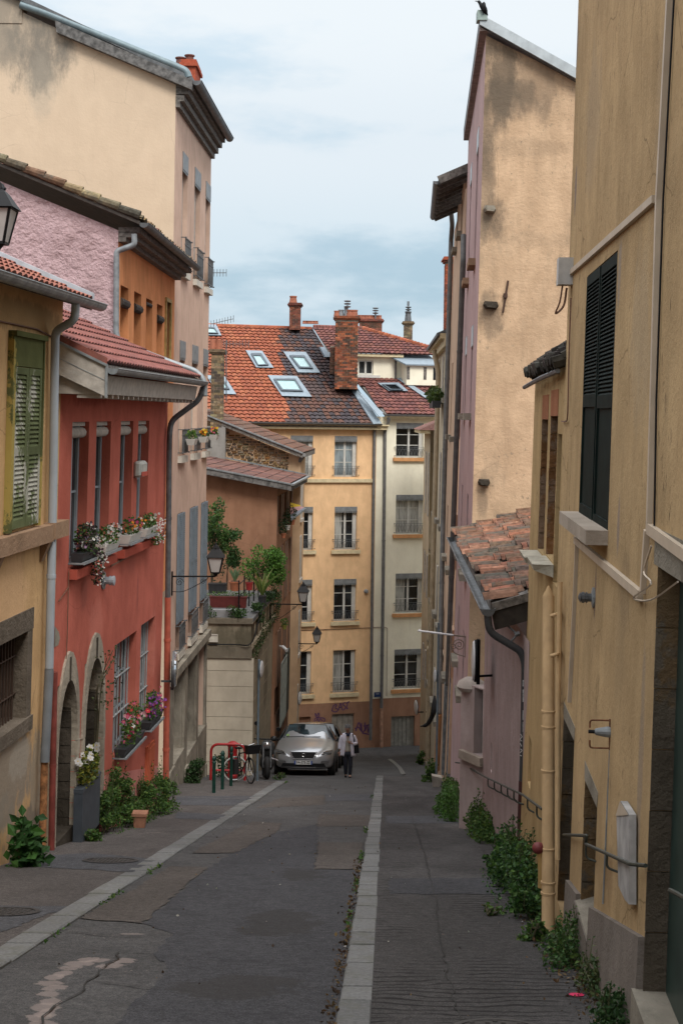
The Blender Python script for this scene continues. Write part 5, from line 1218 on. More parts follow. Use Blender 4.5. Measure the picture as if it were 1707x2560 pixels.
# grey rendered flank and tall brick chimney
p_ = at(561, 1140, 53.0); mb = MB(); a0 = at(510, 1150, 53.1); a1 = at(564, 1066, 53.1); mb.box(a0.x, a1.x, 53.1, 54, a0.z - .3, a1.z); mb.build('grey_rendered_flank', plaster('grey_cement', (.28, .27, .25), bump=.2), sg_h)
bricks(sg_h, 526, 557, 885, 1068, 53.1, BKY, dep=.9, name='chimney', bh=.1, bw=.24)
mb = MB(); c = at(533, 878, 53.4); mb.lathe(c, [(.14, 0), (.12, .45)], 10); c2 = at(548, 878, 53.4); mb.lathe(c2, [(.14, 0), (.12, .42)], 10); mb.build('chimney_pot', M_pot, sg_h)
def aerial(x, y0, y1, Y, els, label, wd=70, tilt=0):
    p = at(x, y1, Y); q = at(x, y0, Y); r = thing('tv_aerial', label, 'aerial', p); mb = MB(); mb.tube([p, q], .022, 5); mb.build('mast', M_zincd, r)
    mb = MB()
    for yy, xa, xb, yt in els:
        a = at(xa, yy, Y); b = at(xb, yt, Y); mb.tube([a, b], .016, 4); n = 8
        for i in range(n + 1): c = a + (b - a) * i / n; mb.tube([c - Vector((.0, .0, .13)), c + Vector((0, 0, .13))], .014, 4)
    mb.build('boom', M_zincd, r)
aerial(566, 850, 1005, 52.9, [(859, 560, 622, 860)], 'tv aerial on a pole beside the tall brick chimney'); 
aerial(520, 770, 830, 55, [(810, 528, 584, 797)], 'long tv aerial poking out beyond the cream house, lower of two')
aerial(515, 684, 780, 50, [(682, 505, 566, 682)], 'thin tv aerial poking out beyond the cream house, upper of two')

# ================================================================ TERRACOTTA HOUSE
te = thing('terracotta_house', 'brown terracotta house with tiled lean roof behind the roof terrace', 'house', FT.P(uT + 3, -12, -2))
M_tc = plaster('terracotta_render', (.32, .175, .11), var=.16, crack=.5, fine=.2, streak=.35, stain=.1, dirt=(.2, .1, .06), bump=.2)
FGt = Fr(FT.P(uT, 0), (-1, 0, 0), 1); FGt.N = Vector((0, -1, 0))
ta = FGt.hit(530, 1186); tb = FGt.hit(690, 1217); stt = (ta[1] - tb[1]) / (ta[0] - tb[0])
mb = MB(); mb.wall(FGt, -.02, 3.9, -14, lambda u: tb[1] + stt * (u - tb[0])); mb.build('gable_wall', M_tc, te)
ops = []
for k in range(3):
    a = uT + .5 + k * 1.9
    for v0, h in ((-12.3, 2.0), (-9.4, 1.9), (-6.6, 2.0), (-4.1, 1.3)): ops.append((a, a + .9, v0, v0 + h))
mb = MB(); mb.wall(FT, uT, uG, lambda u: FT.gv(u) - .3, tb[1] - .02, ops, .16); mb.build('street_wall', M_tc, te)
M_shtc = plain('brown_shutter', (.17, .095, .06), .8, var=.2)
for o in ops:
    w1 = frame_window(FT, te, o, .14, M_wood, M_glass, 2, 3, fw=.05)
    mb = MB(); mb.fbox(FT, o[0] - .42, o[0] - .01, o[2], o[3], .003, .04); mb.build('shutter', M_shtc, w1); mb = MB(); mb.fbox(FT, o[1] + .01, o[1] + .42, o[2], o[3], .003, .04); mb.build('shutter', M_shtc, w1)
e0 = at(728, 1212, 46.9); Stt = Vector((-1, 0, stt)).normalized(); e0 = Vector((e0.x, 46.9, e0.z)); e1 = e0 + Vector((.06, 1, 0)).normalized() * 6.4
tile_roof(te, M_tilemech, e0 + Vector((-.03, .05, .03)), e1 - e0, Stt, 18, 9, .35, .42, .03, tilecol([(.17, .085, .07), (.14, .08, .07), (.2, .1, .08)], .15), lift=.02)
mb = MB(); mb.hexa([e0 - z * .2, e1 - z * .2, e1 + Stt * 3.8 - z * .2, e0 + Stt * 3.8 - z * .2], [e0, e1, e1 + Stt * 3.8, e0 + Stt * 3.8]); mb.build('roof_deck', M_verge, te)
mb = MB(); mb.beam(e0 + z * .02, e0 + Stt * 3.8 + z * .02, .06, .05); mb.beam(e0 + z * .0 + Vector((.04, 0, 0)), e1 + Vector((.04, 0, 0)), .1, .06); mb.beam(e1 + z * .06, e1 + Stt * 3.8 + z * .12, .12, .05); mb.build('zinc_edging', M_zinc, te)
# closed dark shutter pair and grey louvred shutter at street level
gs = FT.op(703, 716, 1662, 1815, .25)
louvre(FT, te, gs[0], gs[1], gs[2], gs[3], .22, plain('grey_green_shutter', (.2, .22, .2), .7, var=.15), name='shutter', slats=34)
mb = MB(); gs2 = FT.op(716, 726, 1640, 1790, .2); mb.fbox(FT, gs2[0], gs2[1], gs2[2], gs2[3], .1, .16); mb.build('shutter', plain('dark_green_shutter', (.012, .02, .016), .6), te)

# ================================================================ ROOF TERRACE BLOCK
tr = thing('terrace_building', 'stained buff garage block carrying a planted roof terrace', 'building', FT.P(2, -10.5, -2))
M_gar = plaster('stained_buff_blocks', (.34, .29, .215), var=.2, fine=.5, streak=.6, stain=.35, dirt=(.1, .085, .06), bump=.3, sscale=1.3)
M_garp = plaster('buff_panels', (.56, .50, .40), var=.1, streak=.2, stain=.06, dirt=(.2, .16, .1), bump=.25)
FF = Fr(FT.P(0, 0), (-1, 0, 0), 1); FF.N = Vector((0, -1, 0))
Tt = FF.hit(600, 1545)[1]; Tm = FF.hit(600, 1612)[1]; Tb = FF.hit(600, 1643)[1]; zb_ = FF.hit(600, 1960)[1] - .4
mb = MB(); mb.wall(FF, 0, 2.3, zb_, Tt)
mb.build('front_wall', M_gar, tr)
pe = FF.hit(634, 1700)[0]; pl_ = 2.2
ys_ = [1644, 1677, 1716, 1754, 1792, 1825, 1863, 1905, 1950]
mb = MB()
for a, b in zip(ys_, ys_[1:]):
    va = FF.hit(575, a)[1]; vb = FF.hit(575, b)[1]; mb.fbox(FF, pe, pl_, vb + .012, va, .003, .035)
mb.build('panel_cladding', M_garp, tr)
mb = MB(); mb.fbox(FF, -.03, 2.3, Tb - .02, Tb + .32, .003, .09); mb.fbox(FF, -.02, 2.3, Tt - .16, Tt + .0, .003, .08); mb.build('concrete_band', plaster('mossy_concrete', (.22, .19, .145), var=.3, streak=.7, stain=.9, dirt=(.05, .05, .035), sscale=1.6, bump=.4), tr)
mb = MB(); mb.wall(FT, 0, uT, lambda u: FT.gv(u) - .3, Tt, []); mb.build('side_wall', M_gar, tr)
mb = MB()
for dz in (0, -.75): mb.fbox(FT, 0, uT, Tt - .16 + dz, Tt + dz - .01, .003, .09)
for k in range(7): mb.fbox(FT, 0, uT, Tb - .5 * (k + 1) - .012, Tb - .5 * (k + 1), .003, .006)
for k in range(6): mb.tube([FT.P(1 + k * .9, Tt - .1, .03), FT.P(1 + k * .9, Tt - 1.3, .03)], .02, 5)
mb.build('side_mouldings', M_creams, tr)
mb = MB(); pa = [FT.P(0, Tt, .1), FT.P(uT, Tt, .1), FT.P(uT, Tt, -4), FT.P(0, Tt, -4)]; mb.hexa([p - z * .12 for p in pa], pa); mb.build('terrace_slab', plaster('grey_tiles', (.15, .15, .15), bump=.2), tr)
# low block-work parapet seen along the front
bt = FF.hit(600, 1527)[1]; mb = MB(); mb.fbox(FF, .42, 2.3, Tt - .05, bt, -.28, -.12); mb.build('block_parapet', plaster('grey_blocks', (.3, .3, .31), bump=.3), tr)
# terrace railing
mb = MB()
def T3(x, y, n=0.0, d=0): u, v = FT.hit(x, y, n); return FT.P(u, v, n)
top0 = FT.P(.1, Tt + .95, -.35); top1 = FT.P(uT - 1.5, Tt + .95, -.35)
for f in (0, .25, .5, .75, 1.0): p = top0 + (top1 - top0) * f; mb.tube([p - z * .98, p + z * .12], .022, 6)
for h in (0, -.35, -.65): mb.tube([top0 + z * h, top1 + z * h], .015, 5)
mb.build('railing', M_black, tr)
mb = MB(); mb.tube(arcpts([FF.P(2.2, Tb + .55, .1), FF.P(2.1, Tb + .4, .1), FF.P(.5, Tb + .38, .1), FF.P(0, Tb + .42, .1), FT.P(1, Tb + .85, .12), FT.P(3.5, Tb + 1.35, .12)]), .02, 5); mb.build('cable', M_black, tr)
bxo = FF.op(524, 546, 1585, 1603); cb = thing('junction_box', 'small beige electrical box on the terrace parapet', 'junction box', FF.P(bxo[0], bxo[2])); mb = MB(); mb.fbox(FF, bxo[0], bxo[1], bxo[2], bxo[3], .08, .16); mb.build('cover', M_offwhite, cb)
mb = MB(); mb.fbox(FF, bxo[0] + .01, bxo[1] - .01, bxo[3] - .015, bxo[3] + .012, .07, .175); mb.build('lid', M_woodp, cb)

for x, y, ra, rz, am, sd in ((560, 1590, .7, .5, .7, 1), (615, 1600, .5, .6, .8, 2), (590, 1640, 1.2, .3, .8, 3)): blot(M_gar, tr, at(x, y, 41), ra, rz, (.09, .08, .055), am, nscale=4, seed=sd)
for u, v, am, sd in ((1.5, -6.2, .7, 4), (3.2, -6.6, .8, 5), (5, -6.2, .8, 6), (2.4, -8, .5, 7), (4.6, -8.6, .6, 8)): blot(M_gar, tr, FT.P(u, v), .7, 1.3, (.1, .085, .06), am, ax='Y', nscale=4, seed=sd)
# ================================================================ NEAR OCHRE-BROWN BUILDING, right
FRt = Fr((1.25, 0, 0), (.0606, 1, 0), -1, lean=.02)
M_ochr = plaster('streaked_ochre_render', (.47, .335, .185), var=.18, fine=.5, crack=.7, streak=.5, stain=.14, dirt=(.13, .09, .06), spots=.5, bump=.35, bscale=26, patch=(.3, .26, .22), patch_amt=0)
M_plinth = plaster('grey_cement_plinth', (.23, .2, .175), var=.2, streak=.3, stain=.25, bump=.5, bscale=30, dirt=(.09, .08, .07))
M_jamb = plaster('old_jamb_stone', (.15, .125, .095), var=.4, streak=.2, stain=.3, patch=(.2, .12, .05), patch_amt=.6, bump=.9, bscale=24, sscale=1.4, dirt=(.03, .027, .022))
M_trunk = plain('beige_cable_trunking', (.46, .38, .29), .55, var=.08)
nb = thing('streaked_ochre_house', 'large streaked ochre house with dark green shutters filling the right edge', 'house', (2.2, 9, gz(9)))
u1e = FRt.hit(1431, 400)[0]; u2e = FRt.hit(1325, 1300)[0]; UN = -27
def lower(pts): return pts
wn = FRt.op(1457, 1530, 700, 1300); sl_ = FRt.op(1456, 1489, 1925, 2272); dr2 = FRt.op(1400, 1428, 1765, 2330)
drn = FRt.hit(1627, 1900)[0]; vdt_ = FRt.hit(1627, 1405)[1]; vdb = FRt.hit(1612, 2495)[1]
UN0 = UN; UN = drn - 1.25; o_door = (UN, drn, vdb, vdt_, .14)
mb = MB(); mb.wall(FRt, UN0, u1e, lambda u: FRt.gv(u) - .4, 9, [(wn[0], wn[1], wn[2], wn[3], .16), (sl_[0], sl_[1], sl_[2], sl_[3], .32), (dr2[0], dr2[1], FRt.gv(dr2[0]) + .02, dr2[3], .3), o_door], .16)
mb.face(FRt.P(u1e, -6, 0), FRt.P(u1e, -6, -6), FRt.P(u1e, 9, -6), FRt.P(u1e, 9, 0)); mb.build('wall', M_ochr, nb)
def liner(root, o, mat, near=True, blocks=6, name='stone_jamb', fr=FRt, back=None, th=.02):
    mb = MB(); d = o[4]; h = (o[3] - o[2]) / blocks
    for i in range(blocks):
        y0 = o[2] + i * h + .004; y1 = o[2] + (i + 1) * h - .004
        mb.fbox(fr, o[1] - th - rnd(0, .008), o[1] - .002, y0, y1, -d + .002, rnd(.0, .004))
    j = mb.build(name, mat, root)
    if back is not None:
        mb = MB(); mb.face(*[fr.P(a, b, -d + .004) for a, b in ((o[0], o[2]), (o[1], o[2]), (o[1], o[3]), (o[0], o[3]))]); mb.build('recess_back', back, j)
    return j
liner(nb, (sl_[0], sl_[1], sl_[2], sl_[3], .32), M_jamb, back=M_jamb, name='slit_opening')
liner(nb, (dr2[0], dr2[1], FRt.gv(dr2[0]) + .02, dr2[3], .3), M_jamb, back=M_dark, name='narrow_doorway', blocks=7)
liner(nb, o_door, M_jamb, back=None, name='doorway_jamb', blocks=7, th=.012)
mb = MB(); mb.fbox(FRt, UN, drn, vdb, vdt_, -.14, -.115); mb.build('green_door', plain('dark_green_door', (.02, .04, .034), .45, var=.2), nb)
mb = MB(); mb.fbox(FRt, UN, drn + .12, vdt_ + .002, vdt_ + .2, -.18, .004); mb.build('door_lintel', M_stone, nb)
mb = MB(); mb.fbox(FRt, UN, drn + .02, FRt.gv(drn) - .3, vdb + .012, -.198, .06); mb.build('door_step', M_stone, nb)
# lintels: sloping pale stone over slit, over doorway
for o, x in ((sl_, 0), (dr2, 1)):
    mb = MB(); mb.hexa([FRt.P(o[0] - .0, o[3] - .03, -.03), FRt.P(o[1] + .0, o[3] - .03, -.03), FRt.P(o[1], o[3] - .03, .004), FRt.P(o[0], o[3] - .03, .004)],
                       [FRt.P(o[0] - .03, o[3] + .08, -.03), FRt.P(o[1] + .03, o[3] + .1, -.03), FRt.P(o[1] + .03, o[3] + .1, .004), FRt.P(o[0] - .03, o[3] + .08, .004)]); mb.build('stone_lintel', M_stone, nb)
# cement plinth
pa = FRt.hit(1480, 2266); pb = FRt.hit(1608, 2341)
mb = MB(); ua, ub = pb[0], pa[0]; ks = (pa[1] - pb[1]) / (pa[0] - pb[0])
for u0, u1 in ((drn + .01, sl_[0]), (sl_[1] + .02, dr2[0] - .02)):
    vt0 = pb[1] + ks * (u0 - pb[0]); vt1 = pb[1] + ks * (u1 - pb[0])
    if u0 > sl_[0]: vt0 = FRt.hit(1452, 2240)[1]; vt1 = FRt.hit(1428, 2215)[1]
    mb.hexa([FRt.P(u0, FRt.gv(u0) - .3, 0), FRt.P(u1, FRt.gv(u1) - .3, 0), FRt.P(u1, FRt.gv(u1) - .3, .05), FRt.P(u0, FRt.gv(u0) - .3, .05)], [FRt.P(u0, vt0, 0), FRt.P(u1, vt1, 0), FRt.P(u1, vt1, .035), FRt.P(u0, vt0, .035)])
mb.fbox(FRt, sl_[0] - .02, sl_[1] + .02, FRt.gv(sl_[0]) - .3, sl_[2], 0, .045); mb.build('cement_plinth', M_plinth, nb)
mb = MB(); mb.hexa([FRt.P(sl_[0], sl_[2], -.3), FRt.P(sl_[1], sl_[2], -.3), FRt.P(sl_[1], sl_[2], .04), FRt.P(sl_[0], sl_[2], .04)], [FRt.P(sl_[0], sl_[2] + .12, -.3), FRt.P(sl_[1], sl_[2] + .12, -.3), FRt.P(sl_[1], sl_[2] + .01, .04), FRt.P(sl_[0], sl_[2] + .01, .04)]); mb.build('rubble_sill', M_stone, nb)
for px_, py_, ra, rz, cl, am, sd in ((1440, 115, .25, .35, (.2, .17, .15), .8, 1), (1438, 470, .12, .3, (.2, .16, .15), .8, 2), (1548, 670, .12, .3, (.26, .23, .2), .7, 3), (1545, 1310, .08, .25, (.25, .2, .17), .8, 4), (1487, 1480, .06, .28, (.16, .12, .11), .8, 5), (1560, 1480, .45, .35, (.22, .16, .1), .5, 6), (1600, 1900, .12, .8, (.22, .19, .17), .5, 7), (1520, 2180, .25, .25, (.2, .12, .07), .4, 8), (1600, 850, .5, .9, (.36, .29, .2), .45, 9), (1550, 1650, .4, .7, (.3, .22, .13), .4, 10), (1480, 300, .8, .8, (.33, .26, .18), .4, 12), (1650, 300, .3, .9, (.33, .26, .18), .4, 13)):
    blot(M_ochr, nb, FRt.P(*FRt.hit(px_, py_)), ra, rz, cl, am, ax='Y', nscale=4, seed=sd)
# dark green shutters
M_dgs = plain('dark_green_shutter_paint', (.007, .014, .012), .7, var=.3, spec=.08)
ws = frame_window(FRt, nb, wn, .15, M_dgs, M_dark, 2, 1, fw=.05)
wm = (wn[0] + wn[1]) / 2
louvre(FRt, ws, wn[0] + .004, wm - .004, wn[2] + .005, wn[3] - .01, -.035, M_dgs, half=True, slats=30, fw=.04)
louvre(FRt, ws, wm + .02, wn[1] - .004, wn[2] + .03, wn[3] - .01, -.03, M_dgs, half=True, slats=30, fw=.04)
sv = FRt.hit(1450, 1313, .14)[1]
mb = MB(); mb.fbox(FRt, wn[0] - .02, wn[1] + .1, sv - .1, sv, -.15, .15); mb.build('window_sill', plaster('pale_sill_stone', (.4, .34, .28), bump=.4, stain=.3), nb)
# cable trunking (each run is a box on the wall)
def trunk(pts, wd, th=.03):
    mb = MB()
    for (p, q) in zip(pts, pts[1:]):
        a = FRt.P(*FRt.hit(*p, .0), th / 2); b = FRt.P(*FRt.hit(*q, 0), th / 2)
        d = (b - a).normalized(); e = FRt.N.cross(d).normalized() * wd / 2; n = FRt.N * th / 2
        a -= d * .01; b += d * .01
        mb.hexa([a - e - n, b - e - n, b + e - n, a + e - n], [a - e + n, b - e + n, b + e + n, a + e + n])
    return mb.build('cable_trunking', M_trunk, nb)
def tw_(p, px): return px / F * FRt.P(*FRt.hit(*p)).y
trunk([(1680, -30), (1651, 500), (1628, 1322)], .048); trunk([(1430, 682), (1640, 498)], .045); trunk([(1628, 1322), (1760, 1415)], .06); trunk([(1622, 1330), (1612, 1478)], .045)
trunk([(1442, 1350), (1606, 1488)], .055); trunk([(1446, 1350), (1440, 1500), (1427, 1752)], .035)
mb = MB(); mb.tube([FRt.P(*FRt.hit(x, y), .012) for x, y in ((1690, -20), (1662, 500), (1645, 1000), (1640, 1315))], .007, 4); mb.build('thin_black_cable', M_black, nb)  # thin black tube running beside the trunking
mb = MB(); mb.tube(arcpts([FRt.P(*FRt.hit(x, y), n) for x, y, n in ((1636, 1365, .02), (1622, 1430, .03), (1650, 1460, .05), (1600, 1495, .04), (1640, 1500, .03), (1720, 1455, .05))]), .006, 4); mb.build('loose_cable', M_trunk, nb)
# junction box with dangling wires at the corner
jb = thing('cable_box', 'pale grey cable box on the corner of the streaked ochre house', 'cable box', FRt.P(*FRt.hit(1412, 690), .02))
mb = MB(); a = FRt.hit(1425, 716); b = FRt.hit(1425, 652); mb.fbox(FRt, a[0] - .2, a[0] - .02, a[1], b[1], .0, .13); mb.build('cover', plain('pale_grey_plastic', (.45, .44, .42), .5), jb)
mb = MB(); mb.tube(arcpts([FRt.P(a[0] - .1, a[1], .08), FRt.P(a[0] - .1, a[1] - .15, .1), FRt.P(a[0] - .05, a[1] - .25, .13), FRt.P(a[0] - .05, a[1] - .18, .06), FRt.P(a[0] - .08, a[1] - .02, .04)]), .01, 4); mb.build('wire_loop', M_cable, jb)
# vent
c = FRt.hit(1484, 1494); ve = thing('flue_vent', 'small grey flue outlet high on the streaked ochre house', 'vent', FRt.P(*c))
mb = MB(); mb.lathe(FRt.P(*c), [(.075, 0), (.075, .012), (.04, .02)], 14, FRt.N); mb.build('wall_plate', M_zinc, ve)
mb = MB(); mb.lathe(FRt.P(*c), [(.03, .02), (.03, .05), (.04, .05), (.04, .06), (.032, .06), (.032, .07), (.04, .07), (.04, .09), (.03, .09), (.03, .1), (.04, .1), (.01, .115)], 10, FRt.N); mb.build('cowl', M_zincd, ve)
# bulkhead light in a wire guard
c = FRt.hit(1524, 1836); bl = thing('wall_light', 'rusty spotlight in a bent bar guard on the streaked ochre wall', 'lamp', FRt.P(*c))
P0 = FRt.P(*c); up_ = Vector((0, 0, 1)); Dn = FRt.D; Nn = FRt.N; M_rust = plain('rusty_guard', (.14, .055, .025), .8, var=.4, scale=20)
mb = MB()
for sg_ in (1, -1): mb.tube(bend([P0 + up_ * .09 * sg_, P0 + up_ * .09 * sg_ + Nn * .13, P0 + up_ * .04 * sg_ + Nn * .13], .02), .006, 6)
mb.tube([P0 + up_ * .1, P0 - up_ * .1], .008, 6); mb.build('guard', M_rust, bl)
mb = MB(); mb.lathe(P0 + up_ * .015, [(.035, 0), (.035, .02), (.022, .09), (.015, .1)], 12, Nn); mb.build('lamp_housing', M_zinc, bl)
mb = MB(); mb.lathe(P0 + up_ * .015, [(.012, .1), (.012, .14)], 8, Nn); mb.build('socket', M_black, bl)
mb = MB(); mb.tube([P0 - up_ * .1, FRt.P(*FRt.hit(1510, 2260), .01)], .006, 5); mb.build('conduit', M_zinc, bl)
# white board and handrail
bp_ = [FRt.hit(x, y) for x, y in ((1561, 2040), (1572, 2003), (1594, 2037), (1594, 2262), (1583, 2250), (1566, 2215))]
ba = thing('white_board', 'narrow pale board with pointed ends fixed upright on the ochre wall', 'board', FRt.P(*bp_[3])); mb = MB(); n = len(bp_)
lo = [FRt.P(*p, .01) for p in bp_]; hi = [FRt.P(*p, .05) for p in bp_]
mb.face(*hi)
for i in range(n): j = (i + 1) % n; mb.face(lo[i], lo[j], hi[j], hi[i])
mb.build('panel', plain('dirty_white_board', (.33, .32, .31), .7, var=.3), ba); mb = MB(); q = [bp_[0], bp_[1], bp_[2], ((bp_[0][0] + bp_[2][0]) / 2 * .5 + bp_[2][0] * .5, bp_[2][1] - .04)]
mb.face(*[FRt.P(*p, .055) for p in q]); mb.build('bevelled_head', M_trunk, ba)
M_rail = plain('green_grey_rail', (.05, .055, .045), .5, .3, var=.3, scale=20)
def onr(x, y, n): return FRt.P(*FRt.hit(x, y, n), n)
hn = thing('handrail', 'short cranked metal handrail beside the narrow stone slit on the ochre wall', 'handrail', onr(1500, 2120, .05))
mb = MB(); mb.tube(bend([onr(1408, 2087, .02), onr(1466, 2089, .07), onr(1463, 2110, .07), onr(1573, 2160, .07), onr(1613, 2164, .02)], .02), .0115, 8); mb.build('rail', M_rail, hn, smooth=True)
for x, y in ((1516, 2134), (1464, 2113)):
    mb = MB(); p = onr(x, y, .07); mb.tube(bend([p, p - up_ * .085, p - up_ * .1 + Nn * -.065 - Dn * .03], .03), .008, 7); mb.build('bracket', M_rail, hn, smooth=True)
# ---- lower ochre house further on
lo_h = thing('lower_ochre_house', 'lower ochre house with ragged tile edge and two narrow deep windows', 'house', (2.3, 14.5, gz(14.5)))
vr0 = FRt.hit(1419, 832)[1]; vr1 = FRt.hit(1336, 965)[1]; vr = (vr0 + vr1) / 2
ow2 = [FRt.op(1349, 1364, 1048, 1378), FRt.op(1370, 1388, 1040, 1392), FRt.op(1386, 1398, 1083, 1462), FRt.op(1417, 1423, 1101, 1205)]
ow2[2] = (ow2[2][0], min(ow2[2][1], ow2[1][0] - .03), ow2[2][2], ow2[2][3])
ow2 = [o + (d,) for o, d in zip(ow2, (.34, .34, .1, .12))]
slx = FRt.op(1320, 1327, 1830, 1960) + (.15,)
M_ochr2 = plaster('mustard_render', (.47, .33, .17), var=.16, fine=.4, crack=.6, streak=.45, stain=.12, dirt=(.2, .13, .07), bump=.35, bscale=22)
mb = MB(); mb.wall(FRt, u1e + .003, u2e, lambda u: FRt.gv(u) - .4, vr, ow2 + [slx], .2)
mb.face(FRt.P(u2e, -6, 0), FRt.P(u2e, -6, -5), FRt.P(u2e, vr + 1, -5), FRt.P(u2e, vr, 0)); mb.build('wall', M_ochr2, lo_h)
M_rustst = plaster('rust_brown_stone', (.22, .11, .05), var=.4, streak=.3, stain=.5, patch=(.3, .25, .2), patch_amt=.4, bump=.8, bscale=20, sscale=2, dirt=(.08, .05, .03))
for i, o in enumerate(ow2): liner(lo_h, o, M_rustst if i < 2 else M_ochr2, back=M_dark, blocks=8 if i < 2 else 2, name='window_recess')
for o in ow2[:2]:
    mb = MB(); mb.hexa([FRt.P(o[0], o[3] + .0, -.1), FRt.P(o[1], o[3], -.1), FRt.P(o[1], o[3], .006), FRt.P(o[0], o[3], .006)], [FRt.P(o[0], o[3] + .26, -.1), FRt.P(o[1], o[3] + .26, -.1), FRt.P(o[1], o[3] + .26, .006), FRt.P(o[0], o[3] + .26, .006)]); mb.build('brick_lintel', plaster('brick_lintel_red', (.36, .16, .09), bump=.5), lo_h)
    mb = MB(); mb.hexa([FRt.P(o[0] - .08, o[2] - .14, 0), FRt.P(o[1] + .05, o[2] - .14, 0), FRt.P(o[1] + .0, o[2] - .08, .18), FRt.P(o[0] - .03, o[2] - .08, .18)], [FRt.P(o[0] - .08, o[2] - .02, 0), FRt.P(o[1] + .05, o[2] - .02, 0), FRt.P(o[1] + .02, o[2] - .02, .2), FRt.P(o[0] - .05, o[2] - .02, .2)]); mb.build('wooden_sill', plain('bleached_wood', (.42, .38, .3), .9, var=.3, bump=.5), lo_h)
mb = MB(); random.seed(11); u = u1e + .02
while u < u2e + .1:
    mb.col = vary((.06, .05, .042), .3); r = rnd(.05, .075); p = FRt.P(u, vr + .02 + rnd(0, .04), -.25); q = FRt.P(u, vr - .06 + rnd(-.02, .03), .09 + rnd(0, .05)); mb.tube([p, q], [r, r * 1.05], 7); mb.tube([p + up_ * .08, q + up_ * .05 - FRt.N * rnd(.05, .12)], r, 7); mb.tube([p + up_ * .15, q + up_ * .12 - FRt.N * rnd(.12, .2)], r, 7); u += .13
mb.build('eaves_tiles', M_tileold, lo_h)
mb = MB(); mb.tube([FRt.P(u1e, vr - .14, .07), FRt.P((u1e + u2e) / 2, vr - .17, .1), FRt.P(u2e + .1, vr - .22, .12)], .025, 6); mb.build('cable_bundle', M_zincd, lo_h)
mb = MB(); mb.hexa([FRt.P(u1e, vr - .03, -4), FRt.P(u2e, vr - .03, -4), FRt.P(u2e, vr - .03, .02), FRt.P(u1e, vr - .03, .02)], [FRt.P(u1e, vr + 1.2, -4), FRt.P(u2e, vr + 1.2, -4), FRt.P(u2e, vr + .02, .02), FRt.P(u1e, vr + .02, .02)]); mb.build('roof', M_tileold, lo_h)
mb = MB(); mb.tube(arcpts([onr(1426, 745, .02), onr(1421, 900, .02), onr(1418, 1035, .02), onr(1412, 1053, .02), onr(1403, 1053, .02)]), .008, 4); mb.build('cable', M_cable, lo_h)
# big ochre-painted downpipe standing off the wall
bpz = thing('ochre_pipe', 'thick ochre painted ventilation pipe with cone top against the ochre wall', 'pipe', onr(1370, 2300, .1))
pA = onr(1370, 1492, .12); pB = onr(1369, 2332, .12); M_ochp = plaster('ochre_pipe_paint', (.52, .36, .2), var=.1, streak=.4, stain=.12, bump=.1, sscale=3)
r_ = .0535
mb = MB(); mb.tube([pA, pA + (pB - pA) * .5, pB], r_, 16); mb.lathe(pA, [(r_ * 1.03, -.001), (r_ * .1, .1)], 16); mb.build('pipe_body', M_ochp, bpz, smooth=True)
for y in (1795, 1835, 1945, 2135, 2215, 2240):
    t = (y - 1492) / (2332 - 1492); c = pA + (pB - pA) * t; mb = MB(); mb.lathe(c, [(r_ * 1.02, -.012), (r_ * 1.16, -.009), (r_ * 1.16, .009), (r_ * 1.02, .012)], 16); mb.build('collar', M_ochp, bpz, smooth=True)
for y in (1540, 1640):
    p = onr(1376, y, .12); mb = MB(); mb.tube(arcpts([p + Dn * -.0, p + Vector((.06, 0, .02)), onr(1400, y - 12, .0)]), .016, 8); mb.build('stub', M_ochp, bpz)
mb = MB(); mb.tube([onr(1399, 1455, .05), onr(1394, 1750, .05), onr(1393, 2150, .05)], .022, 8); mb.build('side_pipe', M_ochp, bpz, smooth=True)
vc = thing('pipe_cap', 'small dark red and yellow pipe inlet behind the thick ochre pipe', 'pipe', onr(1349, 2150, .15))
mb = MB(); c = onr(1345, 2120, .2); mb.ball(c, .055, 12, (1, 1, .9)); mb.build('red_cap', plain('dark_red_cap', (.16, .03, .03), .6), vc, smooth=True)
mb = MB(); mb.tube(arcpts([c, c + Vector((.02, 0, -.08)), c + Vector((.03, 0, -.2)), c + Vector((.03, 0, -.33))]), .03, 8); mb.build('inlet', plain('yellow_inlet', (.42, .27, .1), .7), vc, smooth=True)

# ================================================================ LEAN-TO HOUSE with canal tiles
Yr2 = FRt.P(u2e, 0).y
FS = Fr((2.17, Yr2 - .6, 0), (.013, 1, 0), -1, lean=.0)
M_dmauve = plaster('dusty_mauve_render', (.40, .31, .295), var=.12, fine=.6, streak=.5, stain=.1, dirt=(.14, .07, .06), spots=.5, bump=.3)
ln = thing('lean_to_house', 'low dusty mauve house under a mossy canal tile lean-to roof', 'house', (2.3, 19, gz(19)))
uF = FS.hit(1208, 1800)[0]; uF2 = FS.hit(1150, 1850)[0]; vS = FS.hit(1260, 1520)[1]
so2 = [FS.op(1225, 1229, 1850, 1925) + (.08,)]
mb = MB(); mb.wall(FS, 0, uF, lambda u: FS.gv(u) - .4, vS, so2, .1); mb.face(FS.P(uF, -9, 0), FS.P(uF, -9, -2), FS.P(uF, vS, -2), FS.P(uF, vS, 0)); mb.build('wall', M_dmauve, ln)
FQ = Fr(FS.P(uF, 0), (-.49, 1, 0), -1); vt_l = FQ.hit(1185, 1715)[1]; uQ = FQ.hit(1150, 1850)[0]
wv = FQ.op(1184, 1206, 1716, 1884); wv = (wv[0] + .003, wv[1], wv[2], vt_l - .02, .16)
mb = MB(); mb.wall(FQ, 0, uQ, -8, vt_l, [wv], .16); mb.face(FQ.P(0, vt_l), FQ.P(uQ, vt_l), FQ.P(uQ, vt_l) + Vector((.6, .1, 0)), FQ.P(0, vt_l) + Vector((.6, .1, 0)))
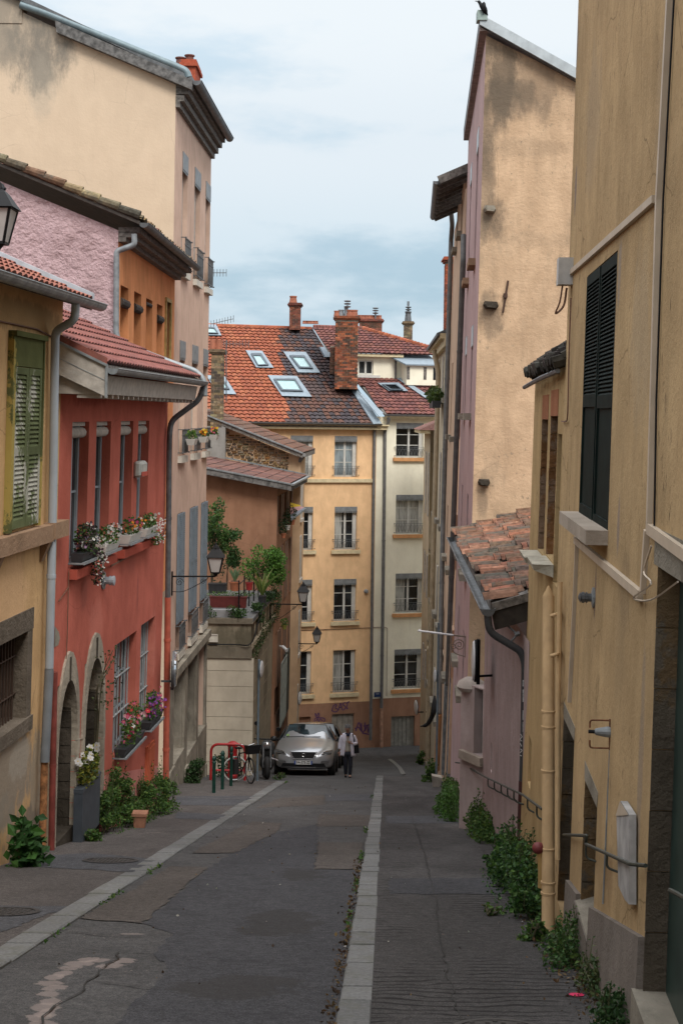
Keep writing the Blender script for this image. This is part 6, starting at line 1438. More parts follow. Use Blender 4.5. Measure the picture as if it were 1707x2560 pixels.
mb.face(FQ.P(uQ, -9), FQ.P(uQ, -9) + Vector((.6, .1, 0)), FQ.P(uQ, vt_l) + Vector((.6, .1, 0)), FQ.P(uQ, vt_l)); mb.build('angled_bay', plaster('pale_mauve_render', (.46, .38, .36), stain=.2, bump=.3), ln)
mb = MB(); mb.lathe(FQ.P(uQ - .14, vt_l - .06, -.1), [(.19, -.06), (.23, .0), (.2, .08), (.1, .14)], 14); mb.build('rounded_cap', plaster('pale_cap', (.48, .42, .37), stain=.4), ln, smooth=True)
mb = MB(); mb.fbox(FQ, -.02, uQ - .06, wv[2] - .14, wv[2] - .004, -.15, .07); mb.build('window_sill', plaster('pale_sill_stone', (.4, .34, .28)), ln)
mb = MB(); mb.fbox(FQ, wv[0], wv[1], wv[2], wv[3], -.155, -.14); gw = mb.build('window', plain('dusty_pane', (.17, .17, .16), .4), ln)
# roof
Eg0 = at(1218, 1522, Yr2 - .1); Eg1 = at(1128, 1343, 25.6); Ur = (Eg1 - Eg0).normalized(); zz = Vector((0, 0, 1))
tp = at(1328, 1286, 25.6); Sr3 = (tp - Eg1); Sr3.y = 0; Sr3.normalize()
random.seed(5)
TO = [(.4, .2, .135), (.34, .155, .1), (.28, .135, .09), (.24, .13, .09), (.19, .12, .085), (.17, .13, .1), (.12, .1, .08)]
Lg = (Eg1 - Eg0).length; nu = int(Lg / .2)
tile_roof(ln, M_tileold, Eg0 + Sr3 * .06 + zz * .05, Ur, Sr3, nu, 9, Lg / nu, .38, .075, lambda i, j: vary(TO[min(6, max(0, int((mnoise.noise(Vector((i * .22, j * .3, 4))) * .7 + .5 + rnd(-.22, .22)) * 7)))], .2), lift=.06, seg=5, jit=.22)
mb = MB(); a, b = Eg0 + Sr3 * .05, Eg1 + Sr3 * .05; mb.hexa([a - zz * .05, b - zz * .05, b + Sr3 * 3.6 - zz * .05, a + Sr3 * 3.6 - zz * .05], [a + zz * .05, b + zz * .05, b + Sr3 * 3.6 + zz * .05, a + Sr3 * 3.6 + zz * .05]); mb.build('roof_deck', M_wood, ln)
mb = MB(); mb.hexa([a + Sr3 * .05 - zz * .28 + Ur * .02, a + Sr3 * 3.6 - zz * .28 + Ur * .02, a + Sr3 * 3.6 - zz * .28 + Ur * .1, a + Sr3 * .05 - zz * .28 + Ur * .1], [a + Sr3 * .0 - zz * .04 + Ur * .02, a + Sr3 * 3.6 - zz * .04 + Ur * .02, a + Sr3 * 3.6 - zz * .04 + Ur * .1, a + Sr3 * .0 - zz * .04 + Ur * .1]); mb.build('verge_beam', plain('dark_beam', (.035, .028, .022), .9, var=.4), ln)
gutter(ln, M_zincd, Eg0 - zz * .0 - Ur * .05, Eg1, .085, joints=1.2)
yw = Yr2 - .1
pipe(ln, plain('black_grey_pipe', (.045, .047, .05), .5, var=.25), [Eg0 + Vector((.0, .0, -.06)), at(1222, 1580, yw), at(1302, 1628, yw), at(1312, 1660, yw), at(1310, 1800, yw), at(1306, 1960, yw)], .045, rb=.14, collars=.9, k=12)
pipe(ln, plain('dark_maroon_pipe', (.06, .02, .02), .6), [at(1306, 1952, yw), at(1301, 2110, yw)], .05, name='lower_downpipe', collars=9)
mb = MB(); st0 = at(1300, 1706, yw - .06)
for y0, y1, c in ((1700, 1716, .35), (1724, 1755, .45), (1776, 1800, .4), (1806, 1830, .42)):
    p = at(1311, y1, yw - .047); q = at(1311, y0, yw - .047); mb.box(p.x - .028, p.x + .02, p.y - .003, p.y + .001, p.z, q.z)
mb.build('torn_stickers', plain('sticker_paper', (.4, .4, .4), .7, var=.4, scale=30), ln)
scrawl(ln, M_let, [[(1300, 1835), (1304, 1842), (1299, 1848), (1304, 1853)], [(1299, 1858), (1303, 1866)], [(1300, 1872), (1304, 1876), (1299, 1882)], [(1299, 1888), (1303, 1890)]], .008, fr=Fr(at(1306, 1035, yw - .052), (1, 0, 0), 1), n=0)
mb = MB(); p = at(1270, 1566, yw + .1); q = at(1292, 1585, yw); mb.tube([at(1266, 1563, yw + .1), q], .012, 6); mb.tube([q, at(1276, 1604, yw)], .012, 6); mb.lathe(q, [(.03, -.03), (.03, .03)], 8, (1, 0, .3)); mb.build('pipe_clamp', M_zincd, ln)

# ================================================================ TALL MAUVE HOUSE with ochre gable
R4O = (2.438, 26, 0); LN4 = .0135
FGr = Fr(R4O, (1, 0, 0), 1, lean=LN4); FGr.N = Vector((0, -1, 0)); FPk = Fr(R4O, (.0572, 1, 0), -1, lean=LN4)
M_gab = plaster('pitted_ochre_render', (.63, .44, .285), var=.12, streak=.45, stain=.55, dirt=(.3, .23, .16), spots=.8, crack=.4, mott=.15, bump=.4, bscale=16)
M_pk = plaster('dusty_pink_render', (.50, .36, .355), var=.08, fine=.2, streak=.4, stain=.05, bump=.2)
tm = thing('tall_mauve_house', 'tall leaning house with mauve street wall and pitted ochre gable', 'house', (4, 28, gz(28)))
ga = FGr.hit(1218, 90); gb = FGr.hit(1431, 198); sg4 = (gb[1] - ga[1]) / (gb[0] - ga[0])
mb = MB(); mb.wall(FGr, 0, 6, -9, lambda u: ga[1] + sg4 * (u - ga[0])); mb.build('gable_wall', M_gab, tm)
for px_, py_, ra, rz, am, sd in ((1250, 190, .5, 1.3, .8, 1), (1275, 245, .9, .5, .6, 2), (1340, 215, .6, .9, .45, 3), (1235, 545, .35, .6, .7, 4), (1225, 790, .3, .6, .6, 6), (1215, 300, .3, 1.6, .6, 7), (1212, 460, .25, 1.5, .5, 9), (1300, 370, 1.3, .25, .18, 11), (1205, 1245, .15, .6, .5, 12), (1330, 600, 1.2, .2, .15, 13)):
    blot(M_gab, tm, at(px_, py_, 26), ra, rz, (.13, .105, .08), am, nscale=3.2, seed=sd)
uP = (36 - 26) / FPk.D.y; ops = []
fl = [(1190, 352, 640), (1168, 838, 1033), (1156, 1212, 1400), (1150, 1530, 1690)]
for x, yt, yb in fl:
    u, v1 = FPk.hit(x, yt); _, v0 = FPk.hit(x, yb)
    for k, off in enumerate((2.2, 6.2)): ops.append((off, off + .95, v0, v1, .25))
vtop4 = ga[1] - sg4 * .0
mb = MB(); mb.wall(FPk, 0, uP, lambda u: FPk.gv(u) - .3, vtop4, ops, .25); mb.face(FPk.P(uP, -12, 0), FPk.P(uP, -12, -8), FPk.P(uP, vtop4 - 2, -8), FPk.P(uP, vtop4, 0)); mb.build('street_wall', M_pk, tm)
for i, o in enumerate(ops):
    wd = frame_window(FPk, tm, o, .22, M_woodp, M_glass, 2, 3, fw=.05); mb = MB(); mb.fbox(FPk, o[0] - .1, o[1] + .1, o[2] - .14, o[2] - .003, -.1, .14); mb.build('window_sill', M_sill if i < 2 else M_stone, wd)
    if i < 4: mb = MB(); mb.fbox(FPk, o[0] + .01, o[1] - .01, o[3] - .42, o[3] - .01, -.03, .01); mb.build('blind_box', plain('pale_blue_blind', (.45, .52, .55), .5), wd)
# roof: highest at the street side
t0 = at(1199, 34, 25.8); t1_ = at(1434, 166, 25.8); bq0 = at(1199, 61, 25.8); bq1 = at(1434, 197, 25.8); yb_ = Vector((0, .06, 0)); D4 = Vector((.0572, 1, 0)).normalized()
mb = MB(); ex = (t1_ - t0) * 1.1
mb.hexa([bq0, bq0 + ex, bq0 + ex + yb_, bq0 + yb_], [t0, t0 + ex, t0 + ex + yb_, t0 + yb_]); mb.build('metal_verge', plain('pale_metal_verge', (.42, .46, .48), .45, .3, var=.15, scale=5), tm)
mb = MB(); e4 = D4 * 10.4; mb.hexa([bq0 - zz * .02 + yb_, bq0 + ex - zz * .02 + yb_, bq0 + ex + e4 - zz * .02, bq0 + e4 - zz * .02], [t0 - zz * .02 + yb_, t0 + ex - zz * .02 + yb_, t0 + ex + e4 - zz * .02, t0 + e4 - zz * .02]); mb.build('roof', M_zincd, tm)
mb = MB(); 
for i in range(1): mb.hexa([bq0 + zz * -.1 + yb_, bq0 + Vector((.16, .06, -.1)), bq0 + Vector((.16, 0, -.1)) + e4, bq0 - zz * .1 + e4], [bq0 + zz * -.03 + yb_, bq0 + Vector((.16, .06, -.03)), bq0 + Vector((.16, 0, -.03)) + e4, bq0 - zz * .03 + e4])
mb.build('soffit', plain('brown_soffit', (.24, .18, .16), .8, var=.3), tm)
# stone corbels, iron wall anchor
for (x0, x1, y0, y1) in ((1207, 1240, 514, 536), (1206, 1246, 753, 776), (1193, 1225, 1197, 1217)):
    a = FGr.hit(x0, y1); b = FGr.hit(x1, y0); mb = MB(); random.seed(int(y0)); w_ = b[0] - a[0]; h = b[1] - a[1]
    lo = [FGr.P(a[0] + w_ * fx, a[1] + h * fy, 0) for fx, fy in ((.12, .2), (.85, .1), (1, .5), (.9, .95), (.1, 1), (0, .6))]; c = FGr.P(a[0] + w_ / 2, a[1] + h * .6, .16)
    hi = [c + (p + FGr.N * .16 - c) * .75 for p in lo]; mb.face(*hi)
    for i in range(6): j = (i + 1) % 6; mb.face(lo[i], lo[j], hi[j], hi[i])
    mb.build('stone_corbel', M_stoned if y0 > 700 else M_stone, tm)
mb = MB(); mb.beam(FGr.P(*FGr.hit(1269, 702), .03), FGr.P(*FGr.hit(1256, 782), .03), .035, .035, up=(0, 1, 0)); mb.box(*[f(FGr.P(*FGr.hit(1262, 738)).x, FGr.P(*FGr.hit(1262, 738)).z) for f in (lambda x, z: x - .035, lambda x, z: x + .035)], 25.93, 26, FGr.P(*FGr.hit(1262, 738)).z - .05, FGr.P(*FGr.hit(1262, 738)).z + .03); mb.build('iron_anchor', plain('rusty_iron', (.06, .03, .02), .8), tm)
mb = MB(); c = at(1208, 34, 25.8); mb.box(c.x - .11, c.x + .07, c.y - .03, c.y + .25, c.z - .12, c.z + .06); mb.build('ridge_cap', plain('pale_green_cap', (.3, .38, .35), .6), tm)

# ================================================================ PEACH HOUSE, further
FPe = Fr((2.95, 36.05, 0), (.045, 1, 0), -1, lean=.018)
pe_h = thing('peach_house', 'peach house with broad dark eaves beyond the tall mauve house', 'house', (3.4, 40, gz(40)))
M_peach = plaster('peach_render', (.60, .42, .30), var=.1, fine=.2, streak=.45, stain=.08, bump=.2)
vPe = at(1150, 470, 36).z; uPe = 8.4; ops = []
for yt, yb, x in ((520, 640, 1135), (905, 1090, 1133), (1275, 1420, 1125), (1560, 1700, 1118)):
    _, v1 = FPe.hit(x, yt); _, v0 = FPe.hit(x, yb)
    for off in (1.6, 5.2): ops.append((off, off + .9, v0, v1, .22))
mb = MB(); mb.wall(FPe, 0, uPe, lambda u: FPe.gv(u) - .3, vPe, ops, .2); mb.face(FPe.P(0, 3, 0), FPe.P(0, 3, -3), FPe.P(0, vPe + .3, -3), FPe.P(0, vPe, 0)); mb.face(FPe.P(uPe, -12, 0), FPe.P(uPe, -12, -3), FPe.P(uPe, vPe + .3, -3), FPe.P(uPe, vPe, 0)); mb.build('wall', M_peach, pe_h)
for o in ops:
    wd = frame_window(FPe, pe_h, o, .2, M_woodp, M_glass, 2, 3, fw=.05); mb = MB(); mb.fbox(FPe, o[0] - .1, o[1] + .1, o[2] - .14, o[2] - .003, -.1, .14); mb.build('window_sill', M_stone, wd)
r0 = at(1096, 441, 36.2); r1 = at(1086, 534, 42.9); r0t = at(1168, 410, 36.2); sr = r0t - r0; mb = MB()
mb.hexa([r0 - zz * .22, r0 + sr * 2.5 - zz * .22, r1 + sr * 2.5 - zz * .22, r1 - zz * .22], [r0, r0 + sr * 2.5, r1 + sr * 2.5, r1]); mb.build('eaves', plain('dark_eaves_wood', (.06, .055, .05), .85, var=.3), pe_h)
mb = MB(); mb.beam(r0 + zz * .0 - Vector((0, .04, .1)), r0 + sr * 1.1 - Vector((0, .04, .1)), .05, .2); mb.build('verge_fascia', M_wood, pe_h)
gutter(pe_h, M_zincd, r0 + Vector((-.05, 0, -.12)), r1 + Vector((-.05, 0, -.12)), .08, joints=2)
for i in range(9):
    p = r0 + (r1 - r0) * ((i + .5) / 9); mb = MB(); mb.beam(p - zz * .24, p + sr * 1.0 - zz * .24, .08, .1)
    mb.build('rafter', M_wood, pe_h)
pipe(pe_h, M_pipeg, [at(1124, 500, 43.0), on(FPe, 1130, 560, .1), on(FPe, 1127, 600, .1), on(FPe, 1107, 1300, .1), on(FPe, 1097, 1785, .1)], .075, collars=2.5)
pipe(pe_h, plain('orange_painted_pipe', (.5, .26, .12), .8), [on(FPe, 1097, 1785, .1), on(FPe, 1091, 1925, .1)], .085, name='lower_downpipe', collars=9)
p2 = thing('grey_downpipe', 'long dark drainpipe with pale lower section on the corner of the mauve house', 'drainpipe', on(FPk, 1115, 1930, .1))
pipe(p2, M_pipeg, [on(FPk, 1158, 588, .12), on(FPk, 1157, 650, .12), on(FPk, 1133, 1300, .12), on(FPk, 1118, 1712, .12)], .068, collars=2.2, name='upper_pipe')
pipe(p2, M_zinc, [on(FPk, 1118, 1708, .12), on(FPk, 1110, 1935, .12)], .085, name='lower_pipe', collars=9)
# ================================================================ CREAM CORNICED HOUSE, small house at the end
cc = thing('corniced_house', 'narrow cream house with projecting cornice and flower balcony far down right', 'house', (3.6, 50, gz(50)))
F6 = Fr((3.31, 44.5, 0), (.0286, 1, 0), -1, lean=.012); M_c6 = plaster('yellowed_cream_render', (.56, .47, .34), var=.12, fine=.3, streak=.5, stain=.2, dirt=(.25, .18, .1), bump=.2)
v6 = F6.hit(1088, 885)[1]; ops = []
for yt, yb, x in ((905, 1000, 1095), (1125, 1290, 1093), (1400, 1530, 1090), (1660, 1760, 1086)):
    _, v1 = F6.hit(x, yt); _, v0 = F6.hit(x, yb)
    for off in (1.0, 4.0, 7.2): ops.append((off, off + .95, v0, v1, .22))
mb = MB(); mb.wall(F6, 0, 10.5, lambda u: F6.gv(u) - .3, v6, ops, .2); mb.face(F6.P(10.5, -13, 0), F6.P(10.5, -13, -4), F6.P(10.5, v6, -4), F6.P(10.5, v6, 0)); mb.build('wall', M_c6, cc)
for o in ops:
    wd = frame_window(F6, cc, o, .2, M_woodp, M_glass, 2, 3, fw=.05); mb = MB(); mb.fbox(F6, o[0] - .1, o[1] + .1, o[2] - .16, o[2] - .003, -.1, .14); mb.build('window_sill', M_stone, wd)
    mb = MB(); mb.fbox(F6, o[0] - .5, o[0] - .02, o[2], o[3], .003, .045); mb.build('shutter', M_woodp, wd)
mb = MB(); mb.fbox(F6, -.1, 10.6, v6 - .25, v6 - .02, .003, .16); mb.fbox(F6, -.1, 10.6, v6 - .02, v6 + .14, .003, .3); mb.build('cornice', M_sillc, cc)
mb = MB(); q = [F6.P(-.1, v6 + .15, .4), F6.P(10.7, v6 + .15, .4), F6.P(10.7, v6 + 1.8, -3.5), F6.P(-.1, v6 + 1.8, -3.5)]; mb.hexa([p - zz * .1 for p in q], q); mb.build('roof', M_zincd, cc)
bricks(cc, 1111, 1135, 655, 845, 47, [(.44, .12, .06), (.38, .1, .05)], dep=.7)
pipe(cc, plain('buff_downpipe', (.42, .33, .22), .8), [F6.P(6.3, v6 - .1, .25), F6.P(6.3, v6 - .9, .08), F6.P(6.3, -12.5, .08)], .09, collars=2.5)
en = thing('small_end_house', 'small cream house with tiled hipped roof at the far right bend', 'house', (3.6, 57, gz(57)))
F7 = Fr((3.45, 55.2, 0), (.004, 1, 0), -1, lean=.0); v7 = F7.hit(1068, 1075)[1]; ops = []
for yt, yb, x in ((1130, 1290, 1070), (1390, 1500, 1070), (1640, 1740, 1070)):
    _, v1 = F7.hit(x, yt); _, v0 = F7.hit(x, yb)
    for off in (.7, 2.4): ops.append((off, off + .8, v0, v1, .2))
mb = MB(); mb.wall(F7, 0, 4.2, lambda u: F7.gv(u) - .3, v7, ops, .2); mb.face(F7.P(4.2, -14, 0), F7.P(4.2, -14, -4), F7.P(4.2, v7, -4), F7.P(4.2, v7, 0)); mb.build('wall', M_c6, en)
for o in ops: wd = frame_window(F7, en, o, .18, M_woodp, M_glass, 2, 3, fw=.05); mb = MB(); mb.fbox(F7, o[0] - .4, o[0] - .02, o[2], o[3], .003, .045); mb.build('shutter', M_woodp, wd)
mb = MB(); q0 = [F7.P(-.1, v7 + .02, .45), F7.P(4.6, v7 + .02, .45), F7.P(4.6, v7 + .02, -3), F7.P(-.1, v7 + .02, -3)]; q = [F7.P(1, v7 + .75, -1.2), F7.P(3, v7 + .75, -1.2), F7.P(3, v7 + .75, -3), F7.P(1, v7 + .75, -3)]; mb.hexa(q0, q); mb.build('roof', plain('dark_red_tiles', (.2, .09, .07), .85, var=.4, scale=14), en)
mb = MB(); mb.fbox(F7, -.05, 4.5, v7 - .12, v7 + .02, .003, .4); mb.build('eaves', M_sillc, en)
# ================================================================ PLANTS
random.seed(21)
def shrub(px0, px1, py0, py1, Y, n, label, greens=GREENS, size=.05, clumps=6, cat='bush', name='bush', group=None, stalks=0, lift=0, off=(0, 0), flat=.45, ln=1.0):
    """weeds growing out of the wall foot; px box in the photograph, Y distance"""
    base = at((px0 + px1) / 2, py1, Y); W = (px1 - px0) / F * Y; H = (py1 - py0) / F * Y
    if lift == 0: base.z = gz(Y)
    o = None; mb = MB()
    for k in range(clumps):
        fx = rnd(-.36, .36); fz = (k + .5) / clumps; wv_ = 1 - .55 * fz
        c = base + Vector((W * fx * wv_, rnd(-.3, .3) * W * flat, H * (fz * .8)))
        leaves(mb, c, (W * rnd(.26, .42) * wv_ + .02, W * flat * .6 + .02, H * rnd(.16, .26) + .02), int(n * (1.5 - fz) / clumps), size, greens)
    for k in range(stalks):
        x = rnd(-.4, .4) * W; h = H * rnd(.6, 1.05); tip = base + Vector((x * 1.1 + rnd(-.05, .05), rnd(-.1, .1), h))
        for i in range(14): t = .35 + .65 * i / 13; p = base.lerp(tip, t) + Vector((x * (1 - t) * .0, 0, 0)); leaf(mb, p + Vector((rnd(-.03, .03), rnd(-.03, .03), 0)), size * rnd(.6, 1.1), vary(random.choice(greens), .25))
    o = thing(name, label, cat, base, group); f = mb.build('foliage', M_leaf, o)
    mb = MB(); mb.col = (.1, .09, .05)
    for k in range(7): mb.tube(arcpts([base + Vector((rnd(-.1, .1) * W, 0, -.02)), base + Vector((rnd(-.25, .25) * W, rnd(-.1, .1), H * .4)), base + Vector((rnd(-.35, .35) * W, rnd(-.15, .15), H * rnd(.6, .95)))], 3), [.008] * 7, 4)
    mb.build('stem', M_leaf, o); return o
def weeds(fr, Ya, Yb, prof, n, label, greens, size=.045, n0=.02, n1=.32, cat='bush', name='bush', stalks=14):
    """prof: heights in metres along the wall from Ya to Yb"""
    ua = (Ya - fr.O.y) / fr.D.y; ub = (Yb - fr.O.y) / fr.D.y
    def H(t):
        x = t * (len(prof) - 1); i = min(int(x), len(prof) - 2); return prof[i] + (prof[i + 1] - prof[i]) * (x - i)
    base = fr.P((ua + ub) / 2, 0, (n0 + n1) / 2); base.z = gz(base.y); t_ = thing(name, label, cat, base); mb = MB()
    def G(t, nn): p = fr.P(ua + (ub - ua) * t, 0, nn); p.x -= 0; p.z = gz(p.y); p.x += fr.V.x * (p.z - fr.O.z); return p
    k = max(6, int(abs(ub - ua) * 7))
    for c_ in range(k * 3):
        t = (c_ % k + rnd(0, 1)) / k; h = H(t) * rnd(.15, 1.0); w_ = n0 + (n1 - n0) * (1 - .55 * h / max(prof)) ; c = G(t, rnd(n0, w_)); c.z += h * .85
        leaves(mb, c, (rnd(.05, .11), rnd(.08, .2), rnd(.05, .12)), n // (k * 3), size, greens)
    mb2 = MB(); mb2.col = (.1, .11, .05)
    for _ in range(stalks):
        t = rnd(0, 1); b = G(t, rnd(n0, n1 * .6)); h = H(t) * rnd(.8, 1.35); tip = b + Vector((rnd(-.1, .1), rnd(-.12, .12), h)); mid = b.lerp(tip, .5) + Vector((rnd(-.04, .04), rnd(-.04, .04), 0)); mb2.tube([b, mid, tip], [.006, .005, .003], 4)
        for i in range(22): q = 0.25 + .75 * i / 21; p = b.lerp(tip, q); leaf(mb, p + Vector((rnd(-.025, .025), rnd(-.025, .025), 0)), size * rnd(.5, 1.1), vary(random.choice(greens), .25))
    for _ in range(int(n * .02)):
        p = G(rnd(0, 1), rnd(n1 * .7, n1 * 1.15)); p.z += rnd(.005, .04); leaf(mb, p, size * rnd(.4, .9), vary(random.choice(greens), .3))
    mb.build('foliage', M_leaf, t_); mb2.build('stem', M_leaf, t_); return t_
BG = [(.07, .15, .028), (.05, .11, .022), (.11, .18, .035), (.035, .075, .018)]
shrub(25, 112, 2050, 2168, 16.0, 190, 'large-leaved dark green weed at the foot of the ochre house wall', [(.035, .10, .022), (.055, .14, .03), (.025, .07, .018)], .15, 6, stalks=5)
weeds(FL, 20.1, 22.7, [.5, .8, 1.05, .85, .5, .3], 5600, 'tall bushy green weed beside the slate planter on the pink plinth', BG, .045, n1=.34, stalks=22)
shrub(186, 268, 2078, 2108, 19.2, 420, 'low green weeds at the foot of the slate planter', BG, .05, 4, flat=.25)
shrub(338, 364, 1990, 2042, 22.3, 260, 'small weed growing behind the clay pot', BG, .05, 3)
weeds(FL, 22.9, 24.2, [.5, .85, .75], 2400, 'bushy weed under the orange meter door', BG, .045, n1=.3, stalks=12)
weeds(FL, 24.3, 25.4, [.6, .8, .5], 1900, 'bushy weed around the foot of the red downpipe', BG, .045, n1=.36, stalks=12)
shrub(462, 528, 1888, 1958, 35.5, 900, 'dark low bush beside the stone steps of the cream house', [(.03, .07, .018), (.02, .05, .014)], .07, 5)
shrub(520, 610, 1872, 1935, 39.5, 900, 'dark weeds behind the red hoop rack', [(.02, .045, .014), (.03, .06, .018)], .07, 5, flat=.2)
shrub(683, 716, 1945, 1962, 38.5, 160, 'small weed tuft beside the front tyre of the silver car', BG, .05, 3, flat=.2)
weeds(FRt, 12.3, 16.3, [.2, .45, .55, .5, .55, .35], 6500, 'largest green weed bush on the right beside the thick ochre pipe', [(.045, .115, .025), (.03, .08, .02), (.075, .15, .03), (.022, .055, .016)], .05, n0=.1, n1=.42, stalks=40)
shrub(1196, 1262, 2225, 2250, 12.6, 60, 'low weed runner sprawling on the right pavement', BG, .045, 3, flat=.3)
shrub(1300, 1372, 2290, 2345, 11.2, 330, 'small weed at the very foot of the thick ochre pipe', BG, .045, 4, flat=.3)
weeds(FRt, 9.9, 10.6, [.12, .3, .3, .1], 1000, 'green weed below the rubble sill of the stone slit', [(.05, .12, .03), (.035, .08, .02), (.08, .14, .03)], .036, n0=.04, n1=.26, stalks=16)
weeds(FRt, 8.9, 9.3, [.08, .25, .1], 260, 'thin straggly weed against the grey cement plinth', [(.05, .09, .03), (.08, .10, .03)], .03, n0=.04, n1=.15, stalks=14)
weeds(FRt, 7.7, 8.1, [.08, .28, .12], 420, 'weed clump by the doorstep at the bottom right corner', [(.04, .09, .025), (.025, .06, .018)], .034, n0=.06, n1=.2, stalks=14)
weeds(FS, 19.6, 22.2, [.15, .4, .55, .5], 2000, 'green weeds at the corner of the lean-to house', BG, .05, n1=.25, stalks=12)
weeds(FPk, 23.6, 27.4, [.35, .6, .5, .2, .4], 3000, 'bright green bush before the angled bay of the lean-to house', [(.08, .18, .03), (.06, .13, .025), (.045, .10, .02)], .055, n0=.2, n1=.5, stalks=24)
weeds(FPk, 28, 33, [.3, .5, .3, .4], 1500, 'weeds behind the white stone block', BG, .055, n1=.3)
shrub(1056, 1098, 1880, 1945, 38, 480, 'dark weeds by the foot of the blue sign pole', BG, .07, 4)
shrub(1040, 1066, 1868, 1905, 52, 300, 'weeds at the far corner of the street on the right', BG, .09, 3)
# ---- flower boxes on the red house
def flowers(root, mb_c, n, cols_, r, rad, drop=0):
    mb = MB(); c = Vector(mb_c)
    for _ in range(n):
        p = c + Vector((rnd(0, 1) * rad[0], rnd(-1, 1) * rad[1], rnd(-1, 1) * rad[2])); p.z += rad[2] * .2
        petals(mb, p, r * rnd(.7, 1.2), vary(random.choice(cols_), .1))
    return mb.build('flowers', M_petal, root, kind='stuff')
WHT = (.62, .6, .58); PNK = (.55, .1, .2); RED = (.5, .03, .06); ORG = (.65, .2, .03); PUR = (.22, .05, .3); YEL = (.6, .42, .04)
GRP_F = 'flower boxes on the red house'
def fl_box(o, a, b, label, cols_, boxm, n=26, h=.14, gh=.2, trail=0, bh=.16, raise_=.05, group=GRP_F, greens=BG, fr=FL, lf=.055, nl=260, r=.026):
    u0 = o[0] + (o[1] - o[0]) * a; u1 = o[0] + (o[1] - o[0]) * b; v = o[2] + raise_
    t = thing('flower_box', label, 'flower box', fr.P(u0, v, .1), group)
    mb = MB(); mb.hexa([fr.P(u0 + .02, v, .03), fr.P(u1 - .02, v, .03), fr.P(u1 - .02, v, .15), fr.P(u0 + .02, v, .15)], [fr.P(u0, v + bh, .01), fr.P(u1, v + bh, .01), fr.P(u1, v + bh, .2), fr.P(u0, v + bh, .2)]); mb.build('box', boxm, t)
    mb = MB(); mb.beam(fr.P(u0 - .04, v + .03, .2), fr.P(u1 + .04, v + .03, .2), .03, .035); mb.beam(fr.P(u0 - .04, v + .03, .2), fr.P(u0 - .04, v + .03, 0), .02, .02); mb.build('holder', M_zinc, t)
    mb = MB(); c = fr.P((u0 + u1) / 2, v + bh + gh * .5, .12); leaves(mb, c, (.13, (u1 - u0) * .55, gh * .75), nl, lf, greens)
    if trail: leaves(mb, fr.P(u1 - .1, v - .05, .2), (.1, .16, trail), nl // 2, lf * .8, greens)
    mb.build('foliage', M_leaf, t)
    mb = MB()
    for _ in range(n):
        p = fr.P(rnd(u0, u1), v + bh + gh * rnd(.2, 1.2), rnd(.1, .26)); petals(mb, p, r * rnd(.7, 1.2), vary(random.choice(cols_), .1))
    for _ in range(60 if trail else 0): petals(mb, fr.P(u1 + rnd(-.28, .12), v + rnd(-trail * 1.1, .3), rnd(.2, .3)), r * .6, WHT)
    mb.build('flowers', M_petal, t, kind='stuff'); return t
M_whbox = plain('white_plastic_box', (.55, .54, .5), .5, var=.08); M_bkbox = plain('dark_plastic_box', (.03, .032, .035), .5, var=.2)
fl_box(W4[0], 0.02, .95, 'dark flower box with trailing white blooms under the first red house window', [WHT, WHT, (.4, .25, .45)], M_bkbox, 20, trail=.3, gh=.3, nl=560, greens=[(.05, .1, .02), (.03, .035, .02), (.05, .02, .03)])
fl_box(W4[1], 0.0, .95, 'flower box with small white blooms and a taller sprig, second red house window', [WHT], M_whbox, 34, gh=.2, nl=260)
fl_box(W4[2], 0.0, .95, 'flower box with orange, white and magenta blooms, third red house window', [ORG, WHT, (.5, .05, .2), ORG], M_whbox, 44, gh=.2, nl=220)
fl_box(W4[3], 0.0, .95, 'white flower box of pale green trailing leaves, fourth red house window', [WHT, (.5, .55, .4)], M_whbox, 10, gh=.18, nl=240, trail=.12)
fl_box(W2[0], 0.05, .95, 'dark box of red, white and pink geraniums at the larger barred window', [RED, PNK, WHT, (.6, .3, .35)], M_bkbox, 30, gh=.45, nl=520, r=.042, raise_=.02)
fl_box(W2[1], 0.05, .95, 'dark box of purple and pink petunias at the smaller barred window', [PUR, PUR, PNK], M_bkbox, 44, gh=.34, nl=420, r=.034, raise_=.02)
# ---- tall slate planter with lilies, clay pot
pl = thing('slate_planter', 'tall dark slate planter with yellow-green shrub and white lilies by the stone arch', 'planter', FL.P(FL.hit(215, 2095)[0], FL.gv(FL.hit(215, 2095)[0]), .3))
ua = FL.hit(206, 2050, .17)[0]; ub = FL.hit(249, 2050, .17)[0]; vg = FL.gv(ua) - .03; vt2 = FL.hit(206, 1977, .17)[1]
mb = MB(); mb.fbox(FL, ua, ub, vg, vt2, .05, .17); mb.fbox(FL, ua - .008, ub + .008, vt2 - .05, vt2 + .006, .046, .176); mb.build('box', plain('slate_blue_box', (.055, .065, .078), .55, var=.15), pl)
mb = MB(); YG = [(.16, .18, .02), (.1, .14, .02), (.05, .08, .02), (.22, .2, .03)]
leaves(mb, FL.P((ua + ub) / 2, vt2 + .17, .12), (.11, (ub - ua) * .5, .26), 560, .06, YG); mb.build('foliage', M_leaf, pl)
mb = MB()
for _ in range(12): petals(mb, FL.P(rnd(ua, ub), vt2 + rnd(.3, .48), rnd(.06, .2)), .055, WHT, 6)
mb.build('flowers', M_petal, pl, kind='stuff')
mb = MB(); mb.col = (.09, .075, .04)
for k in range(5): mb.tube(arcpts([FL.P(ub - .1, vt2 - .1, .1), FL.P(ub + rnd(-.1, .2), vt2 + .6, .1), FL.P(ub + rnd(-.3, .3), vt2 + 1.2, .15), FL.P(ub + rnd(-.3, .5), vt2 + rnd(1.2, 1.7), .25)], 4), .007, 4)
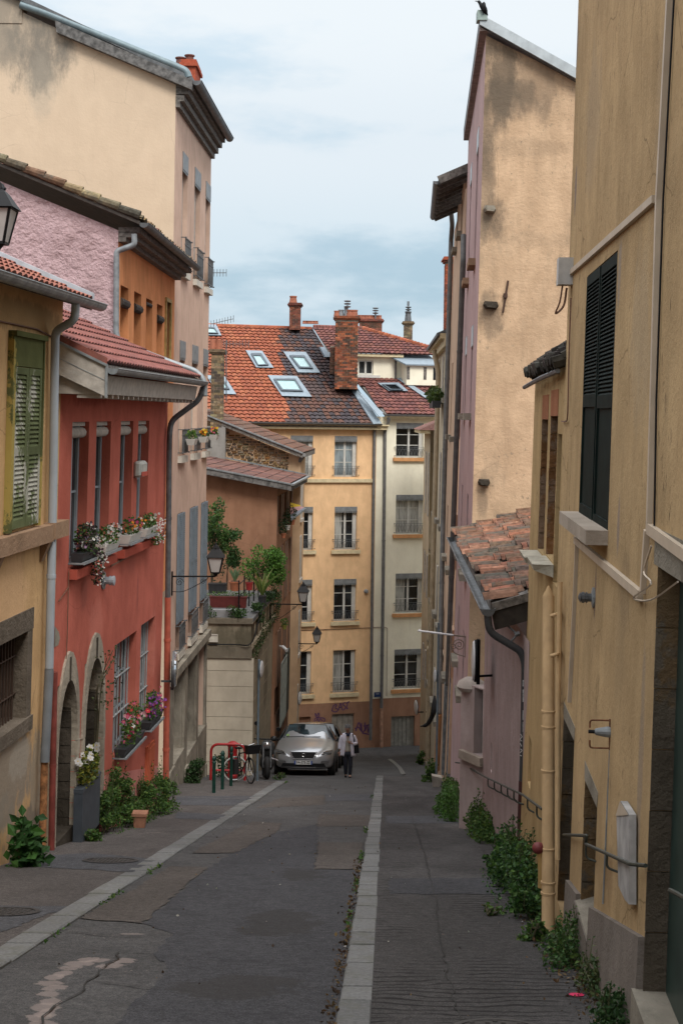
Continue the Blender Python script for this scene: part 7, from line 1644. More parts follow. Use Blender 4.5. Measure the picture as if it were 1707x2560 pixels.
for _ in range(90): leaf(mb, FL.P(ub + rnd(-.4, .5), vt2 + rnd(.9, 1.7), rnd(.1, .35)), .05, vary((.06, .08, .03), .3))
mb.build('climbing_stems', M_leaf, pl)
c = at(350, 2066, 21.6); c.z = gz(21.6); pt = thing('clay_pot', 'weathered square clay pot standing between two weed bushes', 'pot', c)
mb = MB(); mb.hexa([c + Vector(p) for p in ((-.075, -.075, 0), (.075, -.075, 0), (.075, .075, 0), (-.075, .075, 0))], [c + Vector(p) for p in ((-.1, -.1, .19), (.1, -.1, .19), (.1, .1, .19), (-.1, .1, .19))]); mb.build('body', plaster('weathered_clay', (.4, .2, .13), stain=.4, sscale=5), pt)
mb = MB(); mb.box(c.x - .115, c.x + .115, c.y - .115, c.y + .115, c.z + .19, c.z + .235); mb.build('rim', MATS['weathered_clay'], pt)
# ---- cream house window boxes
for i, ((x0, x1, y0, y1), cl, lb) in enumerate((((456, 481, 1103, 1117), [(.06, .14, .03)], 'white box of bright green leaves, nearest on the cream house railings'), ((487, 508, 1096, 1110), [ORG, YEL], 'white box of orange blooms, middle one on the cream house railings'), ((514, 536, 1090, 1104), [ORG, PNK, YEL], 'white box of mixed blooms, farthest on the cream house railings'))):
    a, b = us3[i]; v0 = vals[1][0]; t = thing('flower_box', lb, 'flower box', FCr.P((a + b) / 2, v0 + .25, .3), 'flower boxes on the cream house'); u = (a + b) / 2; vv = FCr.hit(x0, y1, .3)[1]
    mb = MB(); mb.hexa([FCr.P(u - .22, vv, .18), FCr.P(u + .22, vv, .18), FCr.P(u + .22, vv, .34), FCr.P(u - .22, vv, .34)], [FCr.P(u - .26, vv + .15, .14), FCr.P(u + .26, vv + .15, .14), FCr.P(u + .26, vv + .15, .38), FCr.P(u - .26, vv + .15, .38)]); mb.build('box', M_whbox, t)
    mb = MB(); leaves(mb, FCr.P(u, vv + .22, .26), (.12, .24, .1), 130, .06, BG); mb.build('foliage', M_leaf, t)
    mb = MB(); [petals(mb, FCr.P(u + rnd(-.25, .25), vv + rnd(.2, .35), rnd(.18, .36)), .04, vary(random.choice(cl), .1)) for _ in range(24)]; mb.build('flowers', M_petal, t, kind='stuff')
# ---- terrace plants
def pot(px, py1, w_px, h_px, Y, mat, label, name='flower_pot', square=False, wide=None):
    c = at(px, py1, Y); r = w_px / 2 / F * Y; h = h_px / F * Y; t = thing(name, label, 'planter' if square else 'flower pot', c); mb = MB()
    if square: mb.hexa([c + Vector((sx * r * .96, sy * .14, 0)) for sx, sy in ((-1, -1), (1, -1), (1, 1), (-1, 1))], [c + Vector((sx * r, sy * .16, h)) for sx, sy in ((-1, -1), (1, -1), (1, 1), (-1, 1))]); mb.box(c.x - r - .01, c.x + r + .01, c.y - .17, c.y + .17, c.z + h - .03, c.z + h + .005)
    else: mb.lathe(c, [(r * .72, 0), (r * .95, h * .82), (r * 1.05, h * .83), (r * 1.05, h), (r * .9, h)], 14)
    mb.build('body', mat, t, smooth=not square); mb = MB(); mb.lathe(c, [(r * .5, h - .05), (r * .86, h + .004)], 8) if not square else mb.box(c.x - r * .9, c.x + r * .9, c.y - .12, c.y + .12, c.z + h - .02, c.z + h + .01); mb.build('soil', M_soil, t)
    return t, c + Vector((0, 0, h))
YT = 42.5
M_clay = plain('terracotta_pot', (.34, .12, .06), .8, var=.2)
def plant(t, c, rad, n, size, greens=BG, name='foliage'):
    mb = MB(); leaves(mb, c, rad, n, size, greens); return mb.build(name, M_leaf, t)
t, c = pot(544, 1482, 44, 24, 42.8, M_bkbox, 'long black trough at the back left of the terrace', 'planter_trough', True); plant(t, c + Vector((0, 0, .5)), (.3, .15, .55), 160, .07, [(.05, .07, .03), (.03, .05, .02)])
t, c = pot(587, 1477, 28, 24, 42.6, M_clay, 'round terracotta pot with a spiky aloe on the terrace'); mb = MB(); 
for k in range(16):
    a = rnd(0, 6.28); mb.col = vary((.1, .16, .08), .2); tip = c + Vector((math.cos(a) * rnd(.1, .25), math.sin(a) * .15, rnd(.25, .5))); e = Vector((.022, 0, 0)); mb.face(c - e, c + e, (c + tip) / 2 + e + Vector((0, 0, .05)), tip, (c + tip) / 2 - e + Vector((0, 0, .05)))
mb.build('foliage', M_leaf, t)
t, c = pot(623, 1475, 19, 20, 42.6, plain('red_pot', (.3, .03, .03), .5), 'small red pot beside the terrace railing'); plant(t, c + Vector((0, 0, .12)), (.14, .1, .14), 60, .07)
t, c = pot(571, 1518, 92, 28, 41.6, plain('dark_red_trough_paint', (.11, .02, .018), .6), 'long dark red trough of low greenery along the terrace edge', 'planter_trough', True); plant(t, c + Vector((0, 0, .04)), (.95, .12, .09), 420, .05)
t, c = pot(655, 1512, 22, 24, 43.2, M_bkbox, 'black pot holding a tall yucca at the terrace corner')
mb = MB()
for k in range(20):
    a = rnd(0, 6.28); L_ = rnd(.5, 1.05); d = Vector((math.cos(a) * .55, math.sin(a) * .4, 1)).normalized(); mb.col = vary(random.choice([(.16, .2, .05), (.09, .14, .03)]), .2); m = c + d * L_ * .55; tip = c + d * L_ + Vector((math.cos(a) * .25, 0, -.08)) * L_; e = Vector((.03, 0, 0)); mb.face(c - e, c + e, m + e, tip, m - e)
mb.build('foliage', M_leaf, t)
def tree(cx, py1, Y, H, crown, label, trunk_r, n, greens, size, lean=0):
    b = at(cx, py1, Y); t = thing('small_tree', label, 'small tree', b); mb = MB(); mb.col = (.12, .09, .06)
    tops = []
    for k in range(5): a = rnd(0, 6.28); e = b + Vector((math.cos(a) * crown[0] * .6 + lean, math.sin(a) * .3, H * rnd(.6, 1))); tops.append(e); mb.tube(arcpts([b + Vector((0, 0, 0)), b + Vector((lean * .3, 0, H * .35)), e], 4), [trunk_r, trunk_r * .9, trunk_r * .8, trunk_r * .7, trunk_r * .6, trunk_r * .5, trunk_r * .4, trunk_r * .3, trunk_r * .2], 5)
    mb.build('trunk', M_leaf, t); mb = MB()
    for k in range(11):
        c = b + Vector((lean + rnd(-1, 1) * crown[0] * .75, rnd(-1, 1) * .4, H * rnd(.4, 1.02))); leaves(mb, c, (crown[0] * .36, .3, crown[1] * .28), n // 11, size, greens)
    mb.build('crown', M_leaf, t); return t
tree(530, 1480, 43.5, 2.6, (.5, 1.3), 'slender leafy tree rising beside the cream house on the terrace', .03, 2600, [(.05, .12, .025), (.035, .08, .02), (.08, .15, .03)], .085)
tree(568, 1475, 43.8, 1.7, (.42, .7), 'smaller leafy branchy tree behind the wall lantern on the terrace', .02, 1700, [(.04, .10, .022), (.03, .075, .02)], .075)
tree(655, 1490, 44.6, 1.3, (.8, 1.15), 'feathery bright green shrub tree at the terrace corner', .03, 3000, [(.11, .25, .035), (.08, .19, .03), (.06, .13, .025)], .085, lean=.15)
def overhang(pts, label, n, greens, size=.07, drop=.35):
    t = thing('trailing_plant', label, 'trailing plant', pts[0]); mb = MB()
    for p, q in zip(pts, pts[1:]):
        for k in range(6):
            c = p.lerp(q, rnd(0, 1)); c.z += rnd(-drop, .12); leaves(mb, c, (rnd(.1, .2), rnd(.1, .2), rnd(.1, .2)), n // (6 * (len(pts) - 1)), size, greens)
    mb.build('foliage', M_leaf, t); return t
overhang([FF.P(1.9, Tt + .28, -.05), FF.P(1.1, Tt + .22, -.02), FF.P(.2, Tt + .1, 0)], 'loose greenery spilling over the front of the terrace', 900, [(.05, .11, .022), (.03, .07, .018)], .06, .15)
overhang([FT.P(.6, Tt + .15, .05), FT.P(2.5, Tt + .1, .1), FT.P(4.5, Tt + .25, .05), FT.P(6, Tt + .3, .1)], 'dark trailing plants along the side edge of the terrace', 1800, [(.03, .07, .018), (.05, .10, .022), (.02, .045, .014)], .07, .4)
# mossy ivy on the terrace flank, hanging plants
def ivy(pts, Y, label, n=500):
    mb = MB(); P = [FT.P(*FT.hit(x, y, .12), .14) for x, y in pts]
    t = thing('ivy', label, 'climbing plant', P[0])
    for a, b in zip(P, P[1:]):
        for k in range(4): leaves(mb, a.lerp(b, k / 4), (.1, .35, .22), n // (4 * (len(P) - 1)), .06, [(.03, .055, .015), (.05, .075, .02)])
    mb.build('foliage', M_leaf, t)
ivy([(636, 1630), (660, 1580), (690, 1530), (700, 1480)], 44, 'dark mossy ivy along the flank of the terrace block', 900)
t, c = pot(711, 1573, 12, 11, 49, plain('yellow_green_pot', (.2, .2, .04), .6), 'yellow-green hanging pot on the terracotta house wall'); plant(t, c + Vector((0, 0, .1)), (.16, .12, .14), 120, .06, [(.05, .13, .02)])
for k, (x, y, Y, m, lb) in enumerate(((703, 1345, 48, M_clay, 'clay pot of dark leaves lowest on the terracotta house wall'), (713, 1325, 49.2, M_whbox, 'pale pot of dark leaves in the middle of the terracotta house wall'), (725, 1312, 50.5, M_clay, 'clay pot of dark leaves highest on the terracotta house wall'))):
    t, c = pot(x + 6, y, 13, 12, Y, m, lb, ); plant(t, c + Vector((-.03, .1, .2)), (.18, .2, .3), 150, .08, [(.02, .045, .015), (.03, .06, .02)])
# striped little awning
aw = thing('awning', 'small yellow, pink and grey awning above the potted plants', 'awning', at(745, 1290, 51)); mb = MB()
A0 = [at(726, 1256, 50.8), at(748, 1262, 52.3)]; A1 = [at(727, 1300, 50.2), at(765, 1272, 51.8)]
cuts = [0, .3, .7, 1]; mts = [plain('yellow_canvas', (.6, .42, .02), .8), plain('pink_canvas', (.45, .25, .25), .8), plain('grey_canvas', (.2, .22, .26), .8)]
for i in range(3):
    a, b = cuts[i], cuts[i + 1]; mb.mi = i; q = [A0[0].lerp(A1[0], a), A0[1].lerp(A1[1], a), A0[1].lerp(A1[1], b), A0[0].lerp(A1[0], b)]; mb.hexa([p - Vector((0, 0, .03)) for p in q], q)
mb.build('canopy', mts, aw); mb = MB(); mb.beam(A1[0], A1[1], .04, .06); mb.build('front_bar', M_zinc, aw)
# balcony flowers far right
t = thing('flower_box', 'long black balcony box of grassy plants far down the right side', 'flower box', F6.P(3, F6.hit(1100, 1015)[1], .3)); vv = F6.hit(1098, 1018, .3)[1]
mb = MB(); mb.fbox(F6, 1.6, 4.8, vv, vv + .22, .15, .42); mb.build('box', M_bkbox, t); mb = MB(); leaves(mb, F6.P(3.2, vv + .4, .3), (.2, 1.6, .28), 420, .16, [(.09, .13, .03), (.05, .08, .02)]); mb.build('foliage', M_leaf, t)

# ================================================================ STREET LANTERNS
M_milk = plain('frosted_lantern_glass', (.42, .40, .38), .4, var=.08)
def lantern(c, k, parent):
    c = Vector(c); s = k
    def sq(r, h): return [c + Vector((sx * r * s, sy * r * s, h * s)) for sx, sy in ((-1, -1), (1, -1), (1, 1), (-1, 1))]
    mb = MB(); a = sq(.10, .1); b = sq(.175, .46); mb.hexa(a, b); mb.build('glass', M_milk, parent)
    mb = MB()
    for p, q in zip(a, b): mb.beam(p, q, .022 * s, .022 * s)
    for r in (a, b):
        for i in range(4): mb.beam(r[i], r[(i + 1) % 4], .026 * s, .026 * s)
    mb.lathe(c, [(.03 * s, 0), (.05 * s, .04 * s), (.10 * s, .1 * s)], 8); mb.build('frame', M_black, parent)
    mb = MB(); mb.hexa(sq(.215, .46), sq(.11, .62)); mb.hexa(sq(.11, .62), sq(.07, .66)); mb.hexa(sq(.075, .66), sq(.06, .72)); mb.lathe(c + Vector((0, 0, .72 * s)), [(.05 * s, 0), (.03 * s, .03 * s), (.012 * s, .08 * s)], 8)
    for i in range(8): a_ = math.pi / 4 * i; mb.ball(c + Vector((math.cos(a_) * .085 * s, math.sin(a_) * .085 * s, .67 * s)), .018 * s, 5)
    mb.build('lantern_roof', M_black, parent)
def spiral(mb, c, ex, ez, r, t, turns=1.6):
    pts = [c + ex * (r * (1 - k / 26 * .85) * math.cos(k / 26 * turns * 6.28)) + ez * (r * (1 - k / 26 * .85) * math.sin(k / 26 * turns * 6.28)) for k in range(27)]; mb.tube(pts, t, 5)
def wall_lamp(base, end, label, k=1.0, fall=.45):
    t = thing('street_lantern', label, 'street lamp', base, 'wall lanterns'); base = Vector(base); end = Vector(end); d = end - base; ez = Vector((0, 0, 1)); ex = d.normalized()
    mb = MB(); mb.beam(base, end, .03, .035); mb.beam(base + ez * .12, base - ez * fall, .035, .03); mb.tube(arcpts([base - ez * fall * .8, base + d * .3 - ez * fall * .75, base + d * .75 - ez * .1, base + d * .85]), .009, 5)
    spiral(mb, base + d * .17 - ez * .14, ex, ez, .1, .008); spiral(mb, base + d * .72 - ez * .12, ex, ez, .07, .007); mb.build('bracket', M_black, t)
    lantern(end, k, t); return t
b0 = on(FCr, 431, 1441, .02); e0_ = Vector((at(539, 1441, b0.y).x, b0.y, at(539, 1441, b0.y).z)); wall_lamp(b0, e0_, 'black wall lantern on the bracket over the roof terrace', 1.0)
b0 = on(FT, 676, 1510, .05); e0_ = at(757.5, 1510, b0.y); e0_.z = b0.z; wall_lamp(b0, e0_, 'black wall lantern before the drainpipe of the apricot house', .92, .6)
b0 = at(745, 1609, 55.5); e0_ = at(792, 1609, 55.5); e0_.z = b0.z; wall_lamp(b0, e0_, 'smallest and farthest black wall lantern, against the apricot facade', .88, .4)
b0 = FL.P(FL.hit(-60, 640)[0], FL.hit(-60, 640)[1], .0); c_ = at(-9, 632, 13.8); b0 = Vector((c_.x - .5, c_.y, c_.z)); wall_lamp(b0, c_, 'wall lantern cut off by the top left edge of the photo', .93, .3)

# ================================================================ SIGNS, POLES, MIRRORS
M_signw = plain('sign_white', (.6, .6, .6), .3, var=.05); M_steel = plain('galvanised_blue_steel', (.17, .22, .26), .5, .3, var=.15)
def disc(t, c, r, ax, th, m1, m2, n1='sign_face', n2='sign_back'):
    ax = Vector(ax).normalized(); mb = MB(); mb.lathe(c, [(r, 0), (r, th * .5)], 28, ax); mb.build(n2, m2, t); mb = MB(); mb.lathe(Vector(c) + ax * th * .5, [(r * .97, 0), (r * .9, th * .4), (r * .5, th * .6)], 28, ax); mb.build(n1, m1, t, smooth=True)
M_mirror = plain('convex_mirror', (.6, .62, .66), .08, .9, var=.02)
c = at(436, 1673, 24.9); t = thing('traffic_mirror', 'round convex mirror seen edge-on beside the red drainpipe', 'mirror', c); disc(t, c - Vector((.03, 0, 0)), .32, (1, .07, 0), .08, M_mirror, M_zincd)
mb = MB(); p = at(405, 1703, 24.6); q = at(436, 1703, 24.9); mb.beam(p, q, .035, .035); mb.beam(q - Vector((.03, 0, .15)), q + Vector((-.03, 0, .35)), .05, .06); mb.build('arm', M_zincd, t)
c = at(1190, 1652, 20.4); t = thing('round_sign', 'round black-backed sign seen edge-on on the lean-to house wall', 'sign', c); disc(t, c, .30, (-1, .05, 0), .06, M_signw, M_black)
mb = MB(); mb.box(c.x + .005, c.x + .05, c.y - .05, c.y + .05, c.z - .33, c.z + .31); mb.beam(c + Vector((.03, 0, -.22)), c + Vector((.3, .1, -.22)), .03, .03); mb.build('frame', M_black, t)
def signpole(px, yb, yt, Y, label, sign_y, r=.03, side=1, sr=.22, low=None):
    b = at(px, yb, Y); b.z = gz(b.y) - .02; tpt = Vector((b.x + .0, b.y, at(px, yt, Y).z)); t = thing('sign_pole', label, 'sign post', b); mb = MB(); mb.tube([b, tpt], r, 10); mb.lathe(tpt, [(r, 0), (r * 1.1, .01), (r, .03)], 10); mb.build('pole', M_steel, t, smooth=True)
    c = Vector((b.x + side * .06, b.y, at(px, sign_y, Y).z)); disc(t, c, sr, (side, -.16, 0), .03, M_signw, M_steel)
    mb = MB(); mb.box(c.x - .05 * side if side > 0 else c.x, c.x if side > 0 else c.x + .05, c.y - .03, c.y + .03, c.z - .05, c.z + .05); mb.build('clamp', M_steel, t); return t
signpole(643, 1965, 1652, 37.5, 'grey-blue sign pole with an edge-on round sign before the terrace block', 1672)
signpole(1090, 1958, 1560, 36.8, 'blue-grey pole with a small edge-on sign on the right', 1690, side=-1, sr=.16)
c = at(1041, 1768, 57); t = thing('round_sign', 'small round sign on a bracket by the pale house corner', 'sign', c); disc(t, c, .3, (-1, -.2, 0), .05, M_signw, M_black); mb = MB(); mb.beam(c + Vector((0, 0, -.2)), c + Vector((.5, .1, -.2)), .04, .04); mb.build('arm', M_black, t)
c = at(748, 1745, 56); t = thing('round_sign', 'small round sign edge-on at the apricot house lower left', 'sign', c); disc(t, c, .26, (1, -.25, 0), .05, M_signw, M_black); mb = MB(); mb.beam(c, c + Vector((-.35, .1, -.0)), .04, .04); mb.build('arm', M_black, t)
# projecting shop bracket with wrought scroll
bb0 = on(FPk, 1164, 1592, .0); t = thing('shop_bracket', 'ornate iron scroll bracket with a white projecting bar on the mauve house', 'bracket', bb0)
e_ = at(1048, 1577, bb0.y); mb = MB(); mb.tube([e_, bb0 + (e_ - bb0) * .27], .02, 8); mb.ball(e_, .03, 8); mb.build('white_bar', M_signw, t)
mb = MB(); mb.beam(bb0 + (e_ - bb0) * .3, bb0, .03, .03); mb.beam(bb0, bb0 - Vector((0, 0, .4)), .03, .03); ex = Vector((-1, 0, 0)); ez = Vector((0, 0, 1)); spiral(mb, bb0 + Vector((-.13, 0, -.16)), ex, ez, .12, .011, 2); spiral(mb, bb0 + Vector((-.24, 0, -.2)), ex, ez, .06, .009, 1.5); mb.tube(arcpts([bb0 + Vector((-.02, 0, -.38)), bb0 + Vector((-.2, 0, -.32)), bb0 + Vector((-.28, 0, -.2)), bb0 + Vector((-.27, 0, -.03))]), .012, 5); mb.build('scroll', plain('buff_iron', (.25, .2, .16), .6, .3), t)
# security camera
c = on(FT, 706, 1616, .15); t = thing('security_camera', 'white security camera on the terracotta house wall', 'camera', c); mb = MB(); d = Vector((.25, -.3, -.16)).normalized(); mb.lathe(c, [(.05, 0), (.055, .02), (.055, .24), (.07, .25), (.07, .28)], 10, d); mb.build('body', M_signw, t, smooth=True); mb = MB(); mb.beam(c, c + Vector((-.15, .05, .02)), .04, .04); mb.build('mount', M_signw, t)
# hanging black cloth far right
P_ = [at(1084, 1775, 44), at(1078, 1795, 44), at(1066, 1812, 44), at(1050, 1816, 44)]; t = thing('black_banner', 'sagging black cloth hanging from the far right wall', 'banner', P_[0]); mb = MB(); mb.tube(arcpts([at(1086, 1740, 44.4)] + P_), [.03, .05, .07, .08, .08, .08, .08, .08, .07, .07, .07, .07, .07, .07, .06, .06, .06, .05, .03, .02, .02][:21], 6); mb.build('cloth', M_black, t)
# stone blocks at the right
def block(x0, x1, y0, y1, Y, label, mat=None):
    b = at((x0 + x1) / 2, y1, Y); b.z = gz(Y); w_ = (x1 - x0) / F * Y / 2; h = (y1 - y0) / F * Y; mb = MB(); mb.hexa([b + Vector((sx * w_ * .6, sy * w_ * .6, 0)) for sx, sy in ((-1, -1), (1, -1), (1, 1), (-1, 1))], [b + Vector((sx * w_ + .02, sy * w_, h * (1 if sx < 0 else .85))) for sx, sy in ((-1, -1), (1, -1), (1, 1), (-1, 1))])
    o = mb.build('stone_tub', mat or plaster('pale_tub_stone', (.42, .38, .32), stain=.4, sscale=3), origin=b); tag(o, label, 'tub'); return o
block(1076, 1102, 1940, 1970, 35.5, 'pale tapered stone tub at the foot of the right-hand wall'); block(1063, 1074, 1897, 1917, 47, 'smaller pale stone tub farther down the right side')

# ================================================================ HANDRAIL along the lean-to house
hr2 = thing('handrail', 'long scalloped handrail along the lean-to house and lower ochre house', 'handrail', at(1250, 1960, 18.5))
Ys = {1138: 24.0, 1154: 23.2}
def yrail(x):
    if x >= 1316: return FRt.P(*FRt.hit(x, 1990, .07), .07).y
    a = FRt.P(*FRt.hit(1316, 1990, .07), .07).y
    if x >= 1207: b = FS.P(*FS.hit(1207, 1940, .07), .07).y; return 1 / (1 / b + (1 / a - 1 / b) * (x - 1207) / 109)
    b = 21.6; return 1 / (1 / 23.6 + (1 / b - 1 / 23.6) * (x - 1138) / 69)
rl = [(1138, 1906), (1154, 1908), (1209, 1941), (1260, 1965), (1306, 1987), (1354, 2023)]
RP = [at(x, y, yrail(x)) for x, y in rl]; mb = MB(); mb.tube(bend(RP, .05), .013, 8); mb.build('rail', M_rail, hr2, smooth=True)
def rail_y(x):
    for (x0, y0), (x1, y1) in zip(rl, rl[1:]):
        if x0 <= x <= x1: return y0 + (y1 - y0) * (x - x0) / (x1 - x0)
for x in (1156, 1166, 1177, 1189, 1219, 1235, 1252, 1268, 1284, 1318, 1341):
    p = at(x, rail_y(x), yrail(x)); mb = MB(); mb.tube(bend([p, p - ez * .11, p - ez * .13 + Vector((.06, -.06, 0)), p - ez * .13 + Vector((.1, -.1, 0))], .04), .010, 7); mb.build('bracket', M_rail, hr2, smooth=True)

# ================================================================ BOLLARDS, RACK, HYDRANT
M_green = plain('dark_green_iron', (.006, .04, .028), .45, .1, var=.3, scale=9)
bz = None
for i, (x, y, Y, h, lb) in enumerate(((534.5, 1989, 31.3, .82, 'nearest of three dark green iron bollards'), (556, 1980, 32.8, .9, 'middle dark green bollard with worn reddish foot'), (577.5, 1971, 34.4, .96, 'farthest dark green bollard, in front of the bicycle'))):
    b = at(x, y, Y); b.z = gz(b.y) - .01
    if bz is None:
        bz = thing('bollard', lb, 'bollard', b, 'green iron bollards'); mb = MB(); mb.lathe(b, [(.04, 0), (.04, h - .16), (.048, h - .15), (.048, h - .13), (.035, h - .11)], 14); mb.build('post', M_green, bz, smooth=True)
        mb = MB(); mb.lathe(b + Vector((0, 0, h - .11)), [(.03, 0), (.048, .03), (.05, .06), (.035, .1), (.01, .115)], 12); mb.build('cap', M_green, bz, smooth=True); h0 = h
    else: o = copy_tree(bz, None, b); o['label'] = lb; o.scale = (1, 1, h / h0)
rk = thing('hoop_rack', 'red tubular hoop rack with a cross bar', 'bike rack', at(570, 1945, 37.8)); zb1 = gz(37.8)
x0 = at(527, 1945, 37.8).x; x1 = at(612, 1945, 37.8).x; zt1 = at(570, 1861, 37.8).z
M_redp = plain('red_painted_steel', (.36, .02, .022), .4, .1, var=.2)
mb = MB(); mb.tube(bend([(x0, 37.8, zb1 - .1), (x0, 37.8, zt1), (x1, 37.8, zt1), (x1, 37.8, zb1 - .1)], .22, 8), .036, 10); mb.build('hoop', M_redp, rk, smooth=True)
mb = MB(); zc = at(570, 1926, 37.8).z; mb.tube([(x0 + .03, 37.8, zc), (x1 - .03, 37.8, zc)], .028, 8); mb.build('cross_bar', M_redp, rk, smooth=True)
hy = thing('fire_hydrant', 'red domed hydrant cabinet standing behind the hoop rack', 'hydrant', at(581, 1940, 39)); c = at(581, 1940, 39); c.z = gz(39); mb = MB(); mb.lathe(c, [(.15, 0), (.15, .08), (.13, .1), (.13, .85), (.15, .86), (.15, .9)], 12); mb.build('body', M_redp, hy, smooth=True)
mb = MB(); mb.lathe(c + Vector((0, 0, .9)), [(.16, 0), (.15, .04), (.09, .08), (.02, .1)], 12); mb.build('dome_cap', M_redp, hy, smooth=True); mb = MB(); mb.lathe(c + Vector((0, -.13, .55)), [(.05, 0), (.05, .05), (.03, .06)], 10, (0, -1, 0)); mb.build('outlet', M_zinc, hy)

# ================================================================ BICYCLE
def wheel(t, c, ax, R, w_, mat, rimm, name='wheel', spokes=True):
    ax = Vector(ax).normalized(); a1 = Vector((0, 0, 1)); a2 = ax.cross(a1).normalized(); mb = MB(); n = 26; c = Vector(c)
    ring = [c + a1 * R * math.cos(6.2832 * k / n) + a2 * R * math.sin(6.2832 * k / n) for k in range(n + 1)]
    mb.tube(ring, w_, 7, cap=False); o = mb.build(name, mat, t, smooth=True)
    mb = MB(); mb.tube([c + (p - c) * ((R - w_ * 1.1) / R) for p in ring], w_ * .5, 6, cap=False)
    if spokes:
        for k in range(0, n, 2): mb.beam(c, ring[k], .004, .004)
    mb.lathe(c - ax * .04, [(.02, 0), (.02, .08)], 8, ax); mb.build('rim', rimm, o); return o
M_rub = plain('tyre_rubber', (.018, .018, .018), .85, var=.1); M_chr = plain('chrome', (.5, .5, .5), .2, .9, var=.05); M_whr = plain('whitewall_tyre', (.42, .42, .39), .7)
g = gz(36.4); A_ = Vector((-2.62, 36.9, 0)); B_ = Vector((-2.12, 35.9, 0)); dv = (B_ - A_).normalized(); ax = Vector((dv.y, -dv.x, 0))
A_ = at(588, 1929, 36.6); A_.z = gz(A_.y) + .33; B_ = A_ + Vector((.44, -.92, 0)); B_.z = gz(B_.y) + .33; dv = (B_ - A_).normalized(); ax = Vector((dv.y, -dv.x, 0))
bk = thing('bicycle', 'black bicycle with white tyre locked beside the red hoop rack', 'bicycle', (A_ + B_) / 2 - Vector((0, 0, .33)))
wheel(bk, A_, Vector((.25, -1, 0)), .31, .02, M_whr, M_chr); wheel(bk, B_, ax, .31, .02, M_rub, M_chr)
up = Vector((0, 0, 1)); bb_ = A_ + dv * .43 - up * .06; seat = A_ + dv * .26 + up * .52; head = B_ - dv * .14 + up * .5; hd2 = B_ - dv * .1 + up * .36
mb = MB()
for p, q in ((A_, bb_), (A_, seat - up * .1), (bb_, seat), (bb_, hd2), (seat - up * .12, head - up * .03), (head, hd2), (hd2, B_ + ax * .045), (hd2, B_ - ax * .045)): mb.tube([p, q], .016, 7)
mb.build('frame', M_black, bk, smooth=True)
mb = MB(); hb = head + up * .12; mb.tube(bend([hb + ax * .3 - dv * .12 + up * .04, hb + ax * .18 + up * .04, hb, hb - ax * .18 + up * .04, hb - ax * .3 - dv * .12 + up * .04], .05), .012, 7); mb.tube([head, hb], .015, 7); mb.build('handlebar', M_chr, bk, smooth=True)
mb = MB(); mb.hexa([seat + ax * .07 - dv * .1, seat - ax * .07 - dv * .1, seat - ax * .02 + dv * .16, seat + ax * .02 + dv * .16], [seat + ax * .08 - dv * .11 + up * .05, seat - ax * .08 - dv * .11 + up * .05, seat - ax * .02 + dv * .16 + up * .04, seat + ax * .02 + dv * .16 + up * .04]); mb.build('saddle', M_rub, bk)
mb = MB(); cb_ = B_ + up * .42 + dv * .14; mb.hexa([cb_ + ax * sx * .15 + dv * sy * .1 for sx, sy in ((-1, -1), (1, -1), (1, 1), (-1, 1))], [cb_ + ax * sx * .18 + dv * sy * .13 + up * .22 for sx, sy in ((-1, -1), (1, -1), (1, 1), (-1, 1))]); mb.build('basket', M_black, bk)
mb = MB(); pn_ = A_ + up * .1 + dv * .2 + ax * .1; mb.hexa([pn_ + dv * sx * .16 + ax * sy * .06 - up * .22 for sx, sy in ((-1, -1), (1, -1), (1, 1), (-1, 1))], [pn_ + dv * sx * .17 + ax * sy * .06 + up * .16 for sx, sy in ((-1, -1), (1, -1), (1, 1), (-1, 1))]); mb.build('pannier', M_rub, bk)
# ================================================================ MOTORCYCLE
mt = at(667, 1950, 38.6); mt.z = gz(38.6); mc = thing('motorcycle', 'black motorcycle parked nose-on beside the silver car', 'motorcycle', mt)
fw = mt + Vector((0, 0, .3)); rw = mt + Vector((-.12, 1.3, .3 - 1.3 * SL)); axm = Vector((1, .12, 0))
wheel(mc, fw, axm, .235, .075, M_rub, M_black); wheel(mc, rw, axm, .235, .08, M_rub, M_black)
mb = MB(); hl = mt + Vector((-.02, .25, .82))
for s in (-1, 1): mb.tube([fw + Vector((s * .1, 0, 0)), hl + Vector((s * .1, .02, .1))], .024, 8)
mb.build('fork', M_zincd, mc, smooth=True)
mb = MB(); mb.ball(hl + Vector((0, .6, -.16)), .42, 12, (.5, .9, .42)); mb.ball(hl + Vector((-.06, 1.0, -.16)), .4, 10, (.35, .9, .24)); mb.ball(fw + Vector((-.03, .62, -.0)), .36, 10, (.6, .85, .7)); mb.ball(hl + Vector((0, .12, -.16)), .2, 10, (1, .5, .9)); mb.build('body', M_rub, mc, smooth=True)
mb = MB(); mb.ball(hl + Vector((0, -.02, .02)), .105, 12, (1, .6, 1)); mb.build('headlight', M_chr, mc, smooth=True)
mb = MB(); mb.ball(fw + Vector((0, .02, .13)), .2, 12, (.5, 1, .7)); mb.build('mudguard', M_rub, mc, smooth=True)
mb = MB(); mb.tube(bend([hl + Vector((-.36, .16, .16)), hl + Vector((-.2, .06, .18)), hl + Vector((.2, .06, .18)), hl + Vector((.36, .16, .16))], .05), .016, 7); mb.build('handlebar', M_black, mc, smooth=True)
for s, hh in ((-1, .45), (1, .3)):
    mb = MB(); q = hl + Vector((s * .3, .05, .16 + hh)); mb.tube(arcpts([hl + Vector((s * .2, .08, .18)), hl + Vector((s * .32, .05, .1 + hh * .6)), q]), .008, 5); mb.lathe(q, [(.055, -.01), (.06, 0), (.055, .02)], 12, (0, -1, 0)); mb.build('mirror', M_black, mc)
mb = MB(); q = at(684, 1898, 38.4); mb.tube([q + Vector((-.06, 0, .03)), q + Vector((.12, 0, -.03))], .02, 6); mb.build('crash_bar', M_chr, mc)

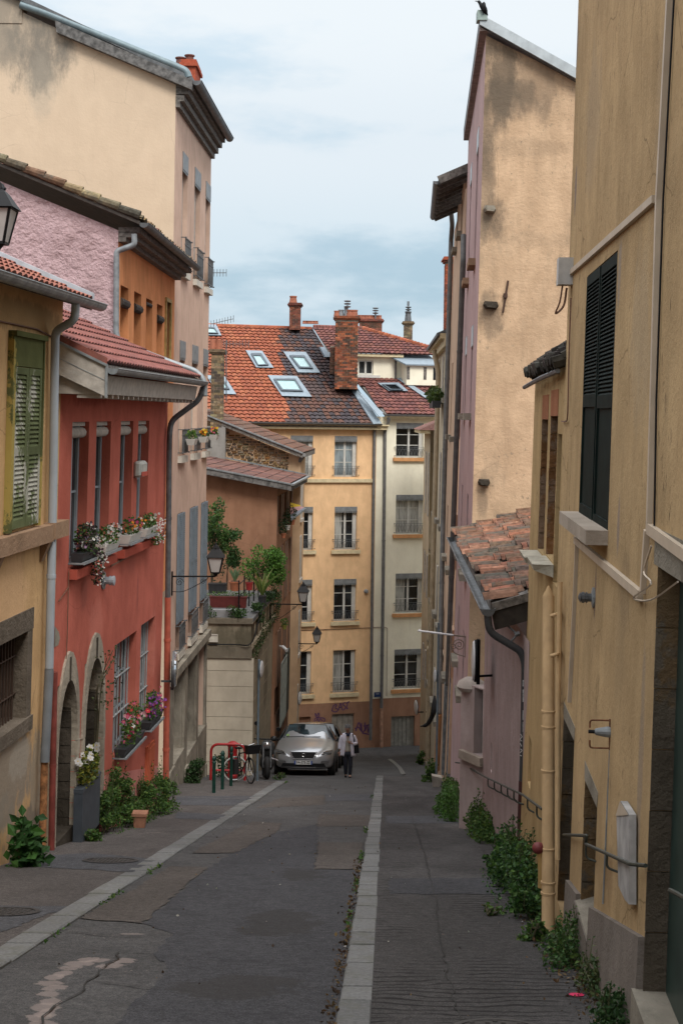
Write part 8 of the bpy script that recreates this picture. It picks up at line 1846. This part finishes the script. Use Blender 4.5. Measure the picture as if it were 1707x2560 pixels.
# ================================================================ CARS
def make_car(org, yaw, paint, label, plate=True):
    up_n = Vector((0, SL, 1)).normalized(); fy = Vector((math.sin(yaw), math.cos(yaw), 0)); fy = (fy - up_n * fy.dot(up_n)).normalized(); fx = fy.cross(up_n).normalized()
    org = Vector(org)
    def W(x, y, z): return org + fx * x + fy * y + up_n * z
    class FrC:
        def P(s, u, v, n=0.0): return W(u, -n, v)
    t = thing('parked_car', label, 'car', org)
    st = [(-.02, .26, .56, .52, .50, .60, .34), (.05, .19, .60, .74, .66, .68, .50), (.22, .17, .66, .84, .80, .76, .58), (.6, .17, .73, .895, .86, .87, .64), (1.05, .17, .82, .905, .87, .96, .68), (1.38, .17, .88, .90, .87, 1.03, .66),
          (1.75, .17, .93, .90, .87, 1.25, .62), (2.12, .17, .95, .90, .87, 1.43, .575), (2.5, .17, .96, .90, .87, 1.485, .57), (3.3, .17, .97, .90, .87, 1.46, .55), (3.9, .19, .97, .88, .85, 1.33, .53), (4.2, .24, .93, .82, .8, 1.08, .55), (4.37, .34, .8, .68, .66, .86, .5)]
    mb = MB(); rows_ = []
    for (y, zb, zs, ws, wb, zt, wt) in st:
        pr = [(0, zb), (wb * .75, zb), (wb * .97, zb + .05), (wb * 1.0 + .01, zb + .2), (ws, zs - .14), (ws * .975, zs), (ws * .6 + wt * .4, zs + (zt - zs) * .25), (wt + .03, zt - .07 - (zt - zs) * .06), (wt * .9, zt - .015), (wt * .45, zt + .012), (0, zt + .018)]
        rows_.append([(x, y, z) for x, z in pr])
    np_ = len(rows_[0])
    for sgn in (-1, 1):
        i0 = len(mb.v)
        for r in rows_:
            for (x, y, z) in r:
                yy = y
                mb.v.append(W(sgn * x, yy, z))
        for i in range(len(rows_) - 1):
            for j in range(np_ - 1):
                a = i0 + i * np_ + j; f = (a, a + 1, a + 1 + np_, a + np_); mb.f.append(f if sgn < 0 else f[::-1]); mb.c.append(None); mb.m.append(0)
        for i in (0, len(rows_) - 1):
            f = tuple(i0 + i * np_ + j for j in range(np_)); mb.f.append(f); mb.c.append(None); mb.m.append(0)
    body = mb.build('body', paint, t, smooth=True)
    ss_ = body.modifiers.new('subsurf', 'SUBSURF'); ss_.levels = 2; ss_.render_levels = 2
    bm = bmesh.new(); bm.from_mesh(body.data); bmesh.ops.remove_doubles(bm, verts=bm.verts, dist=.002); bmesh.ops.recalc_face_normals(bm, faces=bm.faces); bm.to_mesh(body.data); bm.free()
    M_cg = glassy('car_glass', (.02, .03, .035), .02); M_blk = plain('black_trim', (.012, .012, .013), .4)
    # windscreen, side glass
    def panel(name, pts, mat, par=t, th=.012, d=None):
        mb = MB(); q = [W(*p) for p in pts]; n = (q[1] - q[0]).cross(q[2] - q[1]).normalized(); dn = W(0, -1, .4) - W(0, 0, 0) if d is None else W(*d) - W(0, 0, 0)
        if n.dot(dn) < 0: n = -n
        mb.hexa([p - n * th for p in q], q) if len(q) == 4 else mb.face(*q); return mb.build(name, mat, par)
    k = 9; mb = MB(); lo = [W(.69 * (2 * i / k - 1), 1.405 + .12 * (2 * i / k - 1) ** 2, 1.065 - .03 * (2 * i / k - 1) ** 2) for i in range(k + 1)]; hi = [W(.565 * (2 * i / k - 1), 2.02 + .07 * (2 * i / k - 1) ** 2, 1.445 - .02 * (2 * i / k - 1) ** 2) for i in range(k + 1)]
    for i in range(k): mb.face(lo[i], lo[i + 1], hi[i + 1], hi[i])
    ws_ = mb.build('windscreen', M_cg, t, smooth=True)
    mb = MB(); mb.tube(lo, .012, 5); mb.tube(hi, .012, 5); mb.tube([lo[0], hi[0]], .014, 5); mb.tube([lo[-1], hi[-1]], .014, 5); mb.build('windscreen_seal', M_blk, ws_)
    for s in (-1, 1):
        panel('side_window', [(s * .845, 1.62, .99), (s * .85, 3.45, 1.0), (s * .635, 3.3, 1.38), (s * .655, 2.15, 1.39)], M_cg, d=(s, 0, .3))
        w_ = MB(); mc_ = W(s * 1.0, 1.62, 1.0); w_.ball(mc_, .11, 10, (1, .7, .75)); mr = w_.build('wing_mirror', M_blk, t, smooth=True); w_ = MB(); w_.beam(W(s * .86, 1.66, .96), mc_, .04, .04); w_.build('mirror_arm', M_blk, mr)
        for y in (.86, 3.45):
            mb = MB(); mb.lathe(W(s * .68, y, .315), [(.2, 0), (.315, .0), (.325, .03), (.325, .19), (.31, .215), (.22, .22)], 24, fx * s); tw2 = mb.build('tyre', M_rub, t, smooth=True)
            mb = MB(); mb.lathe(W(s * .68, y, .315), [(.2, .2), (.215, .222), (.05, .205)], 20, fx * s); mb.build('rim', M_chr, tw2)
            mb = MB(); n = 14; rr = .375; pts = [W(s * .895, y + rr * math.cos(math.pi * i / n), .315 + rr * math.sin(math.pi * i / n)) for i in range(n + 1)]; mb.tube(pts, .02, 5); mb.build('wheel_arch', M_blk, t)
        # headlights
        hlp = [(s * .50, -.02 + .055, .585), (s * .80, .16, .61), (s * .845, .30, .735), (s * .63, .14, .70)]
        panel('headlight', [(x, y - .045, z) for x, y, z in hlp], plain('headlight_glass', (.10, .11, .12), .08, .3, spec=.9))
        mb = MB(); mb.beam(W(s * .53, -.035, .61), W(s * .80, .09, .645), .02, .022); mb.beam(W(s * .56, -.0, .665), W(s * .82, .12, .70), .02, .018); mb.build('light_strip', M_chr, t)
        panel('fog_recess', [(s * .50, -.03, .33), (s * .74, .035, .36), (s * .76, .03, .43), (s * .52, -.035, .41)], plain('recess_grey', (.1, .1, .1), .5))  # flat panel of one even grey for the fog lamp recess
    panel('grille', [(-.37, -.055, .665), (.37, -.055, .665), (.27, -.065, .48), (-.27, -.065, .48)], M_blk)
    mb = MB(); g4 = [W(-.385, -.06, .675), W(-.345, -.07, .52), W(-.27, -.075, .472), W(.27, -.075, .472), W(.345, -.07, .52), W(.385, -.06, .675)]; mb.tube(g4, .011, 6)
    mb.build('grille_surround', M_chr, t)
    mb = MB(); 
    for i in range(6): z = .505 + i * .025; mb.beam(W(-.3 - .008 * i, -.066, z), W(.3 + .008 * i, -.066, z), .006, .006)
    mb.build('grille_slats', plain('dark_slats', (.05, .05, .05), .3, .5), t)
    mb = MB(); n = 16; mb.tube([W(.045 * math.cos(6.2832 * i / n), -.082, .575 + .045 * math.sin(6.2832 * i / n)) for i in range(n + 1)], .009, 5); mb.beam(W(.03, -.082, .605), W(.06, -.082, .637), .012, .012); mb.build('emblem', M_chr, t)
    panel('lower_intake', [(-.60, -.03, .34), (.60, -.03, .34), (.66, -.01, .245), (-.66, -.01, .245)], M_blk)
    mb = MB(); mb.beam(W(-.36, -.055, .225), W(.36, -.055, .225), .02, .02); mb.build('chrome_strip', M_chr, t)
    if plate:
        mb = MB(); mb.hexa([W(-.26, -.085, .31), W(.26, -.085, .31), W(.26, -.07, .31), W(-.26, -.07, .31)], [W(-.26, -.085, .42), W(.26, -.085, .42), W(.26, -.07, .42), W(-.26, -.07, .42)]); pl_ = mb.build('number_plate', plain('plate_white', (.6, .6, .58), .4, var=.03), t)
        mb = MB(); [mb.hexa([W(a, -.088, .311), W(b, -.088, .311), W(b, -.086, .311), W(a, -.086, .311)], [W(a, -.088, .419), W(b, -.088, .419), W(b, -.086, .419), W(a, -.086, .419)]) for a, b in ((-.259, -.215), (.215, .259))]; mb.build('blue_band', plain('plate_blue', (.02, .06, .25), .4), pl_)
        text_mesh('FA-375-ZS', FrC(), 0, .365, .09, .105, M_blk, pl_, 'plate_number', width=.39, bold=.002)
    mb = MB(); mb.box(0, 0, 0, 0, 0, 0) if False else None
    for s0 in (.15, -.35): mb.beam(W(s0 - .25, 1.37, 1.065), W(s0 + .28, 1.40, 1.085), .014, .014)
    mb.build('wiper', M_blk, t)
    if plate: panel('parking_sticker', [(-.60, 1.44, 1.10), (-.52, 1.425, 1.10), (-.52, 1.50, 1.145), (-.60, 1.515, 1.145)], plain('sticker_green', (.25, .4, .12), .5)); 
    return t
M_silver = plain('silver_taupe_paint', (.42, .43, .445), .28, .55, var=.04, coat=.6)
M_dkcar = plain('black_car_paint', (.03, .03, .032), .25, .4, var=.04, coat=.6)
co = at(758, 1937, 41.3); co.z = gz(co.y) + RD + .01
make_car(co, .03, M_silver, 'silver-beige hatchback parked nose-on with the plate FA-375-ZS')
co2 = at(781, 1920, 46.9); co2.z = gz(co2.y) + RD + .01
make_car(co2, .045, M_dkcar, 'dark car parked behind the silver hatchback, mostly hidden', False)

# ================================================================ PERSON
PY = 40.6; pf = at(868, 1944, PY); pf.z = gz(PY) + RD; K = 1.50 / 1.66
def pw(x, y, z): return pf + Vector((x, y, z)) * K
ps = thing('person', 'grey-haired person in a white jacket and dark trousers walking up the street', 'person', pf)
def skin(name, joints, edges, mat, par, root=0, lv=2):
    me = bpy.data.meshes.new(name); rl = rootloc(par); me.from_pydata([pw(*j[:3]) - rl for j in joints], edges, []); me.materials.append(mat)
    o = bpy.data.objects.new(name, me); C.objects.link(o); o.parent = par
    m = o.modifiers.new('skin', 'SKIN'); m.use_smooth_shade = True
    for i, j in enumerate(joints): r = j[3] * K; sv_ = me.skin_vertices[0].data[i] if me.skin_vertices else None
    if not me.skin_vertices:
        bpy.context.view_layer.objects.active = o
    return o
def skinned(name, joints, edges, mat, par, root=0, lv=2):
    me = bpy.data.meshes.new(name); rl = rootloc(par)
    bm = bmesh.new(); lay = bm.verts.layers.skin.verify(); vs_b = []
    for j in joints:
        v = bm.verts.new(pw(*j[:3]) - rl); r = j[3] * K; v[lay].radius = (r, (j[4] if len(j) > 4 else j[3]) * K); vs_b.append(v)
    vs_b[root][lay].use_root = True
    for a, b in edges: bm.edges.new((vs_b[a], vs_b[b]))
    bm.to_mesh(me); bm.free(); me.materials.append(mat); o = bpy.data.objects.new(name, me); C.objects.link(o); o.parent = par
    m = o.modifiers.new('skin', 'SKIN'); m.use_smooth_shade = True; s = o.modifiers.new('sub', 'SUBSURF'); s.levels = lv; s.render_levels = lv
    return o
M_skin = plain('skin', (.34, .19, .13), .6, var=.08)
# joints: x right in the picture, y away, z up
J = [(0, 0, .88, .11, .09), (0, 0, 1.05, .12, .09), (0, -.01, 1.28, .14, .09), (0, -.01, 1.38, .06, .055), (-.01, -.03, 1.45, .05, .05), (-.015, -.05, 1.55, .075, .09), (-.015, -.045, 1.61, .07, .085),
     (-.16, 0, 1.32, .055), (-.23, .02, 1.08, .042), (-.25, -.04, .86, .03), (.16, 0, 1.32, .055), (.25, .03, 1.1, .042), (.12, -.15, 1.1, .03),
     (-.08, 0, .84, .085), (-.06, -.05, .48, .055), (-.05, .03, .1, .036), (-.05, -.06, .04, .035), (.08, 0, .84, .085), (.09, -.06, .48, .055), (.08, -.12, .1, .036), (.08, -.2, .05, .035)]
E = [(0, 1), (1, 2), (2, 3), (3, 4), (4, 5), (5, 6), (2, 7), (7, 8), (8, 9), (2, 10), (10, 11), (11, 12), (0, 13), (13, 14), (14, 15), (15, 16), (0, 17), (17, 18), (18, 19), (19, 20)]
bd = skinned('body', J, E, M_skin, ps)
# hands: palm with five fingers each, part of the figure
for s, (hx, hy, hz), dr in ((-1, (-.25, -.045, .82), (0, -.1, -1)), (1, (.09, -.17, 1.12), (-.7, -.2, .5))):
    mb = MB(); P0 = pw(hx, hy, hz); d = Vector(dr).normalized(); e = d.cross(Vector((0, 1, 0))).normalized(); 
    mb.ball(P0 + d * .035, .042, 10, (.8, .5, 1))
    for i, l in enumerate((.06, .07, .075, .065)): q = P0 + d * .06 + e * (i - 1.5) * .017; mb.tube([q, q + d * l * .5, q + d * l * .8 + Vector((0, -.02, 0))], [.008, .0075, .006], 6)
    q = P0 + d * .01 + e * -.035; mb.tube([q, q + d * .03 - e * .02, q + d * .055 - e * .02], [.009, .008, .006], 6); mb.build('hand', M_skin, ps, smooth=True)
# face
mb = MB(); f0 = pw(-.015, -.135, 1.56)
mb.ball(pw(-.017, -.142, 1.545), .016 * K, 8, (.8, 1.2, 1.5)); mb.build('nose', M_skin, ps, smooth=True)
for s in (-1, 1): mb = MB(); mb.ball(pw(-.015 + s * .03, -.128, 1.565), .011 * K, 8); mb.build('eye', plain('eye_dark', (.03, .02, .015), .3), ps, smooth=True); mb = MB(); mb.ball(pw(-.015 + s * .082, -.05, 1.55), .022 * K, 8, (.5, .8, 1.3)); mb.build('ear', M_skin, ps, smooth=True)
mb = MB(); mb.ball(pw(-.015, -.125, 1.515), .02 * K, 8, (1.2, .5, .35)); mb.build('mouth', plain('lips', (.22, .08, .07), .6), ps, smooth=True)
mb = MB(); random.seed(3)
for k in range(420):
    a = rnd(0, 6.28); b = rnd(.0, 1.35); d = Vector((math.cos(a) * math.sin(b), math.sin(a) * math.sin(b), math.cos(b)))
    if d.y < -.45 and d.z < .55: continue
    p = pw(-.015 + d.x * .088, -.035 + d.y * .105, 1.585 + d.z * .085); leaf(mb, p, .04, vary((.33, .33, .34), .2))
for x, y, z in ((0, 0, 0),): mb.col = (.2, .2, .21); mb.ball(pw(-.015, -.03, 1.6), .085 * K, 12, (1.0, 1.12, .95))
mb.build('hair', tinted('grey_hair', .7, 30, .2), ps)
M_jack = plain('white_jacket_cloth', (.60, .58, .66), .85, var=.1, scale=10, bump=.2)
# jacket: open-fronted shell of rings, flared hem, with sleeves
rings = [(1.385, .075, .07), (1.36, .16, .095), (1.28, .2, .125), (1.15, .19, .13), (1.0, .2, .14), (.85, .22, .15), (.74, .235, .155), (.70, .235, .155)]
mb = MB(); k = 22; i0 = 0
for z_, rx, ry in rings:
    gap = .35 + .25 * (1.385 - z_)
    for j in range(k + 1):
        a = -math.pi / 2 + gap * .9 + (2 * math.pi - 2 * gap * .9) * j / k; wob = 1 + .03 * math.sin(j * 2.1 + z_ * 9)
        mb.v.append(pw(rx * math.cos(a) * wob, ry * math.sin(a) * wob, z_ + .01 * math.sin(j * 1.3)))
for i in range(len(rings) - 1):
    for j in range(k): a = i * (k + 1) + j; mb.f.append((a, a + 1, a + k + 2, a + k + 1)); mb.c.append(None); mb.m.append(0)
jk = mb.build('jacket', M_jack, ps, smooth=True); sm = jk.modifiers.new('thick', 'SOLIDIFY'); sm.thickness = .018
skinned('sleeve', [(-.15, 0, 1.33, .075), (-.215, .015, 1.2, .07), (-.245, .02, 1.06, .062), (-.262, -.03, .88, .055)], [(0, 1), (1, 2), (2, 3)], M_jack, jk)
skinned('sleeve', [(.15, 0, 1.33, .075), (.23, .02, 1.2, .07), (.27, .02, 1.08, .064), (.2, -.08, 1.08, .056), (.15, -.14, 1.1, .05)], [(0, 1), (1, 2), (2, 3), (3, 4)], M_jack, jk)
mb = MB()
for s in (-1, 1): mb.hexa([pw(s * .04, -.12, 1.2), pw(s * .13, -.14, 1.16), pw(s * .13, -.12, 1.16), pw(s * .04, -.10, 1.2)], [pw(s * .05, -.09, 1.38), pw(s * .12, -.07, 1.36), pw(s * .12, -.05, 1.36), pw(s * .05, -.07, 1.38)])
mb.build('lapel', M_jack, jk)
skinned('jumper', [(0, 0, .76, .15, .115), (0, 0, 1.0, .145, .11), (0, 0, 1.25, .14, .1), (0, 0, 1.34, .08, .07)], [(0, 1), (1, 2), (2, 3)], plain('oatmeal_jumper', (.38, .35, .3), .9, bump=.2), ps)
skinned('scarf', [(-.07, -.03, 1.4, .045), (-.03, -.1, 1.37, .05), (.03, -.1, 1.36, .05), (.07, -.03, 1.4, .045), (0, .05, 1.42, .04)], [(0, 1), (1, 2), (2, 3), (3, 4)], plain('navy_scarf', (.02, .025, .05), .9), ps, root=1)
skinned('trousers', [(0, 0, .86, .135, .11), (-.08, 0, .78, .1), (-.062, -.05, .48, .075), (-.052, .02, .07, .06), (.08, 0, .78, .1), (.09, -.06, .48, .075), (.08, -.115, .08, .06)], [(0, 1), (1, 2), (2, 3), (0, 4), (4, 5), (5, 6)], plain('navy_trousers', (.018, .02, .03), .85, bump=.2), ps)
for p0, p1 in (((-.052, .05, .05), (-.052, -.1, .035)), ((.08, -.09, .055), (.08, -.24, .04))): skinned('shoe', [(*p0, .045), ((p0[0] + p1[0]) / 2, (p0[1] + p1[1]) / 2, .05, .045), (*p1, .036)], [(0, 1), (1, 2)], M_black, ps)
bg_ = thing('shoulder_bag', 'dark shoulder bag carried by the walking person', 'bag', pw(.26, .0, .8)); mb = MB(); mb.hexa([pw(.2, -.1, .78), pw(.36, -.1, .8), pw(.37, .04, .8), pw(.22, .04, .78)], [pw(.19, -.08, 1.02), pw(.34, -.08, 1.04), pw(.35, .02, 1.04), pw(.21, .02, 1.02)]); mb.build('pouch', M_black, bg_)
mb = MB(); mb.tube(arcpts([pw(.2, -.05, 1.02), pw(.19, -.09, 1.22), pw(.15, -.06, 1.39), pw(.2, .08, 1.25), pw(.33, .02, 1.03)]), .014, 6); mb.build('strap', M_black, bg_)

# ================================================================ CROW on the roof corner
bc = at(1206, 38, 25.75); t = thing('crow', 'black crow perched on the gable tip of the mauve house', 'bird', bc); up = Vector((0, 0, 1))
def cb(px, py, dy=0): return at(px, py, 25.75) + Vector((0, dy, 0))
rl = [cb(1219, 38, .03), cb(1214, 30, .02), cb(1208, 20), cb(1201, 11), cb(1197, 5), cb(1193, 3)]
mb = MB(); pts = arcpts(rl, 4); rr = [.008, .014, .02, .028, .036, .045, .052, .056, .056, .054, .05, .044, .036, .032, .03, .03, .03, .03, .026, .02, .012]
mb.tube(pts, rr[:len(pts)], 10); mb.build('body', M_black, t, smooth=True)
mb = MB(); a = cb(1192.5, 3); mb.lathe(a, [(.013, 0), (.009, .025), (.001, .05)], 7, (-1, 0, .05)); mb.build('beak', M_zincd, t)
for s in (-1, 1): mb = MB(); q = cb(1207, 24, .02 * s); mb.tube([q, q - up * .09], .004, 5); mb.build('leg', M_black, t); mb = MB(); q = cb(1208, 18, .045 * s); mb.ball(q, .075, 8, (.55, .3, 1.2)); mb.build('wing', M_black, t, smooth=True)

# ================================================================ LITTER: fallen leaves along the kerb and wall foot
random.seed(9); mb = MB(); BRN = [(.12, .07, .035), (.08, .05, .03), (.17, .11, .05), (.05, .035, .025)]
for _ in range(430):
    y = 7.5 + 10 * random.random() ** 1.3; x = KR(y) - abs(random.gauss(0, .045)); p = Vector((x, y, gz(y) + RD + .012)); leaf(mb, p, rnd(.015, .05), vary(random.choice(BRN), .3))
mb.build('fallen_leaves', M_leaf, kind='stuff')
mb = MB()
for _ in range(900):
    y = rnd(8.2, 13); x = 1.27 + .0606 * y - .07 - abs(random.gauss(0, .13)); p = Vector((x, y, gz(y) + .012)); leaf(mb, p, rnd(.015, .05), vary(random.choice(BRN), .3))
for _ in range(240):
    y = rnd(8, 36); x = rnd(KL(y), 1.3 + .06 * y); p = Vector((x, y, gz(y) + .016)); leaf(mb, p, rnd(.01, .035), vary(random.choice(BRN + [(.4, .38, .33)]), .3))
mb.build('fallen_leaves', M_leaf, kind='stuff')
mb = MB()
for y0, n in ((12.2, 60), (14.8, 90), (17.6, 80), (22, 50), (31, 40)):
    for _ in range(n): y = y0 + rnd(-.6, .6); leaf(mb, Vector((KR(y) - rnd(0, .05), y, gz(y) - rnd(0, .04))), rnd(.02, .05), vary(random.choice(BG), .2))
for y0, n in ((11.3, 30), (13.5, 40), (16, 50), (37, 60)):
    for _ in range(n): y = y0 + rnd(-.5, .5); leaf(mb, Vector((KL(y) + rnd(0, .04), y, gz(y) - rnd(0, .04))), rnd(.02, .05), vary(random.choice(BG), .2))
mb.build('kerb_weeds', M_leaf, kind='stuff')
mb = MB(); q = ghp(1440, 2486, .006); mb.face(*[q + Vector((math.cos(a) * .05, math.sin(a) * .06, -SL * math.sin(a) * .06)) for a in [i * .7 for i in range(9)]]); mb.build('pink_spray_mark', plain('pink_spray', (.6, .02, .1), .7), kind='structure')

# end of a second handrail at the door on the right edge
hn2 = thing('handrail', 'stub of a dark handrail by the green door, cut by the right edge', 'handrail', FRt.P(*FRt.hit(1690, 2235, .06), .06))
mb = MB(); mb.tube(bend([onr(1674, 2226, .07), onr(1690, 2234, .07), onr(1760, 2275, .07)], .02), .012, 8); mb.build('rail', M_rail, hn2, smooth=True)
